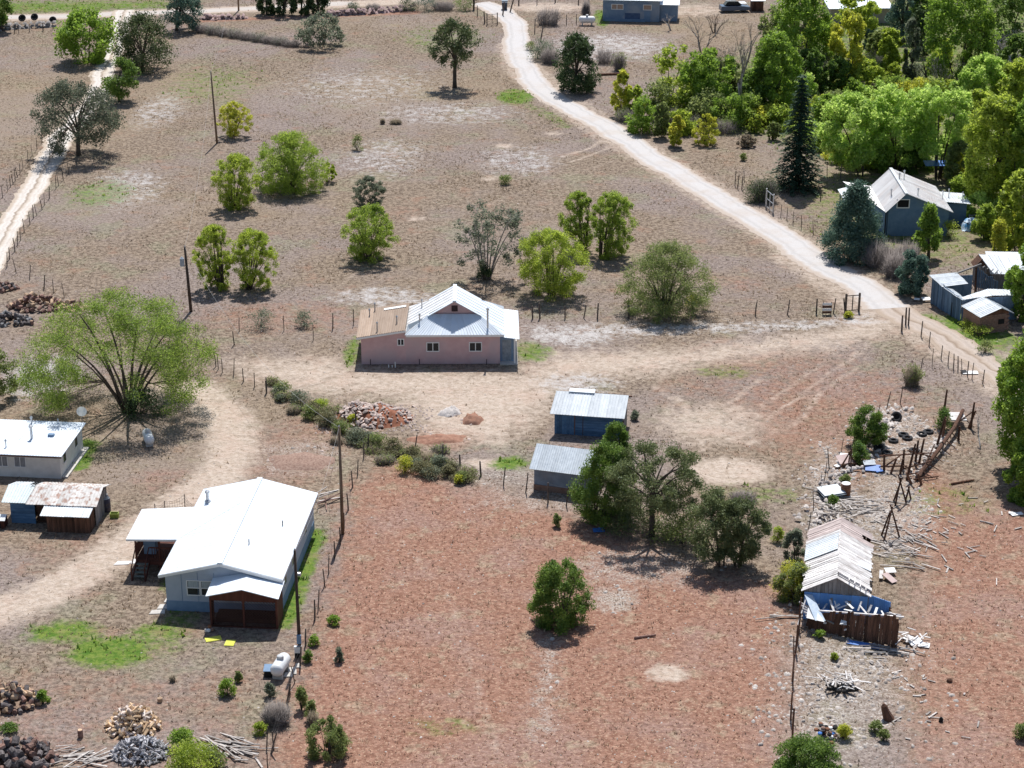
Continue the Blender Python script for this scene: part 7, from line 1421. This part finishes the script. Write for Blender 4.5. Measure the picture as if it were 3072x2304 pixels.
for i in range(26): x, y = rr_.gauss(0, .4), rr_.gauss(0, .35); z = rr_.random() * .5; c = [DARK, RUSTM, BLACK, BRICKM, TRIM, BLUEM][rr_.choice((0, 0, 1, 1, 2, 3, 3, 4, 5))]; MB().lathe([(.04, z), (.14, z + .05), (.13, z + .16), (.05, z + .2)], 7, c=(x, y, 0)).build('scrap_piece', c, R)
R = thing('tree_stump', 'dark brown leaning stump on the rocky strip', 'stump', G(2655, 2158)); MB().path([(.25, 0, -.04), (.05, .05, .4), (-.1, .1, .85), (-.12, .1, 1.0)], [.34, .25, .18, .06], 8).build('bole', DARKWOOD, R); MB().path([(.2, 0, .05), (.55, -.2, .0)], [.16, .05], 6).build('root', DARKWOOD, R)
R = thing('stump', 'small black stump on the red ground at the right', 'stump', G(2822, 2165)); MB().path([(0, 0, -.03), (.02, 0, .2), (.0, 0, .3)], [.14, .12, .06], 7).build('bole', DARK, R)
R = thing('stump', 'low brown stump among the scattered sticks', 'stump', G(2848, 2045)); MB().path([(0, 0, -.03), (.02, 0, .15), (.0, 0, .22)], [.2, .17, .08], 7).build('bole', DARKWOOD, R)
def log(label, u, v, L_, r, rz, m=BLOG, name='fallen_log'):
    R = thing(name, label, 'log', G(u, v), rz); MB().path([(-L_ / 2, 0, r * .8), (0, .04, r * .9), (L_ / 2, -.02, r * 1.3)], [r * 1.1, r, r * .8], 8).build('bole', m, R, smooth=True); MB().path([(L_ * .1, .0, r), (L_ * .22, r * 2.2, r * 1.5)], [r * .35, r * .15], 5).build('branch_stub', m, R)
log('short pinkish log lying alone on the red field', 1935, 1913, 1.4, .085, .25); log('dark fallen log with a white stub beyond the corral', 2888, 1449, 1.9, .09, .35, DARKWOOD); log('dark scrap log behind the yellow-green saplings', 1832, 226, 3.6, .16, .12, DARKWOOD); log('broken pale log at the right end of the corral', 2960, 1570, 1.0, .06, -.6, BARKW)
bare_tree('bleached bare branch lying beyond the corral', 2942, 1350, 1268, .35, (-.1, .9), 2, 'fallen_branch', BARKW, thick=.03, low=.6)
# collapsed corral of logs
def corral():
    a = G(2790, 1420); R = thing('log_corral', 'collapsed dark log corral with leaning posts and big fallen beam', 'corral', a); T = lambda u, v, z=0.: G(u, v) - a + Vector((0, 0, z))
    MB().path([T(2752, 1440, .25), T(2810, 1375, .55), T(2860, 1310, .75), T(2886, 1262, .9)], [.19, .17, .16, .14], 8).build('fallen_beam', DARKWOOD, R)
    MB().box(*[tuple(T(2872, 1285, .6) + Vector(q)) for q in ((-.5, 0, 0), (.7, 1.6, .1))]).build('top_slab', PALEWOOD, R)
    rr = random.Random(14)
    for (u, v, h, lx) in ((2720, 1440, 2.9, .15), (2708, 1408, 1.6, 0), (2652, 1412, 1.3, -.05), (2672, 1420, 1.2, .3), (2700, 1425, 1.3, .1), (2745, 1395, 2.0, .05), (2757, 1390, 2.0, .12), (2808, 1345, 2.6, .2), (2826, 1320, 1.7, .1), (2830, 1250, 2.3, .05), (2912, 1285, 2.2, .05), (2905, 1285, 1.5, .3), (2875, 1322, 1.2, 0), (2765, 1455, .9, -.4), (2735, 1452, .9, -.5)):
        b = T(u, v); MB().path([b - Vector((0, 0, .05)), b + Vector((lx * h * .5, .03, h * .5)), b + Vector((lx * h, 0, h))], [.10, .09, .07], 7).build('post', DARKWOOD, R)
    for (u0, v0, z0, u1, v1, z1) in ((2635, 1405, 1.0, 2800, 1395, 1.0), (2640, 1418, .5, 2720, 1420, .6), (2650, 1410, .2, 2700, 1405, 1.1), (2700, 1420, .3, 2790, 1410, .7), (2720, 1400, 1.3, 2800, 1390, .5), (2760, 1440, .3, 2800, 1370, 1.0), (2870, 1290, .6, 2915, 1270, 1.0), (2740, 1445, .2, 2815, 1435, .15)): MB().tube(T(u0, v0, z0), T(u1, v1, z1), .07, .05, 6).build('rail', DARKWOOD, R)
    for i in range(16): t = i / 15; p = lerp(T(2752, 1440, .4), T(2880, 1275, .8), t); s = 1 if i % 2 else -1; MB().tube(p, p + Vector((s * rr.uniform(.4, .8) + .2, rr.uniform(-.8, -.3), -p.z + .05)), .05, .03, 5).build('prop', DARKWOOD, R)
    for i in range(12): p = T(rr.uniform(2720, 2800), rr.uniform(1400, 1440), .1); q = p + Vector((rr.uniform(-.9, .9), rr.uniform(-.6, .6), rr.uniform(.0, .6))); MB().tube(p, q, .05, .035, 5).build('fallen_rail', GREYWOOD if i % 2 else DARKWOOD, R)
corral()
def stakes(label, u, v, n, h, seed, spread=.6):
    rr = random.Random(seed); R = thing('leaning_poles', label, 'poles', G(u, v))
    for i in range(n): a = 6.28 * i / n; MB().tube((math.cos(a) * spread, math.sin(a) * spread * .7, -.04), (-math.cos(a) * spread * .15 + rr.uniform(-.1, .1), .0, h * rr.uniform(.75, 1)), .07, .05, 6).build('pole', DARKWOOD, R)
stakes('pair of dark propped poles on the rocky ground below the corral', 2695, 1512, 3, 2.4, 1); stakes('pair of crossed dark poles right of the ruined barn roof', 2665, 1615, 3, 2.6, 2, .8); stakes('thin leaning pole between the propped poles', 2725, 1500, 2, 1.2, 3, .2); stakes('leaning boards against the small juniper at the corral rubble', 2548, 1405, 4, 1.7, 4, .7)
def flat_junk(label, u, v, parts, cat='junk', name='scrap_sheets'):
    R = thing(name, label, cat, G(u, v))
    for (x, y, w, d, z, t, m, rz) in parts:
        c, s = math.cos(rz), math.sin(rz); pts = [(x + c * a - s * b, y + s * a + c * b, z + t * b) for a, b in ((-w / 2, -d / 2), (w / 2, -d / 2), (w / 2, d / 2), (-w / 2, d / 2))]; MB().slab(pts, .03).build('sheet', m, R)
PINKB = mat('pink_board', (.48, .36, .34), (.58, .46, .43), 3, .8)
flat_junk('pink board and white sheets heaped on the corral rubble', 2530, 1395, ((0, 0, 1.0, .9, .5, .35, PINKB, .3), (.3, .9, .9, .6, .4, .1, TRIM, -.3), (-.5, -.5, .5, .4, .2, 0, TRIM, .6)))
flat_junk('stack of grey metal sheets on stones at the corral rubble', 2492, 1490, ((0, 0, 1.7, 1.3, .55, .1, TIN, .35), (.05, -.1, 1.8, 1.2, .42, .05, TINB, .3), (-.1, 0, 1.6, 1.3, .3, 0, DARK, .4), (0, .1, 1.7, 1.1, .16, 0, TINB, .25)))
flat_junk('crumpled blue tarp beside the log corral', 2618, 1412, ((0, 0, 1.1, .7, .25, .3, BLUEM, -.2), (.4, -.2, .6, .5, .15, .1, BLUEM, .4), (-.2, .5, .9, .6, .45, .2, TINB, .1)))
flat_junk('bright blue plastic sheet in the juniper shade', 1796, 1594, ((0, 0, .8, .5, .12, .1, BLUEM, .1), (.2, .1, .4, .3, .22, .0, BLUEM, .5)))
flat_junk('white board and broken furniture right of the ruined barn', 2672, 1728, ((0, .3, .7, .6, .3, .1, TRIM, .1), (-.2, -.7, .5, 1.0, .25, .25, PINKB, .6), (-.7, -.3, .25, .9, .3, .2, PALEWOOD, -.2)))
flat_junk('white tarpaulin scraps at the pen corner', 2745, 1932, ((0, 0, .9, .6, .2, .2, TRIM, .4), (.5, -.3, .7, .5, .12, .1, TRIM, -.3), (-.4, .3, .6, .5, .3, .1, TRIM, 1.)))
flat_junk('crumpled dark blue sheet in the shade of the pen wall', 2580, 1935, ((0, 0, 1.6, .4, .1, .1, BLUEM, -.35), (.8, -.4, .7, .3, .08, 0, BLUEM, -.4)))
flat_junk('white round lid lying by the dirt track fence', 2910, 1120, ((0, 0, 1.3, .6, .1, .05, TRIM, .0), (-.5, .1, .5, .5, .14, .1, BLACK, .3)))
flat_junk('white scrap beside the juniper of the collapsing shack', 2778, 905, ((0, 0, .8, .5, .3, .2, TRIM, .2), (-.8, .2, .5, .4, .2, .1, TRIM, -.3)))
flat_junk('white rag on the ground below the large elm', 3050, 1545, ((0, 0, .9, .35, .1, .1, TRIM, .3), (-.3, .1, .5, .3, .14, .0, TRIM, -.2)))
R = thing('tarp_heap', 'heap under a blue and white tarp beside the barn-house', 'tarp', G(2915, 685)); rgt = np.random.default_rng(4); n = 15; g = np.linspace(-1, 1, n); V = [(x * 1.15, y * 1.1, max(-.03, 1.05 * max(0, 1 - x * x * .9 - y * y * .9) ** .55 + rgt.normal(0, .05))) for y in g for x in g]
link('cover', npmesh('cover', V, [(j * n + i, j * n + i + 1, (j + 1) * n + i + 1, (j + 1) * n + i) for j in range(n - 1) for i in range(n - 1)], mat('blue_white_tarp', (.10, .30, .55), (.62, .70, .76), 2.2, .5, contrast=(.42, .56))), R)
MB().beam((-1.1, -.6, .9), (1.1, -1.05, .12), .08, .05).build('weight_board', DARK, R)
for i in range(5): MB().lathe([(.1, 0), (.14, .2), (.12, .45)], 8, c=(-1.6 - .3 * i, .05 * i, 0)).build('block', GREYWOOD if i % 2 else DARK, R)
flat_junk('blue tarp spread behind the barn-house wing', 2805, 540, ((0, 0, 2.6, 1.6, 1.9, .1, BLUEM, .0),))
def trampoline():
    R = thing('trampoline', 'round trampoline with dark safety net behind the mobile home', 'trampoline', G(530, 1584)); r = 1.4; NT = mat('dark_net', (.03, .03, .03), (.06, .055, .05), 3, .9)
    MB().lathe([(r * .9, .78), (r * .9, .8)], 24).build('mat', BLACK, R)
    ring = MB()
    for i in range(24): a, b = 6.283 * i / 24, 6.283 * (i + 1) / 24; ring.tube((r * math.cos(a), r * math.sin(a), .8), (r * math.cos(b), r * math.sin(b), .8), .04, .04, 5)
    ring.build('rim', STEEL, R)
    P_ = []
    for i in range(6):
        a = 6.283 * i / 6 + .2; x, y = r * math.cos(a), r * math.sin(a); MB().tube((x, y, -.03), (x, y, 2.0 if i % 2 else 1.6), .035, .03, 6).build('pole', POSTW, R); P_.append((x, y, 1.95 if i % 2 else 1.55))
    for i in range(6):
        p, q = Vector(P_[i]), Vector(P_[(i + 1) % 6]); mb = MB()
        for k in range(9): t = k / 8; c = lerp(p, q, t) - Vector((0, 0, .8 * t * (1 - t))); mb.tube((c.x, c.y, .82), c, .008, .008, 3)
        for z in (.25, .5, .75, 1.0): pts = [lerp((p.x, p.y, .82), lerp(p, q, k / 6) - Vector((0, 0, .8 * (k / 6) * (1 - k / 6))), z) for k in (0, 6)]; pts = [Vector((lerp(p, q, k / 6).x, lerp(p, q, k / 6).y, .82 + z * (lerp(p, q, k / 6).z - .8 * (k / 6) * (1 - k / 6) - .82))) for k in range(7)]; mb.path(pts, .008, 3)
        mb.build('net', NT, R)
trampoline()
R = thing('satellite_dish', 'white satellite dish near the elm at the white house roof corner', 'dish', G(248, 1278)); MB().tube((0, 0, -.04), (0, 0, 1.2), .04).build('mast', STEEL, R); o = MB().lathe([(.05, .0), (.25, .06), (.4, .16)], 14).build('dish', TRIM, R); o.location = (0, -.05, 1.2); o.rotation_euler = (.9, 0, .4)
R = thing('wheeled_bin', 'dark wheeled bin standing at the road gate', 'bin', G(1514, 26)); MB().slab([(-.35, -.4, .1), (.35, -.4, .1), (.42, -.45, 1.15), (-.42, -.45, 1.15)], -.75).build('body', mat('dark_blue_bin', (.02, .03, .05), (.04, .06, .09), 2, .5), R); MB().box((-.45, -.5, 1.16), (.45, .4, 1.24)).build('lid', TINB, R)
for x in (-.3, .3): MB().lathe([(.14, -.04), (.14, .04)], 12, 'x', (x, .3, .14)).build('wheel', BLACK, R)
# parked car
def car():
    R = thing('parked_car', 'blue-grey parked car half hidden by bare branches', 'car', G(2195, 28), .12); bm = mat('car_paint_blue', (.06, .09, .14), (.08, .12, .18), 1, .3, spec=.5); MB().slab([(-2.2, -.85, .35), (2.2, -.85, .35), (2.2, -.85, .8), (1.2, -.85, .95), (-2.1, -.85, .98)], -1.7).build('body', bm, R); MB().slab([(-1.5, -.75, .97), (1.05, -.75, .95), (.45, -.7, 1.45), (-1.1, -.7, 1.47)], -1.45).build('cabin', GLASS, R); MB().box((-1.05, -.68, 1.475), (.42, .68, 1.52)).build('roof', PAINTW, R); MB().box((1.1, -.8, .96), (2.1, .8, .985)).build('bonnet', PAINTW, R)
    for x in (-1.35, 1.35):
        for y in (-.8, .8): w = MB().lathe([(.32, -.1), (.34, 0), (.32, .1)], 14, 'y', (x, y, .32)).build('wheel', BLACK, R); MB().lathe([(.18, -.12), (.18, .12)], 10, 'y', (x, y, .32)).build('rim', STEEL, w)
    for y in (-.55, .55): MB().box((2.2, y - .18, .6), (2.215, y + .18, .75)).build('headlight', TRIM, R)
car()
